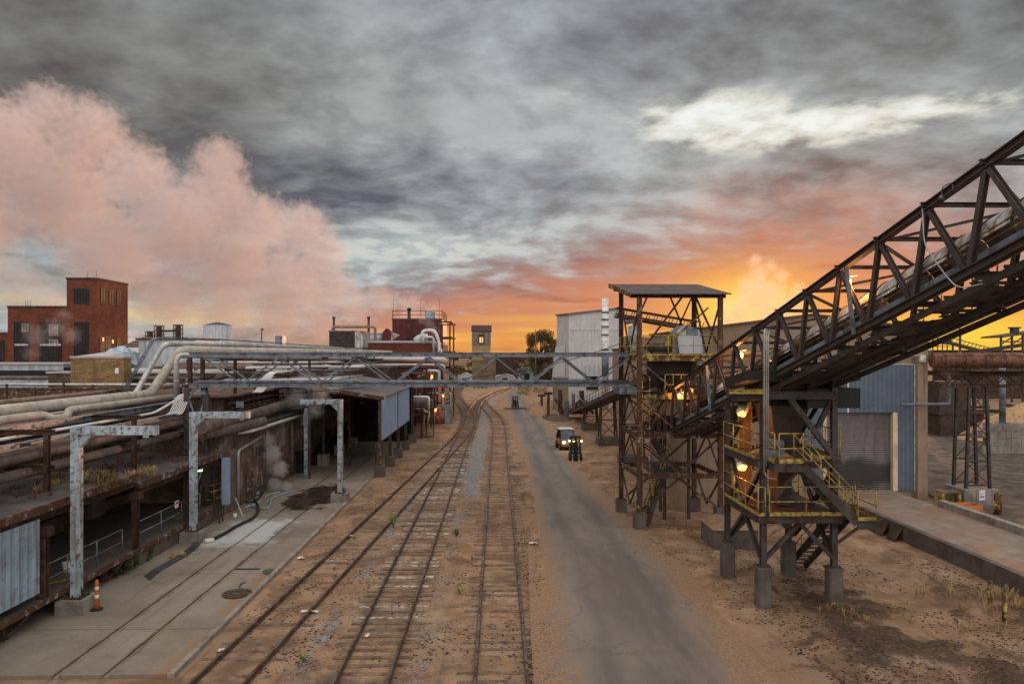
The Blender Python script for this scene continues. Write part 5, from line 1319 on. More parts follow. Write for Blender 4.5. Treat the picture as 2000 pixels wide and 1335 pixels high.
for k in range(14):
    x = bx0+.1+(bx1-bx0-.2)*k/13; b = MB(); b.beam((x, 40.14, zb_-.02), (x, 41.56, zb_-.02), .1, .14); part(b, 'cross_beam', 'dark_steel', t)
    if k < 13: x2 = bx0+.1+(bx1-bx0-.2)*(k+1)/13; b = MB(); b.angle((x, 40.15, zt_-.03), (x2, 41.55, zt_-.03), .07, .012); part(b, 'lateral_brace', 'dark_steel', t)
b = MB(); b.ibeam((bx0+.05, 40.0, zb_+.12), (bx0+.05, 40.0, zt_-.15), .2, .2, .025, up=(0,1,0)); b.ibeam((bx0+.05, 41.7, zb_+.12), (bx0+.05, 41.7, zt_-.15), .2, .2, .025, up=(0,1,0)); part(b, 'end_post', 'rust', t)
b = MB(); b.tube([(bx0, 40.6, zb_+.16), (bx1, 40.6, zb_+.16)], .07, 8); b.tube([(bx0, 41.0, zb_+.14), (bx1, 41.0, zb_+.14)], .05, 8); b.tube([(bx0, 41.3, zb_+.17), (bx1, 41.3, zb_+.17)], .08, 8); part(b, 'pipe', 'grey_steel', t)
b = MB(); b.box(6.85, 39.75, 7.12, 7.95, 41.95, 7.47); part(b, 'bearing_beam', 'grey_steel', t)
for (x, y) in ((-17.15, 39.7), (-16.35, 40.25), (-17.1, 41.8)):
    b = MB(); b.ibeam((x, y, .86), (x, y, 7.47 if y != 40.25 else 7.30), .30, .28, .03, up=(0,1,0)); part(b, 'leg', 'dark_steel', t)
b = MB(); b.beam((-17.1, 39.7, 4.2), (-16.4, 40.25, 6.9), .1, .1); b.beam((-16.4, 40.2, 4.2), (-17.1, 39.7, 6.9), .1, .1); b.beam((-17.3, 39.72, 7.2), (-16.1, 40.3, 7.2), .14, .2)
b.beam((-17.1, 39.7, 1.2), (-16.4, 40.25, 3.3), .1, .1); part(b, 'brace', 'grey_steel', t)

# ------------------------------------------------------------------ pipe rack over the dock roof
t = thing('pipe_rack', 'dark steel pipe rack standing on the dock roof', 'pipe rack', (-19.5, 30, 4.15))
for y in (15, 21, 27.5, 34, 40.6):
    zr_ = 4.15 if y < 31 else 3.76
    b = MB()
    for x in (-21.3, -17.2): b.ibeam((x, y, zr_), (x, y, 6.3), .18, .18, .02, up=(0,1,0))
    b.ibeam((-21.9, y, 6.40), (-16.9, y, 6.40), .16, .2, .02); b.ibeam((-21.9, y, 5.05), (-16.9, y, 5.05), .14, .18, .02)
    part(b, 'bent', 'rust', t)
def pipe(pts, r, m, label, n=12, bands=0, br=.5, name='pipe', group='pipes of the plant'):
    b = MB(); q_ = bend(pts, br) if len(pts) > 2 else pts; b.tube(q_, r, n)
    if bands:
        for p, d in along([Vector(p) for p in q_], bands, bands*.5): b.tube([p-d*.035, p+d*.035], r*1.055, n)
    return solo(b, name, m, label, 'pipe', group)
pipe([(-20.6, 10, 7.0), (-20.6, 42.6, 7.0), (-19.25, 43.6, 9.62), (-17.5, 46.2, 9.55), (-9.6, 64, 9.40)], .27, 'beige_pipe', 'thick beige lagged pipe rising in a big bend beside the truss bridge', 16, 1.1, .42)
pipe([(-19.95, 10, 6.72), (-19.95, 31.5, 6.72), (-19.75, 32.0, 6.50), (-19.75, 33.0, 6.50), (-19.95, 33.5, 6.76), (-19.95, 44.5, 6.74)], .18, 'beige_pipe', 'cream lagged pipe with a short dip, lying next to the thick beige one', 14, 1.4, .2)
pipe([(-21.3, 18, 6.9), (-21.3, 42.2, 6.95), (-20.3, 43.6, 10.0), (-18.0, 46.6, 10.0), (-13.0, 60, 9.75)], .17, 'silver_pipe', 'silver pipe rising steeply behind the thick beige bend', 12, 1.6, .5)
b = MB()
for dx in (0, .09, .18): b.tube(bend([(-21.9+dx, 42.0, 7.2), (-20.95+dx, 43.6, 10.35), (-18.6+dx, 47, 10.35), (-14.6+dx, 62, 10.0)], .25), .034, 7)
solo(b, 'conduit_run', 'grey_steel', 'flat run of three grey conduits climbing past the silver pipe', 'conduit')
pipe([(-18.75, 41.9, 6.3), (-18.75, 41.9, 9.3), (-15.5, 46, 9.2), (-12, 58, 9.0)], .16, 'silver_pipe', 'upright silver pipe that elbows over behind the truss bridge', 12, 1.0, .4)
b = MB(); b.ibeam((-19.2, 10, 6.40), (-19.2, 43, 6.42), .34, .26, .03); solo(b, 'rack_beam', 'grey_steel', 'long blue grey steel beam lying among the pipes over the dock', 'beam')
b = MB(); b.ibeam((-17.55, 10, 6.02), (-17.55, 40.5, 6.05), .3, .2, .03); solo(b, 'cable_tray', 'grey_steel', 'narrow grey cable tray over the dock, below the white pipe', 'cable tray')
pipe([(-18.35, 10, 6.22), (-18.35, 38.4, 6.22), (-17.9, 40.4, 6.9), (-17.2, 42, 7.3)], .065, 'white_pipe', 'thin bright white pipe running along over the dock', 8, 0, .6)
b = MB()
for k in range(8):
    x = -17.95+.10*k; b.tube(bend([(x, 38.9, 6.10), (x, 39.3, 6.14), (x+.22, 39.75, 7.10), (x+.5, 41.2, 7.15)], .35), .030, 7)
solo(b, 'conduit_bundle', 'white_pipe', 'ribbed bundle of white conduits curving up to the truss bridge leg', 'conduit')
b = MB()
for k in range(6):
    x = -14.65+.10*k; b.tube(bend([(x-.55, 44.4, 7.0), (x-.42, 44.6, 7.05), (x, 45.3, 8.2), (x+.6, 47.2, 8.25)], .4), .042, 7)
solo(b, 'conduit_bundle', 'white_pipe', 'short white conduit bundle curving up behind the middle of the truss bridge', 'conduit')
for i, (x, z, r_, m, lb) in enumerate(((-17.7, 5.55, .22, 'dark_pipe', 'stained brown pipe just under the cable tray'), (-18.5, 5.35, .27, 'dark_pipe', 'fat dark stained pipe low over the dock roof'), (-17.9, 4.88, .20, 'dark_pipe', 'dark pipe lowest over the dock roof, with flanges'),
        (-19.3, 5.5, .18, 'brown_pipe', 'rust brown pipe deep among the pipes over the dock'), (-20.2, 5.4, .24, 'dark_pipe', 'sooty pipe at the back of the rack over the dock'))):
    pipe([(x, 10, z), (x, 38+i*.7, z), (x+.4, 41.5, z+.1), (x+1.2-.3*i, 44.5, z+.1)], r_, m, lb, 12, 3.2, .8)
pipe([(-15.95, 38.6, 5.42), (-15.95, 47.5, 5.42), (-16.05, 52, 5.5), (-16.0, 60.5, 5.55)], .36, 'dark_pipe', 'fat sooty lagged pipe along the top of the brick wall', 14, 2.4, .6)
pipe([(-16.15, 39.2, 4.98), (-15.6, 43.6, 4.92), (-15.45, 47.6, 4.92), (-16.6, 48.6, 4.92)], .30, 'dark_pipe', 'sagging dark pipe at the corner of the brick wall', 14, 1.5, .7)
pipe([(-16.6, 42.2, 4.62), (-15.4, 44.6, 4.55), (-15.4, 60.3, 4.56)], .11, 'white_pipe', 'thin white pipe along the brick wall over the apron', 10, 0, .5)

# ------------------------------------------------------------------ brick wall building by the apron
WX = -15.8
t = thing('boiler_house', 'low stained brown brick building facing the apron', 'building', (-20, 50, 0))
b = MB(); b.box(-27, 41.45, -.1, WX, 76, 4.70); part(b, 'wall', 'brown_brick', t)
b = MB(); b.box(-27.2, 41.42, 4.703, WX+.14, 76, 4.88); part(b, 'roof', 'roof_dark', t)
for i, (px0, px1, py0, py1, m, nm) in enumerate(((480, 494, 925, 968, 'rusty_white', 'door'), (448, 462, 880, 990, 'timber', 'pilaster'), (500, 512, 872, 885, 'dark_steel', 'vent'), (522, 534, 845, 880, 'grey_planks', 'window'), (545, 556, 838, 868, 'grey_planks', 'window'))):
    a = AX(px0, py0, WX); c = AX(px1, py1, WX); b = MB(); b.box(WX+.003, a.y, max(AP, c.z), WX+.06, c.y, a.z); part(b, nm, m, t)
a = AX(543, 897, WX); c = AX(567, 926, WX); b = MB()
for k in range(9): z = c.z+(a.z-c.z)*k/9; b.slab([(WX+.01, a.y, z+.12), (WX+.14, a.y, z), (WX+.14, c.y, z), (WX+.01, c.y, z+.12)][::-1], .02)
b.beam((WX+.08, a.y, c.z), (WX+.08, a.y, a.z), .14, .06); b.beam((WX+.08, c.y, c.z), (WX+.08, c.y, a.z), .14, .06); part(b, 'louvre', 'rusty_white', t)
b = MB(); a = AX(484, 955, WX+.12)
b.tube(bend([AX(465, 985, WX+.15), AX(465, 880, WX+.15), AX(510, 852, WX+.15)], .3), .09, 8); part(b, 'downpipe', 'silver_pipe', t)
b = MB(); b.tube(bend([AX(536, 928, WX+.2), AX(536, 842, WX+.2), AX(548, 832, WX+.2)], .3), .06, 7); b.tube(bend([AX(570, 922, WX+.2), AX(570, 828, WX+.2)], .3), .11, 8); b.tube(bend([AX(519, 930, WX+.15), AX(519, 840, WX+.15)], .3), .05, 7); part(b, 'downpipe', 'dark_pipe', t)
for k in range(6):
    y = 43+2.5*k; b = MB(); b.beam((WX+.1, y, 4.45), (WX+.42, y, 4.45), .06, .1); b.beam((WX+.03, y, 4.0), (WX+.40, y, 4.4), .05, .05); part(b, 'bracket', 'rust', t)
b = MB(); p = G(586, 922, AP); b.box(p.x-.5, p.y-.3, AP, p.x+.35, p.y+.3, 1.75); b.box(p.x-.45, p.y-.33, .4, p.x-.05, p.y-.303, 1.5); solo(b, 'control_cabinet', 'black', 'dark control cabinet by the brick wall near the shed', 'cabinet')
# valve stand and hoses by the wall
p = G(505, 965, AP); t = thing('valve_stand', 'red hose reel and valve stand against the brick wall', 'valve stand', (p.x, p.y, AP))
b = MB(); b.tube([(p.x-.35, p.y+.3, AP+.8), (p.x+.0, p.y+.3, AP+.8)], .5, 18); b.tube([(p.x-.3, p.y+1.3, AP+.9), (p.x, p.y+1.3, AP+.9)], .45, 18); part(b, 'reel', 'red_brick', t)
b = MB(); b.tube([(p.x, p.y-.4, AP), (p.x, p.y-.4, AP+1.2), (p.x+.02, p.y-.1, AP+1.25)], .07, 8); b.cyl(p.x, p.y-.4, AP, AP+.3, .2, 10); b.cyl(p.x, p.y-.4, AP+.6, AP+.72, .16, 10); b.tube([(p.x+.2, p.y, AP+.05), (p.x+.2, p.y, AP+1.4)], .05, 7); part(b, 'standpipe', 'grey_steel', t)
b = MB()
for (w, c) in (((0, 0), 0),): b.tube([(p.x+.1+.18*math.cos(a), p.y-.38, AP+1.0+.18*math.sin(a)) for a in np.linspace(0, 2*math.pi, 14)], .02, 5)
part(b, 'handwheel', 'red_brick', t)
def hose(pix, r, m, label, z=AP, name='hose', n=8, group=None):
    pts = [Vector((*G(x, y, z+r).xy, z+r)) for x, y in pix]
    sp = catmull(pts, 5); b = MB(); b.tube([p+Vector((0, 0, 0)) for p in sp], r, n); return solo(b, name, m, label, 'hose', group)
for k in range(4):
    o_ = k*5.0
    hose([(386+o_*.7, 1030), (383+o_*.8, 1048), (374+o_*.9, 1065), (352+o_, 1082), (325+o_, 1098), (300+o_, 1112), (283+o_*.6, 1124+o_*.5)], .036, 'grey_hose', ['grey hose tight against the dock foot, first of four side by side', 'grey hose second from the dock foot in a row of four', 'grey hose third from the dock foot in a row of four', 'grey hose of a row of four, farthest out on the apron'][k].replace('farthest', 'lying'), group='grey hoses beside the dock')
hose([(414, 1053), (436, 1042), (463, 1026), (490, 1013), (503, 1000), (503, 986), (497, 974)], .085, 'rubber', 'thick black hose snaking over the apron to a pale nozzle')
p = G(411, 1055, AP+.08); b = MB(); b.tube([(p.x-.22, p.y-.2, AP+.1), (p.x+.12, p.y+.12, AP+.1)], .1, 10, True, [.12, .09]); solo(b, 'nozzle', 'white', 'pale metal nozzle on the end of the black hose', 'nozzle')
hose([(482, 984), (500, 990), (520, 992), (528, 985), (530, 974), (545, 967), (560, 962), (577, 958)], .06, 'teal_hose', 'blue grey hose trailing across the wet slabs')
hose([(478, 990), (497, 985), (513, 976), (526, 965), (548, 961)], .05, 'silver_pipe', 'thin silver hose by the valve stand')
hose([(470, 978), (490, 980), (505, 972), (515, 960)], .06, 'rubber', 'short black hose at the foot of the brick wall')
for k, (x, y) in enumerate(((336, 1089), (356, 1085))):
    p = G(x, y, AP); b = MB(); b.box(p.x-.14, p.y-.12, AP+.002, p.x+.14, p.y+.12, AP+.10); b.slab([(p.x-.14, p.y-.12, AP+.1), (p.x+.14, p.y-.12, AP+.1), (p.x+.08, p.y-.02, AP+.26), (p.x-.08, p.y-.02, AP+.26)], .04); b.beam((p.x, p.y-.1, AP+.03), (p.x+.36, p.y-.25, AP+.03), .05, .05)
    solo(b, 'hose_saddle', 'yellow', ['yellow hose saddle over the grey hoses', 'yellow hose clamp lying loose beside the grey hoses'][k], 'hose saddle')
p = G(459, 1012, AP); b = MB(); b.tube([(p.x, p.y, AP), (p.x, p.y, AP+.28)], .1, 12, True, [.08, .11]); solo(b, 'cup', 'white', 'small white bucket standing on the apron by the ladder', 'bucket')
a = G(474, 1008, AP); b = MB(); b.beam((a.x, a.y, AP+.01), (a.x-.55, a.y+.35, AP+1.0), .06, .04); solo(b, 'prop_bar', 'silver_pipe', 'thin pale bar leaning toward the brick wall', 'bar')
# coiled cable on the apron
p = G(462, 1161, AP); t = thing('coiled_hose', 'coil of dark hose lying on the apron with its end sticking up', 'hose', (p.x, p.y, AP))
b = MB(); sp = []
for k in range(66):
    a = k*.40; r_ = .56-.0052*k+.035*math.sin(k*.31); sp.append((p.x+r_*math.cos(a)+.03*math.sin(k*.1), p.y+r_*.95*math.sin(a), AP+.035+.05*(k/66)+.02*abs(math.sin(k*.23))))
b.tube(sp, .030, 6); b.tube(bend([sp[-1], (p.x+.05, p.y+.1, AP+.12), (p.x+.05, p.y+.22, AP+.30), (p.x+.18, p.y+.26, AP+.42)], .1), .04, 7); part(b, 'coil', 'tan_hose', t)
b = MB(); b.tube([(p.x+.14, p.y+.24, AP+.40), (p.x+.26, p.y+.29, AP+.45)], .07, 10); part(b, 'coupling', 'grey_steel', t)
b = MB(); a = G(460, 1111, AP); c = G(506, 1112, AP); b.box(a.x, a.y-.10, AP+.003, c.x, a.y+.10, AP+.012); solo(b, 'drain_grate', 'black', 'narrow dark drain strip across the apron', 'drain')
b = MB(); p = G(528, 1116, AP); b.prism([(p.x+.34*math.cos(a)*(1+.2*math.sin(3*a)), p.y+.42*math.sin(a)) for a in np.linspace(0, 2*math.pi, 14)[:-1]], AP+.004, AP+.014); M['green_mat'] = paint('green_mat', (.045, .075, .05), .9); solo(b, 'floor_mat', 'green_mat', 'small green mat near the kerb of the apron', 'mat')
def puddle_mat():
    m = bpy.data.materials.new('wet'); m.use_nodes = True; b_ = m.node_tree.nodes['Principled BSDF']
    t_ = NT(m.node_tree); P = t_.pos(); x, y, z = t_.sep(P); c_ = G(612, 970, AP); n = t_.noise(P, 1.1, 5, .6)
    u = t_.div(t_.sub(x, c_.x), 1.75); v = t_.div(t_.sub(y, c_.y), 4.6); rr = t_.m('SQRT', t_.add(t_.mul(u, u), t_.mul(v, v)))
    t_.put(b_.inputs['Alpha'], t_.mr(t_.add(rr, t_.mul(t_.sub(n, .5), 1.5)), .98, .70, 0, .93)); t_.put(b_.inputs['Roughness'], t_.mr(n, .4, .6, .12, .4))
    b_.inputs['Base Color'].default_value = (.045, .032, .024, 1); b_.inputs['Specular IOR Level'].default_value = .35; return m
M['wet'] = puddle_mat()
b = MB(); pp = [(500, 1030), (700, 1015), (730, 900), (560, 910), (520, 960)]; pp_ = [(524, 1016), (545, 1008), (578, 1006), (600, 999), (634, 999), (640, 985), (658, 972), (664, 955), (650, 945), (622, 950), (604, 944), (590, 952), (576, 955), (556, 966), (566, 980), (548, 990), (530, 1000)]
b.sheet([(c_[0], c_[1], AP+.004) for c_ in ((-15.7, 38.5), (-9.7, 38.5), (-9.7, 54), (-15.7, 54))]); struct(b, 'water', 'wet', 'dark wet patch on the apron slabs')

# ------------------------------------------------------------------ open shed over the siding
t = thing('shed', 'open sided shed over the apron rails with pale blue siding and a dark roof', 'shed', (-12.5, 65, 0))
EZ = 6.12; SL = .152; SX = -9.0
sz = lambda x: EZ+(SX-x)*SL
b = MB(); b.slab([(SX+.35, 54.2, sz(SX+.35)+.06), (SX+.35, 76, sz(SX+.35)+.06), (-17.2, 76, sz(-17.2)+.06), (-17.2, 54.2, sz(-17.2)+.06)], .06); part(b, 'roof', 'roof_shed', t)
b = MB(); b.slab([(SX+.37, 54.1, sz(SX+.37)-.20), (SX+.37, 54.1, sz(SX+.37)+.08), (-16.0, 54.1, sz(-16.0)+.08), (-16.0, 54.1, sz(-16.0)-.20)], .05); part(b, 'fascia', 'rusty_white', t)
b = MB(); b.box(SX+.08, 54.3, 2.75, SX+.13, 71.6, sz(SX)-.08); part(b, 'siding', 'panel_siding', t)
b = MB(); b.box(SX+.131, 63.2, 2.7, SX+.17, 63.4, sz(SX)-.1); b.box(SX+.04, 54.22, 2.6, SX+.17, 54.298, sz(SX)-.05); b.box(SX+.04, 54.3, 2.68, SX+.16, 71.6, 2.747); part(b, 'siding_trim', 'dark_steel', t)
for y in (54.6, 59.6, 64.6, 69.8, 75.2):
    b = MB(); b.box(SX-.38, y-.38, -.1, SX+.38, y+.38, .85); part(b, 'pier', 'dark_concrete', t)
    b = MB(); b.ibeam((SX, y, .85), (SX, y, sz(SX)-.2), .24, .24, .03, up=(0,1,0)); part(b, 'column', 'rusty_white' if y < 55 else 'dark_steel', t)
    b = MB(); b.ibeam((SX, y, sz(SX)-.2), (-15.9, y, sz(-15.9)-.2), .14, .3, .02); part(b, 'rafter', 'rust', t)
for y in (60, 66, 72):
    b = MB(); b.box(-15.0, y-.5, AP, -14.2, y+.5, .95); part(b, 'pier', 'concrete', t)
    b = MB(); b.ibeam((-14.6, y, .95), (-14.6, y, sz(-14.6)-.3), .2, .2, .02, up=(0,1,0)); part(b, 'column', 'dark_steel', t)
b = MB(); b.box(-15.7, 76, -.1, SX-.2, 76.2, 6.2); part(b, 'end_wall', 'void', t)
b = MB(); b.tube(bend([(SX-.3, 54.45, .9), (SX-.3, 54.45, 2.6), (SX+.0, 54.35, 2.62)], .2), .05, 7); part(b, 'guard_pipe', 'rusty_white', t)
b = MB()
for y in np.linspace(56, 75, 9): b.beam((-15.6, y, sz(-15.6)-.5), (SX-.2, y, sz(SX)-.45), .06, .12)
for x in (-10.5, -12, -13.5): b.tube([(x, 55, 5.6), (x, 75.9, 5.6)], .08, 7)
part(b, 'purlins', 'rust', t)
b = MB()
for k in range(10): b.box(-15.7+.02*k, 60+1.5*k, AP, -15.2+.1*(k % 3), 61+1.5*k, 1.0+.5*(k % 4))
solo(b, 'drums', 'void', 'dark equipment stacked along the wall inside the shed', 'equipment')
b = MB(); p = AY(655, 768, 56.5)
for k in range(14):
    a = k*2.4; b.slab([(p.x, p.y, p.z-.1), (p.x+.5*math.cos(a)*(.5+.5*((k*7) % 5)/5), p.y+.4*math.sin(a), p.z+.1+.45*((k*3) % 4)/4), (p.x+.35*math.cos(a+.4), p.y+.4*math.sin(a+.4), p.z)], .01)
M['leaf_green'] = paint('leaf_green', (.12, .20, .03), .7, var=.4); solo(b, 'weed', 'leaf_green', 'bright green weed sprouting under the shed eave', 'plant')

# ------------------------------------------------------------------ roofs behind the pipe rack
def block(name, label, cat, x0, x1, y0, y1, z1, wall, roof='roof_dark', z0=-.1, over=.12, th=.16):
    t = thing(name, label, cat, ((x0+x1)/2, (y0+y1)/2, max(z0, 0)))
    b = MB(); b.box(x0, y0, z0, x1, y1, z1-th); part(b, 'wall', wall, t)
    b = MB(); b.box(x0-over, y0-over, z1-th+.003, x1+over, y1+over, z1); part(b, 'roof', roof, t)
    return t
def wpart(t, face, c0, c1, m, nm, th=.05, grid=None, gm='black'):
    """panel on a wall: face 'y' (towards the camera) or 'x' (towards the tracks); c0, c1 opposite corners"""
    b = MB()
    if face == 'y': b.box(c0[0], c0[1]-th, c0[2], c1[0], c0[1]-.004, c1[2])
    else: b.box(c0[0]+.004, c0[1], c0[2], c0[0]+th, c1[1], c1[2])
    o = part(b, nm, m, t)
    if grid:
        nx, nz = grid; g = MB()
        za, zb_ = sorted((c0[2], c1[2]))
        if face == 'y':
            xa_, xb_ = sorted((c0[0], c1[0])); y = c0[1]-th-.02; w = max(.05, (xb_-xa_)*.012)
            for i in range(nx+1): x = xa_+(xb_-xa_)*i/nx; g.box(x-w/2, y-.03, za, x+w/2, y+.018, zb_)
            for i in range(nz+1): z = za+(zb_-za)*i/nz; g.box(xa_, y-.02, z-w/2, xb_, y+.012, z+w/2)
        else:
            ya_, yb_ = sorted((c0[1], c1[1])); x = c0[0]+th+.02; w = .07
            for i in range(nx+1): y = ya_+(yb_-ya_)*i/nx; g.box(x-.018, y-w/2, za, x+.03, y+w/2, zb_)
            for i in range(nz+1): z = za+(zb_-za)*i/nz; g.box(x-.012, ya_, z-w/2, x+.02, yb_, z+w/2)
        s = part(g, 'glazing_bars', gm, t, sub=o)
    return o
def R2(px0, px1, Y): return AY(px0, 690, Y).x, AY(px1, 690, Y).x
def Z(py, Y): return CAMZ-(py-HY)/F*Y/1.0

block('roof_building', 'broad low brown roofed building behind the dock pipes', 'building', -60, -21.9, 30, 57, 5.85, 'brown_brick', 'roof_brown')
b = MB()
for (y0, y1, z) in ((47.0, 47.25, 6.15), (52.5, 52.75, 6.3), (56.8, 57.0, 6.5)): b.box(-60, y0, 5.852, -22, y1, z)
for k in range(24): b.box(-58+1.5*k, 41+.3*(k % 3), 5.852, -57.6+1.5*k, 41.3+.3*(k % 3), 5.95)
solo(b, 'roof_curbs', 'rusty_white', 'low rusty kerbs along the broad brown roof', 'roof kerb')
x0, x1 = R2(-120, 123, 62); t = block('clerestory_building', 'long flat building with pale blue clerestory strips below a white roof', 'building', x0, x1, 62, 66, 8.6, 'light_siding', 'roof_white')
wpart(t, 'y', (x0, 62, 7.5), (x1, 62, 7.95), 'black', 'louvre_strip', .05); wpart(t, 'y', (x0, 62, 6.0), (x1, 62, 7.3), 'blue_tarp', 'lower_strip', .05)
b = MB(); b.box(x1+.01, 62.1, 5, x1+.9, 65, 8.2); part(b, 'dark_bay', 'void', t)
pipe([(x0, 60.2, 7.35), (-33, 60.2, 7.35), (-24, 58.6, 7.35)], .16, 'dark_pipe', 'dark pipe strung in front of the clerestory building', 8, 4)
pipe([(x0, 58.4, 6.9), (-40, 58.4, 6.9), (-21, 57.0, 6.9)], .12, 'silver_pipe', 'pale pipe strung low across the brown roof', 8, 4)
pipe([(x0, 57.6, 6.55), (-22.5, 57.6, 6.6)], .1, 'rusty_white', 'rust stained pipe along the back edge of the brown roof', 8, 4)
x0, x1 = R2(138, 242, 58.5); t = block('brick_penthouse', 'square yellow brick penthouse with a small window', 'building', x0, x1, 58.5, 59.7, Z(695, 58.5), 'yellow_brick', 'roof_white', 4.5, .05)
a, c = AY(225, 718, 58.5), AY(232, 729, 58.5); wpart(t, 'y', a, (c.x, 58.5, c.z), 'sign_white', 'window', .04)
a, c = AY(166, 697, 70), AY(215, 687, 70); b = MB(); b.slab([(a.x, 68.5, 9.15), (c.x+1.0, 68.5, 9.15), (c.x, 73, 9.6), (a.x+.8, 73, 9.6)], .1); solo(b, 'lean_to_roof', 'roof_white', 'tilted white roof sheet behind the yellow brick penthouse', 'roof sheet')
# crumpled blue tarpaulin
b = MB(); n = 16; rnd = random.Random(4); vs = []
c0, c1 = AY(203, 706, 80).x, AY(270, 706, 80).x
for j in range(9):
    for i in range(n+1):
        u = i/n; h = 8.2+2.0*math.sin(math.pi*min(1, u*1.05))**.7*(1-.7*abs(j/8-.4))+rnd.uniform(-.22, .22); vs.append((c0+(c1-c0)*u, 78+j*.6, h if 0 < j < 8 else 7.5))
fs = [(j*(n+1)+i, j*(n+1)+i+1, (j+1)*(n+1)+i+1, (j+1)*(n+1)+i) for j in range(8) for i in range(n)]
b._add(vs, fs); solo(b, 'tarpaulin', 'blue_tarp', 'crumpled pale blue tarpaulin by the brick power house', 'tarpaulin')
x0, x1 = R2(271, 382, 80); block('siding_box', 'pale blue corrugated roof house with a flat dark roof', 'building', x0, x1, 80, 86, Z(660, 80), 'light_siding', 'roof_dark', 5, .25, .2)
b = MB(); b.slab([(x0-3.4, 84, 7.6), (x0-.3, 84, 10.6), (x0-.3, 84.2, 10.6), (x0-3.4, 84.2, 7.6)], .1); b.slab([(x0-3.6, 83, 10.2), (x0-.2, 83, 10.2), (x0-.6, 86, 11.3), (x0-2.4, 86, 11.4)], .1); solo(b, 'gable_roof', 'roof_brown', 'small brown gabled roof between the power house and the pale blue roof house', 'roof')
x0, x1 = R2(242, 640, 72); block('white_roof_building', 'wide building with a flat lilac white roof behind the truss bridge', 'building', x0, -17.5, 60, 84, 7.9, 'brown_brick', 'roof_white')
x0, x1 = R2(400, 560, 52); block('pump_house', 'brown pump house with a curved edged roof behind the gantry posts', 'building', -25.5, -17.4, 45.5, 57, 6.75, 'brown_brick', 'roof_brown', 4.6, .5, .12)
b = MB()
for k in range(10):
    y = 46+1.1*k; b.beam((-17.3, y, 4.9), (-17.3, y, 6.6), .1, .1); b.tube([(-17.2, y, 5.4), (-16.4, y+.4, 5.9)], .06, 6)
b.tube([(-17.1, 45.5, 6.2), (-17.1, 57, 6.2)], .1, 7); b.tube([(-16.9, 45.5, 5.9), (-16.9, 57, 5.95)], .07, 7); solo(b, 'pipe_support_rack', 'rust', 'rusty frame of thin pipes along the pump house', 'pipe frame')
a, c = AY(461, 784, 45), AY(475, 795, 45); b = MB(); b.box(a.x, 45.0, c.z, c.x, 45.1, a.z); solo(b, 'panel_box', 'blue_cabinet', 'small grey panel box on the front of the pump house', 'electrical box')

# long roof line of the main plant, seen between the bridge and the sky
x0, x1 = R2(300, 700, 90); t = block('main_plant', 'long low plant building with a grey roof under the steam', 'building', x0-6, -17, 88, 125, 9.15, 'brown_brick', 'roof_white')
t = block('plant_annex', 'rust brown annex behind the shed', 'building', -17.0, -11.6, 76.5, 100, 8.0, 'rust', 'roof_dark')
b = MB(); b.slab([(-38, 84, 10.95), (-14.0, 84, 9.75), (-14.0, 87, 9.75), (-38, 87, 10.95)], .16)
for k in range(7): x = -37+3.7*k; b.beam((x, 85.5, 7.9), (x, 85.5, 10.6-.05*(x+37)), .15, .15)
solo(b, 'covered_walkway', 'roof_brown', 'long sloping covered walkway whose edge catches the sun', 'walkway')
b = MB(); b.rail([(x0, 89, 9.15), (-22, 89, 9.15)], (.5, 1.0), .03, True, 5, 2.5); solo(b, 'roof_railing', 'grey_steel', 'thin railing along the plant roof', 'railing')
# brick block with roof plant on it, pipework at its corner
x0, x1 = R2(705, 845, 97); ztop = Z(665, 97)
t = block('brick_block', 'red brick block with a pale coping and pipes climbing its sunlit end', 'building', x0, x1, 97, 127, ztop, 'red_brick', 'roof_white', -.1, .1, .3)
wpart(t, 'y', (x0-1.6, 97.3, 8), (x0, 97.3, ztop+.4), 'light_siding', 'end_panel', .3)
x0, x1 = R2(766, 863, 106); t = block('red_penthouse', 'dark red metal penthouse with railings on its roof', 'building', x0, x1, 106, 116, Z(622, 106), 'red_metal', 'roof_dark', ztop, .05)
zr = Z(622, 106); b = MB(); b.rail([(x0, 106.2, zr), (x1, 106.2, zr), (x1, 116, zr)], (.55, 1.15), .045, True, 5, 2.2); part(b, 'roof_rail', 'rust', t)
for px_ in (768, 822, 858): p = AY(px_, 620, 108); b = MB(); b.tube([(p.x, 108, zr), (p.x, 108, zr+3.2)], .03, 5); part(b, 'mast', 'dark_steel', t)
p = AY(841, 620, 109); b = MB(); b.cyl(p.x, 109, zr, zr+1.0, .75, 14); b.cyl(p.x, 109, zr+1.0, zr+1.15, .8, 14); part(b, 'roof_fan', 'blue_tarp', t)
p = AY(799, 660, 104.5); b = MB(); b.cyl(p.x, 104.5, ztop, zr+1.2, .24, 12); b.cyl(p.x, 104.5, zr+1.2, zr+1.5, .42, 12, .2); solo(b, 'vent_stack', 'rust', 'rusty vent stack with a cap in front of the red penthouse', 'stack')
x0, x1 = R2(643, 693, 93); t = thing('air_handler', 'black louvred air handler whose end glows in the sun', 'air handler', ((x0+x1)/2, 95, 9.15))
b = MB(); b.box(x0, 93, 10.2, x1, 98, 12.25); part(b, 'body', 'black', t); b = MB(); b.box(x1+.003, 93, 10.2, x1+1.0, 98, 12.35); part(b, 'end_hood', 'cover_white', t)
b = MB()
for k in range(8): z = 10.35+.24*k; b.slab([(x0+.1, 92.99, z+.14), (x0+.1, 92.9, z), (x1-.1, 92.9, z), (x1-.1, 92.99, z+.14)], .02)
part(b, 'louvre', 'dark_steel', t); b = MB(); b.box(x0-.1, 92.9, 12.253, x1, 98.1, 12.4); b.box(x0, 93.1, 9.15, x1+.9, 97.9, 10.19); part(b, 'frame', 'grey_steel', t)
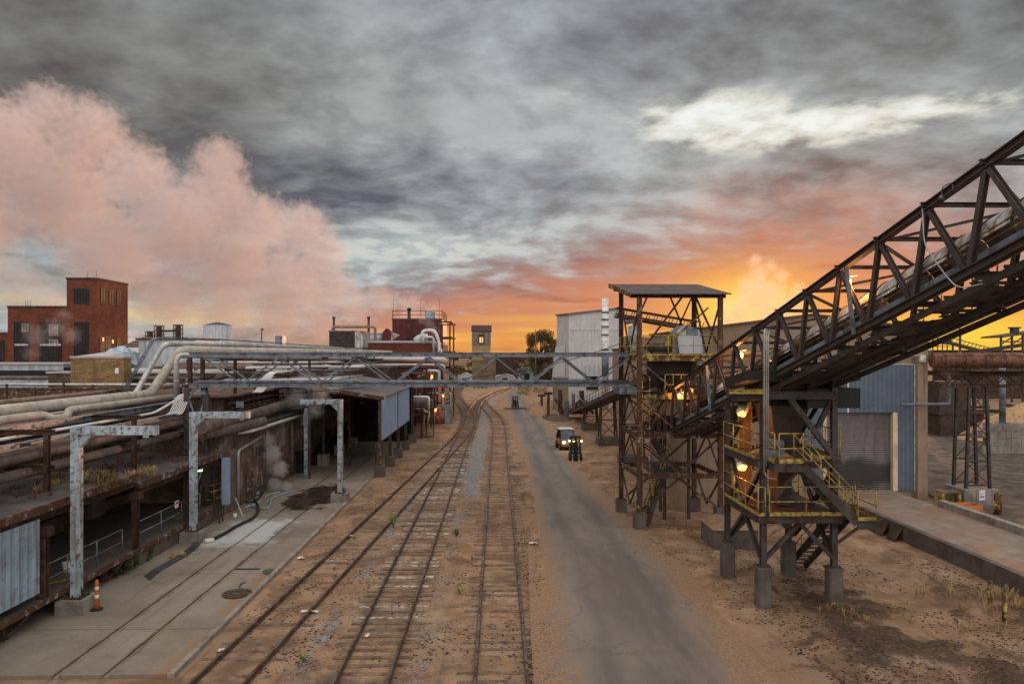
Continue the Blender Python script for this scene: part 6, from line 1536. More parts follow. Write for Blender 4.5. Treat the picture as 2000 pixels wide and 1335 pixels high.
for k, px_ in enumerate((652, 720)):
    p = AY(px_, 660, 99); b = MB(); b.cyl(p.x, 99, 9.15, 14.2, .16, 10); b.cyl(p.x, 99, 14.2, 14.5, .22, 10); solo(b, 'exhaust_stack', 'rust', ['thin rusty exhaust stack rising from the black air handler', 'thin rusty exhaust stack rising beside the white roof tank'][k], 'stack')
p0, p1 = AY(650, 640, 98), AY(733, 640, 98); pipe([(p0.x, 98, 12.4), (p0.x, 98, 13.05), (p1.x, 98, 13.05), (p1.x, 98, 8.2)], .18, 'brown_pipe', 'brown pipe looping over the roof between the two thin stacks', 10, 0, .5)
x0, x1 = R2(707, 748, 100); b = MB(); b.cyl((x0+x1)/2, 102, ztop, Z(652, 101), (x1-x0)/2, 24); b.cyl((x0+x1)/2, 102, Z(652, 101), Z(652, 101)+.15, (x1-x0)/2+.08, 24); solo(b, 'roof_tank', 'hood_white', 'squat white round tank on the brick roof', 'tank')
x0, x1 = R2(747, 778, 100); za = Z(641, 100); t = thing('roof_hood', 'gabled rooftop hood with one white side', 'roof vent', ((x0+x1)/2, 101, ztop))
b = MB(); b._add([(x0, 100, ztop), (x0+1.2, 100, ztop), (x0+1.2, 100, ztop+1.1), (x0+.5, 100, za), (x0, 100, ztop+1.2), (x0, 103, ztop), (x0+1.2, 103, ztop), (x0+1.2, 103, ztop+1.1), (x0+.5, 103, za), (x0, 103, ztop+1.2)], [(0,1,2,3,4), (9,8,7,6,5), (0,5,6,1), (1,6,7,2), (2,7,8,3), (3,8,9,4), (4,9,5,0)]); part(b, 'cabin', 'red_metal', t)
b = MB(); b.slab([(x0+1.21, 100, ztop), (x1, 101.5, ztop+.9), (x0+1.21, 100, za-.5)], .3); part(b, 'wing', 'cover_white', t)
p = AY(825, 662, 100); b = MB(); b.tube(bend([(p.x-1, 100, ztop), (p.x-.4, 100, ztop+.5), (p.x+.7, 100, ztop+.6)], .3), .45, 12); solo(b, 'roof_duct', 'hood_white', 'short white duct bending out of the brick roof', 'duct')

# pipework at the sunlit end of the brick block
XR = R2(845, 846, 97)[0]
t = thing('pipe_tower', 'tall steel pipe tower crowded with pipes at the end of the brick block', 'pipe tower', (XR+1.3, 99, 0))
for (dx, y) in ((.6, 97.5), (2.3, 97.5), (.6, 106), (2.3, 106)):
    b = MB(); b.ibeam((XR+dx, y, 0), (XR+dx, y, 13.8), .2, .2, .02, up=(0,1,0)); part(b, 'column', 'rust', t)
for z in (2.6, 5.0, 7.4, 9.6, 11.6, 13.7):
    b = MB()
    for y in (97.5, 106): b.ibeam((XR+.4, y, z), (XR+2.6, y, z), .14, .2, .02)
    for dx in (.6, 2.3): b.ibeam((XR+dx, 97.5, z), (XR+dx, 106, z), .14, .2, .02)
    part(b, 'floor_beam', 'rust', t)
rnd = random.Random(11)
for k in range(14):
    z = rnd.uniform(2, 12.5); x = XR+rnd.uniform(.2, 2.6); r_ = rnd.uniform(.05, .16)
    b = MB(); b.tube(bend([(x-rnd.uniform(.5, 2.5), 97+rnd.uniform(-.6, 1), z), (x, 97+rnd.uniform(-.6, 1), z), (x, 97+rnd.uniform(-.6, .5), z-rnd.uniform(1, 5))], .3), r_, 8); part(b, 'riser', rnd.choice(['white_pipe', 'silver_pipe', 'rust', 'dark_pipe', 'brown_pipe']), t)
p = AY(859, 640, 97); pipe([(XR-1.4, 96.8, ztop+.1), (XR-1.4, 96.8, 12.5), (XR+.3, 96.8, 12.6), (XR+.9, 96.8, 11.0), (XR+.9, 96.8, 5.2)], .22, 'white_pipe', 'fat white pipe arching over the corner of the brick block', 12, 0, .7)
pipe([(XR-1.2, 96.4, ztop-.5), (XR-1.2, 96.4, 11.6), (XR+.2, 96.4, 11.6), (XR+.2, 96.4, 9.2)], .2, 'silver_pipe', 'silver pipe looping at the corner of the brick block', 10, 0, .5)
pa, pb = AY(690, 698, 92), AY(880, 700, 92); pipe([(pa.x, 93, 8.85), (pb.x-1.6, 93, 8.75), (pb.x-1.2, 94, 8.5), (pb.x-1.1, 98, 8.3)], .38, 'white_pipe', 'fat white lagged pipe running level below the brick block', 14, 2.2, .6)
pa, pb = AY(560, 700, 80), AY(700, 700, 88); pipe([(pa.x, 80, 8.8), (pb.x, 90, 8.85)], .34, 'brown_pipe', 'fat brown pipe end to end with the white lagged one', 12, 2.0)
for k, (py, dz, r_, m) in enumerate(((712, 0, .14, 'silver_pipe'), (718, 0, .10, 'rust'), (724, 0, .16, 'white_pipe'), (730, 0, .1, 'dark_pipe'))):
    z = Z(py, 84); pa, pb = AY(640+20*k, py, 84), AY(868-6*k, py, 84)
    pipe([(pa.x, 84+k*.6, z), (pb.x, 84+k*.6, z), (pb.x, 84+k*.6, z-1.8)], r_, m, ['silver pipe high over the shed roof', 'thin rusty pipe over the shed roof', 'white pipe just above the shed roof, under the silver one', 'dark thin pipe lowest over the shed roof'][k], 8, 3)
# pipe jungle between the shed and the pipe tower
t = thing('pipe_rack', 'rusty frame packed with pipes and landings behind the shed', 'pipe frame', (-10, 84, 0))
for y in (78.5, 84, 90, 95):
    b = MB()
    for x in (-11.2, -8.4): b.ibeam((x, y, 0), (x, y, 7.6), .18, .18, .02, up=(0,1,0))
    for z in (3.0, 5.4, 7.5): b.ibeam((-11.4, y, z), (-8.2, y, z), .12, .18, .02)
    part(b, 'bent', 'rust', t)
for k in range(22):
    z = rnd.uniform(1.2, 7.3); x = rnd.uniform(-11, -8.0); y = rnd.uniform(77.5, 90); r_ = rnd.uniform(.04, .15)
    q_ = [(x, y, z), (x, y+rnd.uniform(2, 9), z), (x+rnd.uniform(-1, 1), y+rnd.uniform(9, 11), z-rnd.uniform(0, 2))] if k % 2 else [(x-1.5, y, z), (x+rnd.uniform(.2, 1), y, z), (x+.6, y, max(.2, z-rnd.uniform(1, 4)))]
    b = MB(); b.tube(bend(q_, .3), r_, 7); part(b, 'run', rnd.choice(['white_pipe', 'silver_pipe', 'rust', 'dark_pipe', 'brown_pipe', 'rust']), t)
for z in (3.05, 5.45): b = MB(); b.box(-11.1, 78.6, z+.1, -8.2, 95, z+.14); part(b, 'landing', 'dark_steel', t)
b = MB(); b.rail([(-8.2, 78.6, 3.2), (-8.2, 95, 3.2)], (.5, 1.0), .03, True, 5, 1.6); b.rail([(-8.2, 78.6, 5.6), (-8.2, 95, 5.6)], (.5, 1.0), .03, True, 5, 1.6); part(b, 'handrail', 'rust', t)
flight((-8.0, 83, 3.0), (-8.0, 79.6, .1), (.8, 0, 0), 'y', 11, rm='rust', root=t)
pa, pb = AY(800, 787, 77.5), AY(831, 787, 77.5)
t = thing('drum', 'grey horizontal drum hung beside the shed', 'tank', ((pa.x+pb.x)/2, 77.5, 3.4)); b = MB(); b.tube([(pa.x-.3, 77.5, pa.z), (pa.x-.1, 77.5, pa.z), (pb.x, 77.5, pa.z), (pb.x+.15, 77.5, pa.z)], .5, 18, True, [.3, .5, .5, .3]); part(b, 'shell', 'dark_pipe', t)
b = MB(); b.beam((pa.x, 77.5, pa.z-.5), (pb.x+.3, 77.5, pa.z-1.2), .12, .12); b.beam((pa.x, 77.5, pa.z-1.3), (pb.x+.3, 77.5, pa.z-1.2), .12, .12); part(b, 'cradle', 'rust', t)
pipe([(pa.x-.6, 76.6, pa.z+.72), (pb.x+.45, 76.6, pa.z+.72), (pb.x+.45, 76.6, pa.z-.6)], .15, 'white_pipe', 'bright white pipe bent over the grey drum', 10, 0, .25)
p = G(872, 826); b = MB(); b.box(p.x-.42, p.y, 0, p.x+.42, p.y+.6, 2.45); b.box(p.x-.36, p.y-.03, .12, p.x+.36, p.y-.003, 2.35); b.cyl(p.x+.2, p.y+.3, 2.45, 6.5, .06, 7); solo(b, 'switch_cabinet', 'blue_cabinet', 'tall blue grey switch cabinet beside the branch track', 'cabinet')
p = G(852, 828); b = MB(); b.cyl(p.x, p.y+1.2, 0, 1.9, 1.05, 18); b.tube([(p.x, p.y+1.2, 1.9), (p.x, p.y+1.2, 2.2), (p.x, p.y+1.2, 2.3)], 1, 18, True, [1.05, .7, .2]); M['red_tank'] = paint('red_tank', (.22, .06, .045), .7, dirt=(.35, .2, .16), amt=.35); solo(b, 'red_tank', 'red_tank', 'low dull red round tank by the blue grey cabinet', 'tank')
for k, (px_, py_, Y, w) in enumerate(((836, 735, 90, 260), (858, 772, 90, 70), (842, 800, 82, 90))):
    p = AY(px_, py_, Y); lb = ['bright lamp on the annex wall above the pipes', 'small lamp among the pipes by the pipe tower', 'small lamp low among the pipes behind the shed'][k]
    yard_lamp((p.x+.5, p.y, p.z), lb, w, r=.13, group='lamps among the pipes behind the shed')

# roof clutter: vents, small boxes, pipe runs over the roofs
rnd = random.Random(23)
def vent(x, y, z, h, r_, lb):
    t = thing('roof_vent', lb, 'roof vent', (x, y, z), 'small vents on the plant roofs')
    b = MB(); b.cyl(x, y, z, z+h, r_, 10); part(b, 'stack', rnd.choice(['rust', 'grey_steel', 'silver_pipe']), t)
    b = MB(); b.cyl(x, y, z+h, z+h+.22, r_*1.6, 10, r_*.6); part(b, 'cap', 'grey_steel', t)
for k in range(12): vent(rnd.uniform(-56, -24), rnd.uniform(46, 56), 5.85, rnd.uniform(.4, 1.0), rnd.uniform(.08, .2), 'small round vent on the broad brown roof')
for k in range(9): vent(rnd.uniform(-34, -18.5), rnd.uniform(62, 82), 7.9, rnd.uniform(.4, 1.1), rnd.uniform(.1, .22), 'small round vent on the flat white roof')
for k in range(7): vent(rnd.uniform(-24.5, -18), rnd.uniform(46, 56), 6.75, rnd.uniform(.3, .7), rnd.uniform(.08, .16), 'small round vent on the pump house roof')
for k in range(10):
    y = 61.5+2.2*k; z = 8.2+.14*(k % 3); xa_ = rnd.uniform(-36, -28); xb_ = rnd.uniform(-22, -17)
    pipe([(xa_, y, z), (xb_, y, z), (xb_+.3, y+1.5, z-.15)], rnd.uniform(.06, .17), rnd.choice(['silver_pipe', 'rust', 'white_pipe', 'dark_pipe', 'brown_pipe']), 'pipe run laid across the flat white roof', 7, 3.5, .3, group='pipe runs laid on the flat white roof')
for k in range(6):
    x = -24.5+1.2*k; pipe([(x, 45.2, 7.0+.08*k), (x, 57.5, 7.0+.08*k), (x+1, 59.5, 7.6)], rnd.uniform(.06, .16), rnd.choice(['rust', 'dark_pipe', 'silver_pipe']), 'pipe run crossing the pump house roof', 7, 3.0, .3, group='pipe runs on the pump house roof')
for k in range(7):
    z = 7.3+.26*k; pipe([(-18.5, 47+1.4*k, z), (-12.2+.3*k, 49+2.2*k, z), (-11.5, 58+2.2*k, z)], rnd.uniform(.06, .13), rnd.choice(['white_pipe', 'silver_pipe', 'rust', 'brown_pipe', 'dark_pipe']), 'pipe strung behind the truss bridge', 8, 3.0, .5, group='pipes strung behind the truss bridge')
t = thing('pipe_trestle', 'dark trestle carrying pipes behind the truss bridge', 'trestle', (-13, 56, 0))
for (x, y) in ((-16.9, 47.5), (-13.6, 53.6), (-11.8, 59.4), (-16.5, 58)):
    b = MB(); b.ibeam((x-.5, y, 4.88 if x < -15.8 else 0), (x-.5, y, 9.1), .16, .16, .02, up=(0,1,0)); b.ibeam((x-1.2, y, 9.05), (x+.9, y, 9.05), .12, .16, .02); b.ibeam((x-1.2, y, 8.3), (x+.9, y, 8.3), .1, .14, .02); b.beam((x-1.1, y, 8.4), (x-.4, y, 7.4), .06, .06); b.beam((x+.8, y, 8.4), (x-.5, y, 7.4), .06, .06); part(b, 'bent', 'rust', t)

for k in range(5):
    x = -22.4-.9*k; pipe([(x, 20+4*k, 6.35+.12*k), (x, 44-.8*k, 6.35+.12*k), (x+1.5, 46, 6.5+.12*k)], (.09, .14, .07, .11, .16)[k], ('silver_pipe', 'rust', 'white_pipe', 'dark_pipe', 'brown_pipe')[k], ['slim silver pipe at the back of the dock rack', 'rusty pipe behind the slim silver one', 'thin white pipe across the broad brown roof', 'dark pipe across the broad brown roof', 'brown pipe rearmost of those over the broad brown roof'][k], 8, 3.0, .4)
for k in range(8):
    x = -24-2.1*k; b = MB(); b.beam((x, 46+.4*k, 5.85), (x, 46+.4*k, 7.2+.2*(k % 3)), .1, .1); b.beam((x-.8, 46+.4*k, 7.1), (x+.8, 46+.4*k, 7.1), .08, .1); solo(b, 'pipe_stand', 'rust', 'rusty pipe stand on the broad brown roof', 'pipe stand', 'pipe stands on the brown roof')

# dry weeds on the dock roof
def tufts(name, mat, label, spots, kind='stuff'):
    b = MB(); rnd = random.Random(len(name)*3+len(spots))
    for (x, y, z, s, n) in spots:
        for k in range(n):
            a = rnd.uniform(0, 6.28); l = s*rnd.uniform(.4, 1.2); d = Vector((math.cos(a), math.sin(a), 0)); p = Vector((x, y, z))+d*rnd.uniform(0, s*.7); w = d.cross(Vector((0,0,1)))*.007*(1+s)
            tip = p+d*l*rnd.uniform(.2, .7)+Vector((0, 0, l*rnd.uniform(.5, 1.0)))
            mid = p.lerp(tip, .55)+Vector((0, 0, l*.12)); b._add([p-w, p+w, mid+w*1.2, mid-w*1.2], [(0,1,2,3)]); b._add([mid-w*1.2, mid+w*1.2, tip], [(0,1,2)])
    o = b.build(name, mat); return tag(o, label, None if kind else 'plant', None, kind)
rnd = random.Random(31)
sp = [(rnd.uniform(-21, -16.3), rnd.uniform(17, 31), 4.15, rnd.uniform(.15, .4), 16) for _ in range(46)]+[(rnd.uniform(-20, -16.5), rnd.uniform(31.5, 40), 3.76, rnd.uniform(.15, .4), 16) for _ in range(40)]
tufts('weeds', 'weed_red', 'reddish dry weeds on the dock roof', sp)
sp = [(DX-.25+rnd.gauss(0, .25), 31.6+rnd.gauss(0, .8), 3.9, .42, 26) for _ in range(18)]+[(rnd.uniform(-20, -16), 29.5+rnd.gauss(0, 1), 4.15, .4, 18) for _ in range(12)]
tufts('grass', 'weed_straw', 'straw coloured grass hanging over the dock roof edge', sp)
sp = [(rnd.uniform(-60, -23), rnd.uniform(36, 47), 5.85, rnd.uniform(.2, .6), 14) for _ in range(60)]
tufts('weeds', 'weed_red', 'reddish weeds on the broad brown roof', sp)
p = AY(205, 905, 29.5); sp = [(p.x+rnd.gauss(0, .7), p.y+rnd.gauss(0, .7), 4.15, rnd.uniform(.25, .5), 60) for _ in range(14)]
tufts('weeds', 'foliage_brown', 'tall olive weeds on the dock roof behind the gantry post', sp)

# ================================================================== far buildings
# ------------------------------------------------------------------ brick power house
PY = 120.0
t = thing('power_house', 'red brick power house with a taller square corner tower and tall dark windows', 'building', (-62, 128, 0))
xl, xt, xr = AY(15, 690, PY).x, AY(131, 690, PY).x, AY(190, 690, PY).x
zm, zt2 = AY(70, 597, PY).z, AY(160, 542, PY).z
b = MB(); b.box(xl, PY, 0, xt, PY+14, zm-.35); part(b, 'wall', 'red_brick', t)
b = MB(); b.box(xt+.003, PY-.12, 0, xr, PY+9.8, zt2-.35); part(b, 'tower_wall', 'red_brick', t)
b = MB(); b.box(xl-.08, PY-.08, zm-.347, xt, PY+14.1, zm); b.box(xt-.08, PY-.2, zt2-.347, xr+.08, PY+9.9, zt2); part(b, 'coping', 'rust', t)
def win_y(px0, py0, px1, py1, Y, grid, m='glass_dark'):
    a, c = AY(px0, py0, Y), AY(px1, py1, Y); return wpart(t, 'y', (a.x, Y, c.z), (c.x, Y, a.z), m, 'window', .05, grid)
win_y(28, 629, 57, 706, PY, (6, 10)); win_y(78, 629, 121, 706, PY, (8, 10)); win_y(145, 629, 173, 700, PY-.12, (5, 9)); win_y(145, 564, 174, 593, PY-.12, (5, 4))
for (px0, py0, px1, py1, m) in ((41, 631, 57, 648, 'glass_pale'), (95, 633, 113, 655, 'glass_pale'), (95, 662, 114, 676, 'glass_pale')):
    a, c = AY(px0, py0, PY-.08), AY(px1, py1, PY-.08); b = MB(); b.box(a.x, PY-.066, c.z, c.x, PY-.056, a.z); part(b, 'pane', m, t)
a, c = AY(28, 671, PY-.1), AY(121, 674, PY-.1)
for (p0, p1) in ((29, 56), (79, 120)): a = AY(p0, 671, PY); c = AY(p1, 675, PY); b = MB(); b.box(a.x, PY-.16, c.z, c.x, PY-.12, a.z); part(b, 'transom', 'light_siding', t)
for (py0, py1, z0, z1, m) in ((1.0, 2.5, 563, 592, 'glass_dark'), (3.6, 5.1, 565, 594, 'glass_dark'), (6.1, 7.6, 567, 596, 'glass_dark'), (.6, 4.3, 657, 688, 'glass_dark'), (6.0, 7.4, 660, 686, 'glass_dark')):
    Yw = PY+py0; dd = Yw; wpart(t, 'x', (xr, Yw, AY(200, z1, dd).z), (xr, PY+py1, AY(200, z0, dd).z), m, 'window', .05, (2, 3))
for (y, z) in ((1.3, 658), (4.3, 662)): p = AY(190, z, PY+y); b = MB(); b.box(xr+.1, PY+y, p.z-.7, xr+.16, PY+y+.45, p.z-.1); part(b, 'lit_pane', 'window_lit', t)
for dx in (1.6, 3.2): b = MB(); b.tube([(xt+dx, PY+3, zt2), (xt+dx, PY+3, zt2+1.4)], .03, 5); part(b, 'mast', 'dark_steel', t)
b = MB(); b.slab([(xt-2.2, PY+4, zm), (xt-1.1, PY+4, zm), (xt-1.8, PY+4, zm+1.0), (xt-2.2, PY+4, zm+1.0)], .6); part(b, 'roof_vent', 'dark_steel', t)
b = MB()
for k in range(4): b.tube([(xl+1.6+.3*k, PY+2, zm), (xl+1.6+.3*k, PY+2, zm+1.1)], .03, 5)
part(b, 'roof_rail', 'dark_steel', t)
x0_ = AY(-60, 690, PY).x; block('brick_wing', 'low red brick wing beside the power house, mostly outside the picture edge'.replace(', mostly outside the picture edge', ' with one tall window'), 'building', x0_, xl-.02, PY+2, PY+14, AY(5, 648, PY).z, 'red_brick')
a, c = AY(-4, 664, PY+2), AY(9, 705, PY+2); b = MB(); b.box(a.x, PY+1.94, c.z, c.x, PY+1.998, a.z); solo(b, 'window', 'glass_dark', 'tall dark window of the low brick wing', 'window')
def dead_tree(p, h, label, seed):
    rnd = random.Random(seed); b = MB(); b.tube([p, p+Vector((.05, 0, h))], .08, 6, True, [.10, .02])
    for k in range(26):
        z = rnd.uniform(.25, .97)*h; a = rnd.uniform(0, 6.28); l = (1-z/h)*1.2+.25; d = Vector((math.cos(a), math.sin(a), rnd.uniform(.1, .5)))
        b.tube([p+Vector((0, 0, z)), p+Vector((0, 0, z))+d*l], .02, 4)
        for q_ in range(3): e = p+Vector((0, 0, z))+d*l*(.4+.25*q_); b.tube([e, e+Vector((rnd.uniform(-.3, .3), rnd.uniform(-.3, .3), rnd.uniform(-.1, .3)))], .012, 3)
    return solo(b, 'dead_tree', 'trunk', label, 'tree')
dead_tree(Vector((AY(210, 690, 116).x, 116, 5.5)), 8.0, 'thin bare sapling against the sunlit brick tower', 3)
dead_tree(Vector((AY(196, 690, 115).x, 115, 5.5)), 5.8, 'short bare sapling beside the taller one at the brick tower', 5)

# ------------------------------------------------------------------ tanks and stacks far off
Yt = 210.0; x0, x1 = R2(388, 441, Yt)
t = thing('cooling_tank', 'big grey round tank half hidden in the steam', 'tank', ((x0+x1)/2, Yt+4, 0))
b = MB(); b.cyl((x0+x1)/2, Yt+4, 0, Z(634, Yt), (x1-x0)/2, 40); part(b, 'shell', 'light_siding', t)
b = MB(); b.cyl((x0+x1)/2, Yt+4, Z(634, Yt), Z(628, Yt), (x1-x0)/2+.05, 40, .4); part(b, 'roof', 'roof_shed', t)
for k, (px_, top, lb) in enumerate(((311, 637, 'short stubby stack with a cage, first of the three by the round tank'), (348, 635, 'tall caged stack nearest to the round tank'), (293, 648, 'lowest small stack on a dark base beyond the blue roof house'))):
    p = AY(px_, 690, 170); z = Z(top, 170); t = thing('stack', lb.replace('nearest to', 'next to'), 'stack', (p.x, 170, 6), 'small stacks on the far roof')
    b = MB(); b.cyl(p.x, 170, 6, z, .65, 12); part(b, 'pipe', 'rust', t)
    b = MB()
    for zz in np.arange(z-3.0, z+.1, 1.0): b.tube([(p.x+1.1*math.cos(a), 170+1.1*math.sin(a), zz) for a in np.linspace(0, 2*math.pi, 12)], .09, 5)
    for a in np.linspace(0, 2*math.pi, 7)[:-1]: b.tube([(p.x+1.1*math.cos(a), 170+1.1*math.sin(a), z-3), (p.x+1.1*math.cos(a), 170+1.1*math.sin(a), z)], .06, 4)
    part(b, 'cage', 'rust', t)
b = MB(); p0, p1 = AY(312, 646, 170), AY(346, 646, 170); b.tube([(p0.x, 169.8, p0.z), (p1.x, 169.8, p1.z)], .25, 6); b.box(AY(286, 650, 172).x, 171, 6, AY(352, 650, 172).x, 176, Z(658, 171)); solo(b, 'roof_platform', 'rust', 'dark roof platform linking the small far stacks', 'platform')
p = AY(511, 690, 120); b = MB(); b.tube([(p.x, 120, 8), (p.x, 120, Z(641, 120))], .09, 6); b.slab([(p.x, 120, Z(641, 120)), (p.x+.5, 120, Z(643, 120)), (p.x, 120, Z(646, 120))], .03); solo(b, 'flag_pole', 'rust', 'thin pole with a small pennant on the plant roof', 'pole')
x0, x1 = R2(541, 555, 120); b = MB(); b.box(x0, 119, 9, x1, 121, Z(656, 120)); solo(b, 'roof_box', 'grey_steel', 'small grey box on the plant roof under the steam', 'roof box')

# ------------------------------------------------------------------ tall timber topped tower at the end of the tracks
Yc = 225.0; x0, x1 = R2(922, 958, Yc)
t = thing('head_house', 'tall narrow tower with weathered timber top and a small lit window', 'tower', ((x0+x1)/2, Yc+3, 0))
zt3 = Z(634, Yc); zs = Z(674, Yc)
b = MB(); b.box(x0, Yc, 0, x1, Yc+7, zs); part(b, 'shaft', 'olive_wall', t)
b = MB(); b.box(x0-.06, Yc-.1, zs+.003, x1+.06, Yc+7.1, Z(646, Yc)); part(b, 'timber_top', 'grey_planks', t)
b = MB(); b.slab([(x0-.3, Yc-.4, Z(646, Yc)), (x1+.3, Yc-.4, Z(646, Yc)), (x1+.3, Yc+3.5, zt3), (x0-.3, Yc+3.5, zt3)], .15); b.slab([(x0-.3, Yc+3.5, zt3), (x1+.3, Yc+3.5, zt3), (x1+.3, Yc+7.4, Z(646, Yc)), (x0-.3, Yc+7.4, Z(646, Yc))], .15); part(b, 'roof', 'rust', t)
a, c = AY(934, 654, Yc), AY(946, 671, Yc); b = MB(); b.box(a.x, Yc-.22, c.z, c.x, Yc-.104, a.z); part(b, 'window', 'black', t)
a, c = AY(936.5, 658, Yc), AY(943.5, 669, Yc); b = MB(); m_ = (a.x+c.x)/2; b.box(a.x, Yc-.26, c.z, m_-.12, Yc-.224, a.z); b.box(m_+.12, Yc-.26, c.z, c.x, Yc-.224, a.z); part(b, 'lit_pane', 'window_lit', t)
xa, xb = R2(945, 968, Yc-6); b = MB(); b.box(xa, Yc-6, 0, xb, Yc-.5, Z(694, Yc-6)); part(b, 'annex', 'timber', t)
x0, x1 = R2(968, 1014, 265); t = block('dark_tank_house', 'dark brown ribbed storage building beyond the tall tower', 'building', x0, x1, 265, 285, Z(693, 265), 'rust', 'roof_white')
for k, (pa, pb, py, Y, m, lb) in enumerate(((968, 1004, 730, 235, 'light_siding', 'low pale shed at the foot of the tall tower'), (1012, 1046, 715, 250, 'blue_tarp', 'pale blue shed under the round tree'), (895, 922, 728, 215, 'light_siding', 'small pale shed half hidden behind the pipe tower'))):
    x0, x1 = R2(pa, pb, Y); z = Z(py, Y); t = thing('shed', lb, 'shed', ((x0+x1)/2, Y+3, 0), 'far pale sheds')
    b = MB(); b._add([(x0,Y,0),(x1,Y,0),(x1,Y,z*.72),((x0+x1)/2,Y,z),(x0,Y,z*.72),(x0,Y+8,0),(x1,Y+8,0),(x1,Y+8,z*.72),((x0+x1)/2,Y+8,z),(x0,Y+8,z*.72)], [(0,1,2,3,4),(9,8,7,6,5),(1,6,7,2),(0,4,9,5)]); part(b, 'wall', m, t)
    b = MB(); b.slab([(x0-.2,Y-.2,z*.72),((x0+x1)/2,Y-.2,z+.02),((x0+x1)/2,Y+8.2,z+.02),(x0-.2,Y+8.2,z*.72)], .12); b.slab([((x0+x1)/2,Y-.2,z+.02),(x1+.2,Y-.2,z*.72),(x1+.2,Y+8.2,z*.72),((x0+x1)/2,Y+8.2,z+.02)], .12); part(b, 'roof', 'roof_white', t)
    b = MB(); m_ = (x0+x1)/2; b.box(m_-.9, Y-.08, 0, m_+.9, Y-.004, z*.5); part(b, 'door', 'glass_dark', t)
def car(px_, py_, label, m, w=1.9, l=4.6, rz=0):
    p = G(px_, py_); t = local(thing('parked_car', label, 'car', (p.x, p.y, 0), 'vehicles parked by the far sheds', rz))
    b = MB(); b.hexa([(-w/2,-l/2,.35),(w/2,-l/2,.35),(w/2,l/2,.35),(-w/2,l/2,.35),(-w/2+.05,-l/2+.1,.95),(w/2-.05,-l/2+.1,.95),(w/2-.05,l/2-.1,.95),(-w/2+.05,l/2-.1,.95)])
    b.hexa([(-w/2+.08,-l/2+1.2,.952),(w/2-.08,-l/2+1.2,.952),(w/2-.08,l/2-.4,.952),(-w/2+.08,l/2-.4,.952),(-w/2+.22,-l/2+1.9,1.55),(w/2-.22,-l/2+1.9,1.55),(w/2-.22,l/2-.9,1.55),(-w/2+.22,l/2-.9,1.55)]); part(b, 'body', m, t)
    b = MB(); b.slab([(-w/2+.16,-l/2+1.24,.99),(w/2-.16,-l/2+1.24,.99),(w/2-.28,-l/2+1.82,1.5),(-w/2+.28,-l/2+1.82,1.5)], -.02); part(b, 'windscreen', 'windscreen', t)
    for sx in (-1, 1):
        for sy in (-1, 1): b = MB(); b.tube([(sx*(w/2-.2), sy*l*.31, .33), (sx*(w/2+.02), sy*l*.31, .33)], .33, 12); part(b, 'wheel', 'rubber', t)
car(1001, 742, 'pale pickup parked at the foot of the tall tower', 'white'); car(985, 743, 'dark car parked between the tall tower and the pale pickup', 'utv_grey')
car(938, 757, 'pale car on the gravel beyond the pipe tower', 'white', rz=.9)

# ------------------------------------------------------------------ white building with stack
t = thing('white_building', 'tall pale metal clad building with a sloping roof behind the roofed tower', 'building', (19, 145, 0))
wx0, wx1, wy0, wy1 = AY(1111, 690, 130).x, AY(1214, 690, 130).x, 130, 143
z0a, z1a = Z(612, 130), Z(600, 130)
zc = lambda x, y: z0a+(x-wx0)*(z1a-z0a)/(wx1-wx0)-(y-wy0)*.0
b = MB(); b._add([(wx0,wy0,0),(wx1,wy0,0),(wx1,wy0,zc(wx1,0)),(wx0,wy0,z0a),(11.9,wy1,0),(wx1,wy1,0),(wx1,wy1,zc(wx1,0)),(11.9,wy1,z0a+.5)], [(0,1,2,3),(5,4,7,6),(4,0,3,7),(1,5,6,2)]); part(b, 'wall', 'white_siding', t)
b = MB(); b.slab([(wx0-.3,wy0-.3,z0a+.05),(wx1,wy0-.3,zc(wx1,0)+.05),(wx1,wy1,zc(wx1,0)+.05),(11.6,wy1,z0a+.55)], .3); part(b, 'roof', 'roof_shed', t)
for zz in (645, 690, 740): p = AY(1150, zz, 130); b = MB(); b.box(wx0+.02, wy0-.08, p.z, wx1, wy0-.01, p.z+.12); part(b, 'seam', 'light_siding', t)
a, c = AY(1145, 713, 130), AY(1168, 760, 130); b = MB(); b.box(a.x, wy0-.3, c.z, c.x, wy0-.09, a.z-1.2); part(b, 'opening', 'void', t); b = MB(); b.box(a.x-.1, wy0-.5, a.z-2.0, c.x+.1, wy0-.31, a.z); part(b, 'door_head', 'light_siding', t)
b = MB(); b.hexa([(wx0-2.0,137,0),(wx0-.35,133,0),(11.8,142.9,0),(10.6,142.9,0),(wx0-1.1,137,9.0),(wx0-.35,133,11),(11.8,142.9,11),(11.3,142.9,9.0)]); part(b, 'flare', 'white_siding', t)
block('sun_blocker_wing', 'tan wing added behind the tall pale building to keep low sun off the shed siding', 'building', wx1+.2, 37, 146, 160, 12.6, 'tan_wall', 'roof_brown')  # added wing, placed so its shadow keeps direct sun off the shed siding
p = AY(1182, 690, 118); t = thing('chimney', 'white ringed chimney in front of the tall pale building', 'chimney', (p.x, 118, 0))
b = MB(); b.cyl(p.x, 118, 0, Z(582, 118), .55, 18); part(b, 'shaft', 'white', t)
for zz in (611, 625, 639, 655, 684): b = MB(); z = Z(zz, 118); b.cyl(p.x, 118, z, z+.28, .66, 18); part(b, 'ring', 'grey_steel', t)
b = MB(); z = Z(735, 118); b.cyl(p.x, 118, z, z+4, .60, 18); part(b, 'sleeve', 'grey_steel', t)
x0, x1 = R2(1085, 1110, 118); block('olive_annex', 'olive brown annex at the foot of the tall pale building', 'building', x0, x1, 118, 124, Z(738, 118), 'olive_wall', 'roof_shed')
rnd = random.Random(77)
t = thing('chip_machine', 'dark jumble of chipping machinery at the foot of the pale building', 'machine', (11, 108, 0))
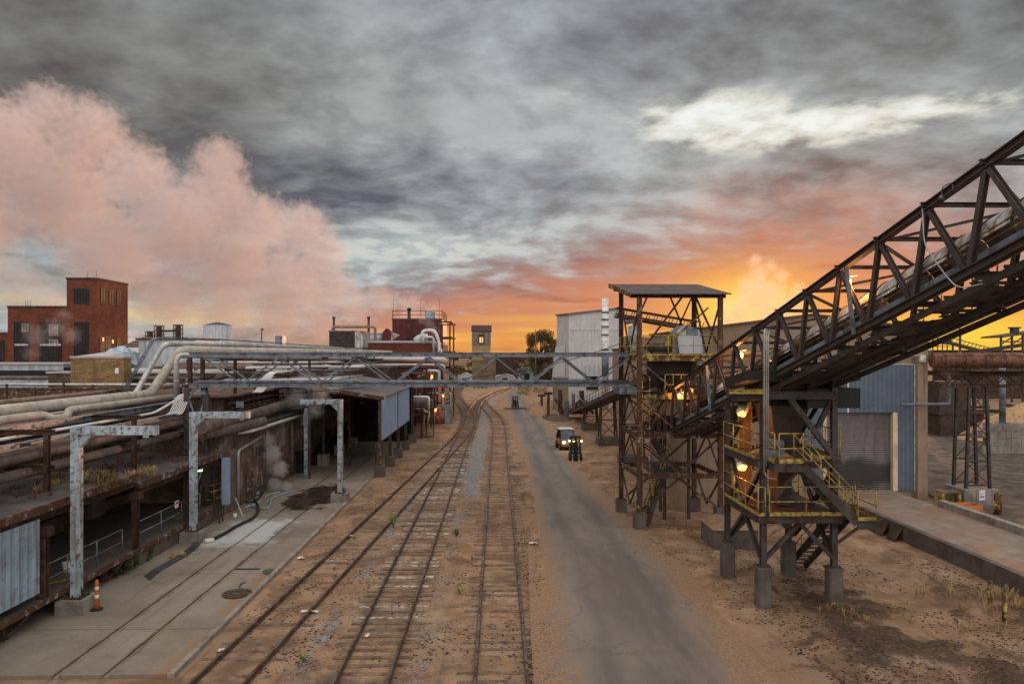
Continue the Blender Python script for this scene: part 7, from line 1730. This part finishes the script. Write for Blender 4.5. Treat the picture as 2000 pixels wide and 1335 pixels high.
for k in range(10):
    x, y = rnd.uniform(8.2, 13.4), rnd.uniform(104, 114); h = rnd.uniform(.8, 3.6); b = MB()
    if k % 3: b.box(x, y, 0, x+rnd.uniform(.4, 1.4), y+1, h)
    else: b.tube([(x, y, h), (x+rnd.uniform(-2, 2), y+1, .3)], .2, 8)
    part(b, 'machine_part', rnd.choice(['void', 'rust', 'dark_steel', 'roof_shed', 'rust']), t)
b = MB(); b.slab([(11.6, 103, 3.4), (13.2, 103, 1.6), (13.2, 105, 1.6), (11.6, 105, 3.4)], .08); part(b, 'cover_sheet', 'light_siding', t)
for k, (px_, top) in enumerate(((1071, 768), (1058, 772))):
    p = G(px_, 815 if k == 0 else 806); b = MB(); b.beam((p.x, p.y, 0), (p.x, p.y, Z(top, p.y)), .4, .4); b.beam((p.x-.6, p.y, Z(top, p.y)), (p.x+.6, p.y, Z(top, p.y)), .3, .4); solo(b, 'steel_post', 'rust', ['thick rusty post by the chipping machinery', 'rusty post behind the sand heap'][k], 'post')
p = G(1099, 812); b = MB(); b.box(p.x-.3, p.y, .1, p.x-.05, p.y+.1, .5); b.box(p.x+.25, p.y, .1, p.x+.7, p.y+.1, .8); solo(b, 'warning_light', 'tail_red', 'pair of glowing reddish lights at the foot of the feed conveyor', 'light')
heap('sand_heap', 'sand_heap', 'low brown heap of dirt beside the road', 'heap', G(1050, 806).x, 113, 2.1, 4.2, 1.7, 4)
heap('dirt_bank', 'mulch', 'long dark bank of bark between the road and the feed conveyor', 'bank', 8.6, 104, 2.2, 7, .55, 6)
p0 = AY(957, 733, 46); p1 = AY(1107, 704, 46); p2 = AY(1217, 668, 46)
b = MB(); b.tube(catmull([(-16, 46, 6.6), p0, p1, p2, (8.5, 46, 10.4)], 6), .022, 5); solo(b, 'cable', 'black', 'thin black cable slung across the yard behind the truss bridge', 'cable')
p = AY(1046, 690, 225); b = MB(); b.tube([(p.x, 225, 0), (p.x, 225, 17)], .2, 7, True, [.22, .14]); b.beam((p.x-1.3, 225, 16), (p.x+1.3, 225, 16), .15, .2); solo(b, 'utility_pole', 'timber', 'wooden utility pole in front of the round tree', 'pole')

# ------------------------------------------------------------------ vehicles
# covered utility buggy, lights on
p = G(1108, 880); t = local(thing('utility_buggy', 'small covered utility buggy with lit headlights driving on the road edge', 'buggy', (p.x, p.y+1.5, .02), None, R(6)))
b = MB(); prof = [(-1.55,.45),(-1.62,.75),(-1.45,.98),(-.75,1.10),(-.70,1.02),(1.5,1.0),(1.5,.45)]
W2 = .72; n = len(prof); b._add([(-W2, y, z) for y, z in prof]+[(W2, y, z) for y, z in prof], [tuple(range(n)), tuple(reversed(range(n, 2*n)))]+[(i, n+i, n+(i+1) % n, (i+1) % n) for i in range(n)]); part(b, 'body', 'utv_orange', t)
b = MB(); b.box(-W2-.02, -1.66, .62, W2+.02, -1.50, .96); b.hexa([(-W2,-1.5,.99),(W2,-1.5,.99),(W2,-.75,1.115),(-W2,-.75,1.115),(-W2+.1,-1.44,1.03),(W2-.1,-1.44,1.03),(W2-.1,-.78,1.15),(-W2+.1,-.78,1.15)]); part(b, 'bonnet', 'utv_grey', t)
b = MB()
for sx in (-1, 1):
    b.beam((sx*.70, -.85, 1.1), (sx*.64, -.35, 1.92), .07, .07); b.beam((sx*.64, -.35, 1.92), (sx*.64, .8, 1.92), .07, .07); b.beam((sx*.64, .8, 1.92), (sx*.70, .95, 1.0), .07, .07)
b.box(-.68, .7, 1.0, .68, .78, 1.9); part(b, 'cage', 'black', t)
b = MB(); b.slab([(-.74, -.5, 2.0), (.74, -.5, 2.0), (.74, .95, 2.0), (-.74, .95, 2.0)], .07); part(b, 'roof', 'utv_roof', t)
b = MB(); b.slab([(-.64, -.84, 1.14), (.64, -.84, 1.14), (.59, -.39, 1.88), (-.59, -.39, 1.88)], -.02); part(b, 'windscreen', 'windscreen', t)
b = MB(); b.box(-.6, -.2, .9, .6, .5, 1.2); b.box(-.6, .4, 1.2, .6, .6, 1.6); part(b, 'seat', 'black', t)
for sx in (-1, 1):
    b = MB(); b.tube([(sx*.52, -1.67, .84), (sx*.52, -1.60, .84)], .12, 12); part(b, 'headlight', 'lamp_yellow', t)
    l = lamp((sx*.52, -1.85, .84), (1, .7, .35), 18, .08); l.parent = t
    for sy in (-1.02, .98):
        w_ = MB(); w_.tube([(sx*.56, sy, .33), (sx*.60, sy, .33), (sx*.82, sy, .33), (sx*.86, sy, .33)], .33, 16, True, [.28, .33, .33, .28]); wh = part(w_, 'wheel', 'rubber', t)
        w_ = MB(); w_.tube([(sx*.84, sy, .33), (sx*.87, sy, .33)], .17, 12); part(w_, 'rim', 'grey_steel', t, sub=wh)
b = MB(); b.box(-.7, .97, 1.0, .7, 1.55, 1.3); part(b, 'cargo_bed', 'black', t)
def forklift(px_, py_, label, rz, lit, pal=False, loc=None):
    p = G(px_, py_); t = local(thing('forklift', label, 'forklift', (p.x, p.y, .01), 'forklifts on the yard road', rz))
    b = MB(); b.box(-.52, .0, .28, .52, 1.55, .80); b.box(-.5, .95, .80, .5, 1.75, 1.12); b.box(-.48, 1.55, .3, .48, 1.85, 1.0); part(b, 'body', 'utv_grey', t)
    if lit: b = MB(); b.box(-.545, -.02, .5, -.522, .75, .95); b.box(-.5, -.02, .5, -.2, -.002, .78); part(b, 'side_panel', 'green_paint', t)
    b = MB()
    for sx in (-1, 1): b.beam((sx*.46, .05, .8), (sx*.42, .3, 2.02), .07, .07); b.beam((sx*.46, 1.5, 1.1), (sx*.42, 1.2, 2.02), .07, .07)
    for k in range(7): b.beam((-.42, .3+.15*k, 2.03), (.42, .3+.15*k, 2.03), .04, .05)
    b.beam((-.44, .28, 2.03), (-.44, 1.25, 2.03), .06, .07); b.beam((.44, .28, 2.03), (.44, 1.25, 2.03), .06, .07); part(b, 'overhead_guard', 'black', t)
    b = MB()
    for sx in (-1, 1): b.box(sx*.38-.06, -.28, .08, sx*.38+.06, -.12, 2.08)
    for z in (.3, 1.2, 2.0): b.box(-.318, -.25, z, .318, -.15, z+.09)
    b.box(-.1, -.22, .3, .1, -.16, 2.0); part(b, 'mast', 'black', t)
    b = MB(); b.box(-.5, -.36, .30, .5, -.285, .40); b.box(-.5, -.36, .62, .5, -.285, .72)
    for x in (-.42, -.14, .14, .42): b.box(x-.02, -.36, .722, x+.02, -.30, 1.15)
    part(b, 'carriage', 'black', t)
    for sx in (-1, 1): b = MB(); b.slab([(sx*.28-.055, -.34, .13), (sx*.28+.055, -.34, .13), (sx*.28+.055, -1.4, .10), (sx*.28-.055, -1.4, .10)], -.035); b.box(sx*.28-.055, -.34, .165, sx*.28+.055, -.29, .7); part(b, 'fork', 'silver_pipe', t)
    for sx in (-1, 1):
        for sy, r_ in ((.15, .30), (1.4, .25)):
            b = MB(); b.tube([(sx*.40, sy, r_), (sx*.58, sy, r_)], r_, 14); wh = part(b, 'wheel', 'rubber', t)
            b = MB(); b.tube([(sx*.575, sy, r_), (sx*.592, sy, r_)], r_*.5, 10); part(b, 'rim', 'grey_steel', t, sub=wh)
    b = MB(); b.box(-.25, .7, .802, .25, 1.1, 1.0); b.slab([(-.25, 1.05, 1.0), (.25, 1.05, 1.0), (.25, 1.2, 1.5), (-.25, 1.2, 1.5)], .08); part(b, 'seat', 'black', t)
    if lit:
        for sx in (-1, 1):
            b = MB(); b.tube([(sx*.52, .12, 1.70), (sx*.52, .2, 1.70)], .09, 10); part(b, 'headlight', 'lamp_yellow', t)
        l = lamp((0.6, -.25, 1.7), (1, .7, .35), 14, .08); l.parent = t
    return t
forklift(1124, 899, 'dark forklift with lit work lamps coming toward the buggy'.replace('coming toward', 'just ahead of'), R(-4), True)
ft = forklift(1007, 798, 'distant forklift carrying a wide flat load along the road', R(4), False)
b = MB(); b.box(-1.9, -1.5, .16, 1.9, -.42, .30); p = G(1007, 798)
tl = MB(); tl.v = [(x+p.x, y+p.y, z+.01) for x, y, z in b.v]; tl.f = b.f; tl.sm = b.sm; solo(tl, 'flat_load', 'timber', 'wide flat timber load carried on the forks of the distant forklift', 'load')
# driver-less wheel loader in the chip yard
p = G(1858, 836); t = local(thing('wheel_loader', 'dusty yellow wheel loader parked in the chip yard', 'loader', (p.x, p.y, 0), None, R(75)))
b = MB(); b.box(-.9, 0, .9, .9, 3.0, 2.0); b.box(-.8, -2.4, .8, .8, .3, 1.5); part(b, 'body', 'loader_yellow', t)
b = MB(); b.box(-.75, -.4, 2.0, .75, 1.0, 3.3); part(b, 'cab', 'windscreen', t); b = MB(); b.box(-.85, -.5, 3.302, .85, 1.1, 3.45); part(b, 'cab_roof', 'loader_yellow', t)
for sx in (-1, 1): b = MB(); b.beam((sx*.6, -1.6, 1.6), (sx*.6, -4.0, .7), .22, .35); part(b, 'lift_arm', 'loader_yellow', t)
b = MB(); b.slab([(-1.4, -3.9, .1), (1.4, -3.9, .1), (1.4, -4.9, .1), (-1.4, -4.9, .1)], .06); b.slab([(-1.4, -3.85, .1), (-1.4, -3.85, 1.2), (1.4, -3.85, 1.2), (1.4, -3.85, .1)], .06); part(b, 'bucket', 'loader_yellow', t)
for sx in (-1, 1):
    for sy in (-1.6, 1.9): b = MB(); b.tube([(sx*.75, sy, .75), (sx*1.2, sy, .75)], .75, 18); wh = part(b, 'wheel', 'rubber', t); b = MB(); b.tube([(sx*1.19, sy, .75), (sx*1.23, sy, .75)], .38, 12); part(b, 'rim', 'loader_yellow', t, sub=wh)
p = G(1828, 826); t = local(thing('feed_hopper', 'dusty yellow hopper machine beside the wheel loader', 'machine', (p.x, p.y, 0)))
b = MB(); b.hexa([(-2,-1,.6),(1,-1,.6),(1,1,.6),(-2,1,.6),(-2.8,-1.4,2.2),(1.6,-1.4,2.2),(1.6,1.4,2.2),(-2.8,1.4,2.2)]); part(b, 'hopper', 'loader_yellow', t); b = MB(); b.beam((1, 0, .5), (6, .5, 1.6), .9, .3); part(b, 'belt', 'loader_yellow', t)
for sx in (-1.5, .6): b = MB(); b.box(sx-.15, -.9, 0, sx+.15, .9, .6); part(b, 'leg', 'dark_steel', t)
p = AY(1855, 790, 80); b = MB(); b.box(p.x-1.2, 80, 2.4, p.x+2.2, 83, 6.2); b.box(p.x-1, 80.1, 0, p.x+2, 82.9, 2.39); solo(b, 'container', 'chute_brown', 'dark brown box container raised in the chip yard', 'container')
b = MB(); rnd = random.Random(9)
for k in range(26):
    x, y = rnd.uniform(42, 62), rnd.uniform(84, 96); h = rnd.uniform(1, 5)
    if k % 2: b.box(x, y, 0, x+rnd.uniform(.5, 3), y+1.5, h)
    else: b.beam((x, y, h), (x+rnd.uniform(3, 9), y+1, h+rnd.uniform(-1.5, 1.5)), .3, .35)
solo(b, 'scrap_steel', 'rust', 'tangle of rusty steel and old machinery behind the chip yard', 'scrap')

# ------------------------------------------------------------------ silhouettes against the sunrise
Yd = 135.0
t = thing('screen_tower', 'dark open roofed screen tower against the yellow sky', 'tower', (AY(1990, 690, Yd).x, Yd, 0))
x0, x1 = R2(1955, 2040, Yd)
for dx in np.linspace(0, x1-x0, 5): b = MB(); b.beam((x0+dx, Yd, 0), (x0+dx, Yd, Z(655-dx*.8, Yd)), .3, .3); part(b, 'column', 'dark_steel', t)
b = MB(); b.slab([(x0-.5, Yd-1, Z(656, Yd)), (x1, Yd-1, Z(643, Yd)), (x1, Yd+5, Z(643, Yd)), (x0-.5, Yd+5, Z(656, Yd))], .3); part(b, 'roof', 'roof_corrugated', t)
b = MB()
for k in range(4):
    xa_, xb_ = x0+(x1-x0)*k/4, x0+(x1-x0)*(k+1)/4; b.beam((xa_, Yd, Z(672, Yd)), (xb_, Yd, Z(658, Yd)), .15, .2); b.beam((xa_, Yd, Z(665, Yd)), (xb_, Yd, Z(668, Yd)), .15, .2)
b.beam((x0-6, Yd, Z(688, Yd)), (x0+5, Yd, Z(672, Yd)), .5, .7); part(b, 'brace', 'dark_steel', t)
p = AY(1985, 640, Yd); b = MB(); b.box(p.x-.6, Yd, Z(650, Yd), p.x+.6, Yd+1, Z(638, Yd)); b.box(p.x-.9, Yd-.1, Z(640, Yd), p.x+.9, Yd+1.1, Z(638.5, Yd)+.1); part(b, 'roof_box', 'dark_steel', t)
p = AY(1875, 690, 130); b = MB(); b.tube([(p.x, 130, 0), (p.x, 130, Z(640, 130))], .3, 8, True, [.3, .22]); solo(b, 'pole', 'dark_steel', 'single dark pole against the yellow sky', 'pole')
t = thing('scaffold', 'thin dark scaffold frame beside the warehouse corner against the sky', 'scaffold', (AY(1836, 690, 128).x, 128, 0)); x0, x1 = R2(1822, 1850, 128); b = MB()
for k in range(4): x = x0+(x1-x0)*k/3; b.beam((x, 128, 0), (x, 128, Z(662-(k % 2)*8, 128)), .14, .14)
for z in (668, 676, 684): b.beam((x0-1, 128, Z(z, 128)), (x1+.6, 128, Z(z, 128)), .12, .14)
part(b, 'frame', 'dark_steel', t)
t = thing('stacker_conveyor', 'dark stacker conveyor sloping down beyond the tube conveyor', 'conveyor', (AY(1890, 690, 125).x, 125, 0)); p0, p1 = AY(1850, 668, 125), AY(1932, 690, 125); b = MB(); b.beam(p0, p1, .5, .6)
for k in range(12): q_ = p0.lerp(p1, k/11); b.beam(q_, q_+Vector((.6, 0, 1.0)), .08, .08)
b.beam(p0+Vector((0, 0, 1)), p1+Vector((0, 0, 1)), .1, .12); part(b, 'frame', 'dark_steel', t); b = MB(); b.tube([p0+Vector((-.6, 0, .3)), p0+Vector((.6, .8, .3))], .7, 12); part(b, 'head_pulley', 'dark_steel', t)
b = MB(); b.beam(p0+Vector((1, 0, 0)), (p0.x+1, 125, 0), .25, .25); b.beam(p1+Vector((-1, 0, 0)), (p1.x-1, 125, 0), .25, .25); part(b, 'leg', 'dark_steel', t)
x0, x1 = R2(1905, 2060, 150); block('dark_shed', 'long dark low shed under the screen tower', 'building', x0, x1, 150, 165, Z(683, 150), 'rust', 'roof_corrugated')

# ------------------------------------------------------------------ trees and horizon
def crown_mesh(blobs, n, s, seed, flat_=1.0):
    rnd = random.Random(seed); vs = []; fs = []
    tot = sum(r**2 for _, r in blobs)
    for c, r in blobs:
        for _ in range(int(n*r*r/tot)):
            d = Vector((rnd.gauss(0, 1), rnd.gauss(0, 1), rnd.gauss(0, 1))).normalized(); rad = r*(rnd.random()**.45)
            p = Vector(c)+Vector((d.x*rad, d.y*rad, d.z*rad*flat_)); a = Vector((rnd.gauss(0, 1), rnd.gauss(0, 1), rnd.gauss(0, 1))).normalized(); b_ = a.orthogonal().normalized(); e = a.cross(b_); k = len(vs); q_ = s*rnd.uniform(.5, 1.3)
            vs += [tuple(p+b_*q_), tuple(p+e*q_*.6), tuple(p-b_*q_), tuple(p-e*q_*.6)]; fs.append((k, k+1, k+2, k+3))
    return vs, fs
def tree(name, label, x, y, h, w, n, s, seed, mat='foliage_brown', dens=1.0, z0=0):
    rnd = random.Random(seed); t = thing(name, label, 'tree', (x, y, z0)); blobs = []; b = MB()
    b.tube([(x, y, z0), (x+.1, y, z0+h*.25), (x-.05, y, z0+h*.5), (x+.2, y, z0+h*.8)], .3, 9, True, [.045*h*.5, .034*h*.5, .022*h*.5, .006*h])
    for k in range(24):
        a = rnd.uniform(0, 6.28); zz = rnd.uniform(.40, .95); rr_ = w*.5*rnd.uniform(.35, .85)*(1.15-abs(zz-.6)*1.3)
        c = Vector((x+rr_*math.cos(a), y+rr_*math.sin(a), z0+h*zz)); blobs.append((c, w*rnd.uniform(.09, .17)))
        s0 = Vector((x, y, z0+h*rnd.uniform(.22, .55))); b.tube([s0, s0.lerp(c, .5)+Vector((0, 0, .05*h)), c], .1, 5, True, [.012*h, .008*h, .003*h])
    part(b, 'trunk', 'trunk', t); vs, fs = crown_mesh(blobs, n, s, seed); c = MB(); c._add(vs, fs); part(c, 'crown', mat, t); return t
pT = AY(1055, 690, 235); tree('leafy_tree', 'round brown leafed tree against the sunrise behind the road bend', pT.x, 235, 17.6, 13, 6200, .28, 5)
pT = AY(1077, 690, 242); tree('leafy_tree', 'smaller brown leafed tree tucked against the tall pale building', pT.x, 242, 14.8, 6.5, 2600, .25, 8)
def bushes(name, label, spots, mat, n, s, seed, flat_=.8):
    vs, fs = crown_mesh(spots, n, s, seed, flat_); b = MB(); b._add(vs, fs); return tag(b.build(name, mat), label, None, None, 'stuff')
rnd = random.Random(12); sp = []
for k in range(46): x = AY(rnd.uniform(1018, 1092), 700, 250).x; sp.append((Vector((x, 250+rnd.uniform(-6, 14), rnd.uniform(.5, 7.5))), rnd.uniform(1.4, 2.8)))
bushes('undergrowth', 'brown undergrowth below the trees at the road bend', sp, 'foliage_brown', 5200, .38, 3)
sp = [(Vector((AY(rnd.uniform(1012, 1070), 700, 165+k*.9).x, 160+k*1.2, rnd.uniform(.2, .9))), rnd.uniform(.5, 1.1)) for k in range(36)]
bushes('shrubbery', 'low yellow brown shrubs on the bank beside the road', sp, 'weed_straw', 2600, .16, 4)
sp = [(Vector((AY(rnd.uniform(880, 925), 700, 240).x, 240+rnd.uniform(-5, 10), rnd.uniform(.5, 6))), rnd.uniform(1.2, 2.4)) for k in range(18)]
bushes('undergrowth', 'brown bushes behind the pipe tower', sp, 'foliage_brown', 2000, .36, 6)
sp = []
for k in range(420):
    x = -900+1900*k/420+rnd.uniform(-3, 3); y = 640+rnd.uniform(-15, 60); sp.append((Vector((x, y, rnd.uniform(2, 8.0)+1.4*math.sin(k*.21)+.9*math.sin(k*.53))), rnd.uniform(2.2, 4.2)))
bushes('treeline', 'far dark line of trees on the horizon', sp, 'hills', 26000, .95, 9)
b = MB(); n = 120; vs = []; fs = []
for i in range(n+1):
    x = -2600+5400*i/n; z = 10.5+5.0*math.sin(i*.17)+2.8*math.sin(i*.41+1); vs += [(x, 1500, -2), (x, 1560, z*.75+1.2), (x, 1750, z+1.5)]
for i in range(n):
    for j in range(2): k = 3*i+j; fs.append((k, k+3, k+4, k+1))
b._add(vs, fs, True); struct(b, 'hills', 'hills', 'low dark hills along the horizon')

# ------------------------------------------------------------------ small things by the tracks
rnd = random.Random(41)
M['paper'] = paint('paper', (.62, .60, .58), .7, var=.15)
for k, (px_, py_, w, l, lb) in enumerate(((588, 1090, .30, .22, 'crumpled white paper near the kerb of the apron'), (1041, 1062, .42, .16, 'flat white scrap lying on the sand berm by the road'), (682, 1047, .38, .16, 'pale scrap between the rails of the slanting track'), (605, 1195, .62, .18, 'long pale board scrap beside the slanting track'), (432, 1270, .20, .2, 'crumpled pale rag on the rail of the slanting track'), (717, 1242, .14, .2, 'small white scrap inside the middle track'), (566, 999, .30, .12, 'pink scrap lying in the wet patch'))):
    p = G(px_, py_, .02); zb = max(ground_z(p.x, p.y), AP if p.x < -9.6 else -1)+.02; b = MB(); n = 5; vs = []
    for j in range(n+1):
        for i in range(n+1): vs.append((p.x-w/2+w*i/n, p.y-l/2+l*j/n, zb+.02+rnd.uniform(0, .07)))
    fs = [(j*(n+1)+i, j*(n+1)+i+1, (j+1)*(n+1)+i+1, (j+1)*(n+1)+i) for j in range(n) for i in range(n)]; b._add(vs, fs); solo(b, 'litter_scrap', 'paper' if k != 6 else 'brown_pipe', lb, 'litter', 'scraps of litter by the tracks')
def plant(px_, py_, s, lb, mat='foliage', n=60):
    p = G(px_, py_); z = max(ground_z(p.x, p.y), AP if -15.6 < p.x < -9.6 else -1); t = thing('weed_plant', lb, 'plant', (p.x, p.y, z)); b = MB(); r_ = random.Random(px_); st = MB()
    for k in range(9):
        a = r_.uniform(0, 6.28); tip = Vector((p.x+s*.55*math.cos(a)*r_.uniform(.3, 1), p.y+s*.55*math.sin(a)*r_.uniform(.3, 1), z+s*r_.uniform(.45, 1))); st.tube([(p.x, p.y, z), (p.x*.5+tip.x*.5, p.y*.5+tip.y*.5, z+(tip.z-z)*.65), tip], .01*s+.004, 4)
        for j in range(n//9):
            q_ = Vector((p.x, p.y, z)).lerp(tip, r_.uniform(.35, 1)); d = Vector((r_.gauss(0, 1), r_.gauss(0, 1), r_.uniform(-.2, .8))).normalized(); l = .16*s*r_.uniform(.6, 1.2)+.02; e = d.cross(Vector((0, 0, 1))).normalized()*l*.32
            b._add([q_, q_+d*l*.5+e, q_+d*l, q_+d*l*.5-e], [(0, 1, 2, 3)])
    part(st, 'stem', mat, t); part(b, 'leaves', mat, t); return t
plant(768, 1030, .75, 'bright green weed between the slanting and the middle track', 'leaf_green', 90)
plant(592, 1292, .35, 'small green weed by the near rail of the slanting track', 'leaf_green', 40); plant(898, 1160, .35, 'low green weed between the middle and the sandy track', 'leaf_green', 40)
plant(892, 1046, .45, 'dull green weed tuft by the middle track', 'foliage', 60); plant(890, 830+212, .3, 'tiny weed tuft by the middle track', 'foliage', 30)
for k, (x, y, s) in enumerate(((238, 1122, 1.0), (262, 1112, 1.1), (290, 1098, .9), (318, 1072, .8), (226, 1130, .7))): plant(x, y, s, ['leafy green bush at the dock foot, nearest the traffic post', 'tallest leafy bush at the dock foot', 'leafy bush at the dock foot by the start of the grey hoses', 'small leafy bush under the dock edge, high up the apron', 'low leafy bush behind the striped traffic post'][k].replace('nearest', 'next to'), 'foliage', 160)
sp = []
for k in range(30): x = rnd.uniform(14.5, 20); sp.append((x, rnd.uniform(22, 27.5), ground_z(x, 25), rnd.uniform(.25, .6), 16))
for k in range(14): sp.append((12.4+rnd.gauss(0, .35), 25.6+rnd.gauss(0, .5), .03, rnd.uniform(.2, .45), 16))
for k in range(10): sp.append((11.2+rnd.gauss(0, .6), 30.6+rnd.gauss(0, .4), .03, rnd.uniform(.2, .4), 14))
for k in range(10): p = G(1945+rnd.gauss(0, 40), 1190+rnd.gauss(0, 12)); sp.append((p.x, p.y, .05, rnd.uniform(.3, .7), 22))
tufts('grass', 'weed_straw', 'dry straw grass on the bark covered ground', sp)

# ================================================================== steam
def steam(name, label, Y, blobs, dens, col=(.95, .93, .92), g=.25, nscale=.16, erode=.75, step=1.0, depth=1.0, ydrift=0.0, soft=.42):
    """blobs: (px, py, radius in photo px[, extra depth]) seen at distance Y; built as real cloud volumes there"""
    k = Y/F; cs = []
    for i, bl in enumerate(blobs):
        p = AY(bl[0], bl[1], Y+(bl[3] if len(bl) > 3 else 0)); cs.append((p, bl[2]*k))
    # hull: the union of balls slightly larger than the cloud
    mb = MB()
    for p, r in cs:
        n, m_ = 14, 9; vs = [tuple(p+Vector((0, 0, r)))]
        for a in range(1, m_):
            th = math.pi*a/m_
            for c in range(n): ph = 2*math.pi*c/n; vs.append((p.x+r*math.sin(th)*math.cos(ph), p.y+r*depth*math.sin(th)*math.sin(ph), p.z+r*math.cos(th)))
        vs.append(tuple(p-Vector((0, 0, r)))); fs = [(0, 1+c, 1+(c+1) % n) for c in range(n)]
        for a in range(m_-2):
            for c in range(n): q_ = 1+a*n; fs.append((q_+c, q_+n+c, q_+n+(c+1) % n, q_+(c+1) % n))
        l = len(vs)-1; fs += [(l, 1+(m_-2)*n+(c+1) % n, 1+(m_-2)*n+c) for c in range(n)]
        mb._add(vs, fs)
    lo, hi = mb.bbox(); L = ((lo[0]+hi[0])/2, (lo[1]+hi[1])/2, lo[2])
    o = mb.build(name, 'white', None, L)
    md = o.modifiers.new('union', 'REMESH'); md.mode = 'VOXEL'; md.voxel_size = max(.02, min(r for _, r in cs)*.22)
    dg = bpy.context.evaluated_depsgraph_get(); me = bpy.data.meshes.new_from_object(o.evaluated_get(dg))
    o.modifiers.clear(); o.data = me; me.materials.clear()
    m = bpy.data.materials.new(name+'_vapour'); m.use_nodes = True; t = NT(m.node_tree); t.n.clear()
    P = t.pos(); rmin = sum(r for _, r in cs)/len(cs)
    n1 = t.noise(P, nscale/max(k, .001)*.13, 5, .60, .0)
    Pn = t.vm('ADD', P, (0, 0, 0)); f = None
    for p, r in cs:
        d = t.vm('SUBTRACT', P, tuple(p))
        if depth != 1.0: d = t.vm('MULTIPLY', d, (1, 1/depth, 1))
        v = t.m('MULTIPLY_ADD', t.vm('LENGTH', d, None, 1), -1.0/r, 1.0)
        f = v if f is None else t.m('SMOOTH_MAX', f, v, .18)
    sh = t.m('MULTIPLY_ADD', t.sub(n1, .5), erode*2, f)
    sh = t.m('MINIMUM', t.mr(sh, .10, .10+soft), t.mr(f, .0, .10))
    pv = t.n.new('ShaderNodeVolumePrincipled'); pv.inputs['Color'].default_value = (*col, 1); pv.inputs['Anisotropy'].default_value = g
    t.put(pv.inputs['Density'], t.mul(sh, dens/ (k/.133)))
    ou = t.n.new('ShaderNodeOutputMaterial'); t.l.new(pv.outputs[0], ou.inputs['Volume'])
    m.cycles.volume_step_rate = step
    me.materials.append(m)
    return tag(o, label, None, None, 'stuff')
steam('steam', 'huge pink steam cloud drifting over the plant from behind the round tank', 224,
      [(428, 318, 66), (425, 385, 90), (500, 440, 85, 3), (590, 452, 72, -3), (628, 500, 66, 2), (650, 570, 62), (560, 560, 95, 6), (450, 520, 115, 8), (345, 440, 115, 5), (265, 345, 90, 0), (170, 262, 92, 4),
       (95, 225, 78), (0, 285, 120, 6), (110, 375, 135, 8), (-70, 420, 130, 5), (215, 490, 115, 4), (330, 575, 85, 2), (440, 610, 70, 0), (540, 625, 62, 2), (625, 625, 50), (690, 596, 50), (745, 588, 44, 3), (800, 602, 40, -2), (845, 612, 28)],
      .105, (.94, .86, .87), nscale=.42, erode=.85, step=.42, soft=.42)
steam('steam', 'small pink steam puff beside the brick power house', 205, [(40, 548, 62), (-10, 530, 50), (95, 580, 48), (130, 610, 36)], .12, nscale=.5, erode=.7, step=.6, soft=.6)
steam('steam', 'glowing orange steam rising behind the tan warehouse', 150, [(1445, 612, 50), (1470, 590, 48), (1495, 605, 50), (1462, 560, 34, 3), (1490, 570, 38, -3), (1482, 535, 28), (1515, 575, 32), (1540, 600, 42), (1525, 540, 24, 2), (1475, 508, 20), (1505, 520, 18), (1420, 628, 36), (1560, 570, 28)], .20, (1, .90, .80), .5, nscale=.9, erode=1.0, step=.5, soft=.8)
steam('steam', 'thin white steam wisp rising from the hoses at the brick wall', 48.5, [(537, 945, 20), (545, 915, 24), (528, 885, 28), (520, 860, 22), (560, 950, 14)], .5, nscale=.9, erode=.75, step=.6, soft=.7)
steam('steam', 'faint steam drifting out under the truss bridge by the shed', 49, [(600, 745, 30), (625, 770, 28), (580, 775, 30), (650, 750, 26), (615, 800, 24)], .10, nscale=.8, erode=.75, step=.6, soft=.7)
steam('steam', 'pink wisps of steam in front of the power house windows', 112, [(70, 655, 34), (110, 640, 28), (140, 655, 26), (125, 615, 20), (60, 690, 24)], .05, nscale=.9, erode=.8, step=.6, soft=.7)
steam('steam', 'little steam curl at the red penthouse', 103, [(848, 645, 16), (838, 632, 15), (826, 622, 16)], .09, nscale=1.2, erode=.75, step=.6, soft=.6)
steam('steam', 'small white steam puff beside the brick tower base', 140, [(258, 655, 22), (275, 645, 16), (250, 668, 20)], .10, nscale=1.0, erode=.7, step=.6, soft=.6)
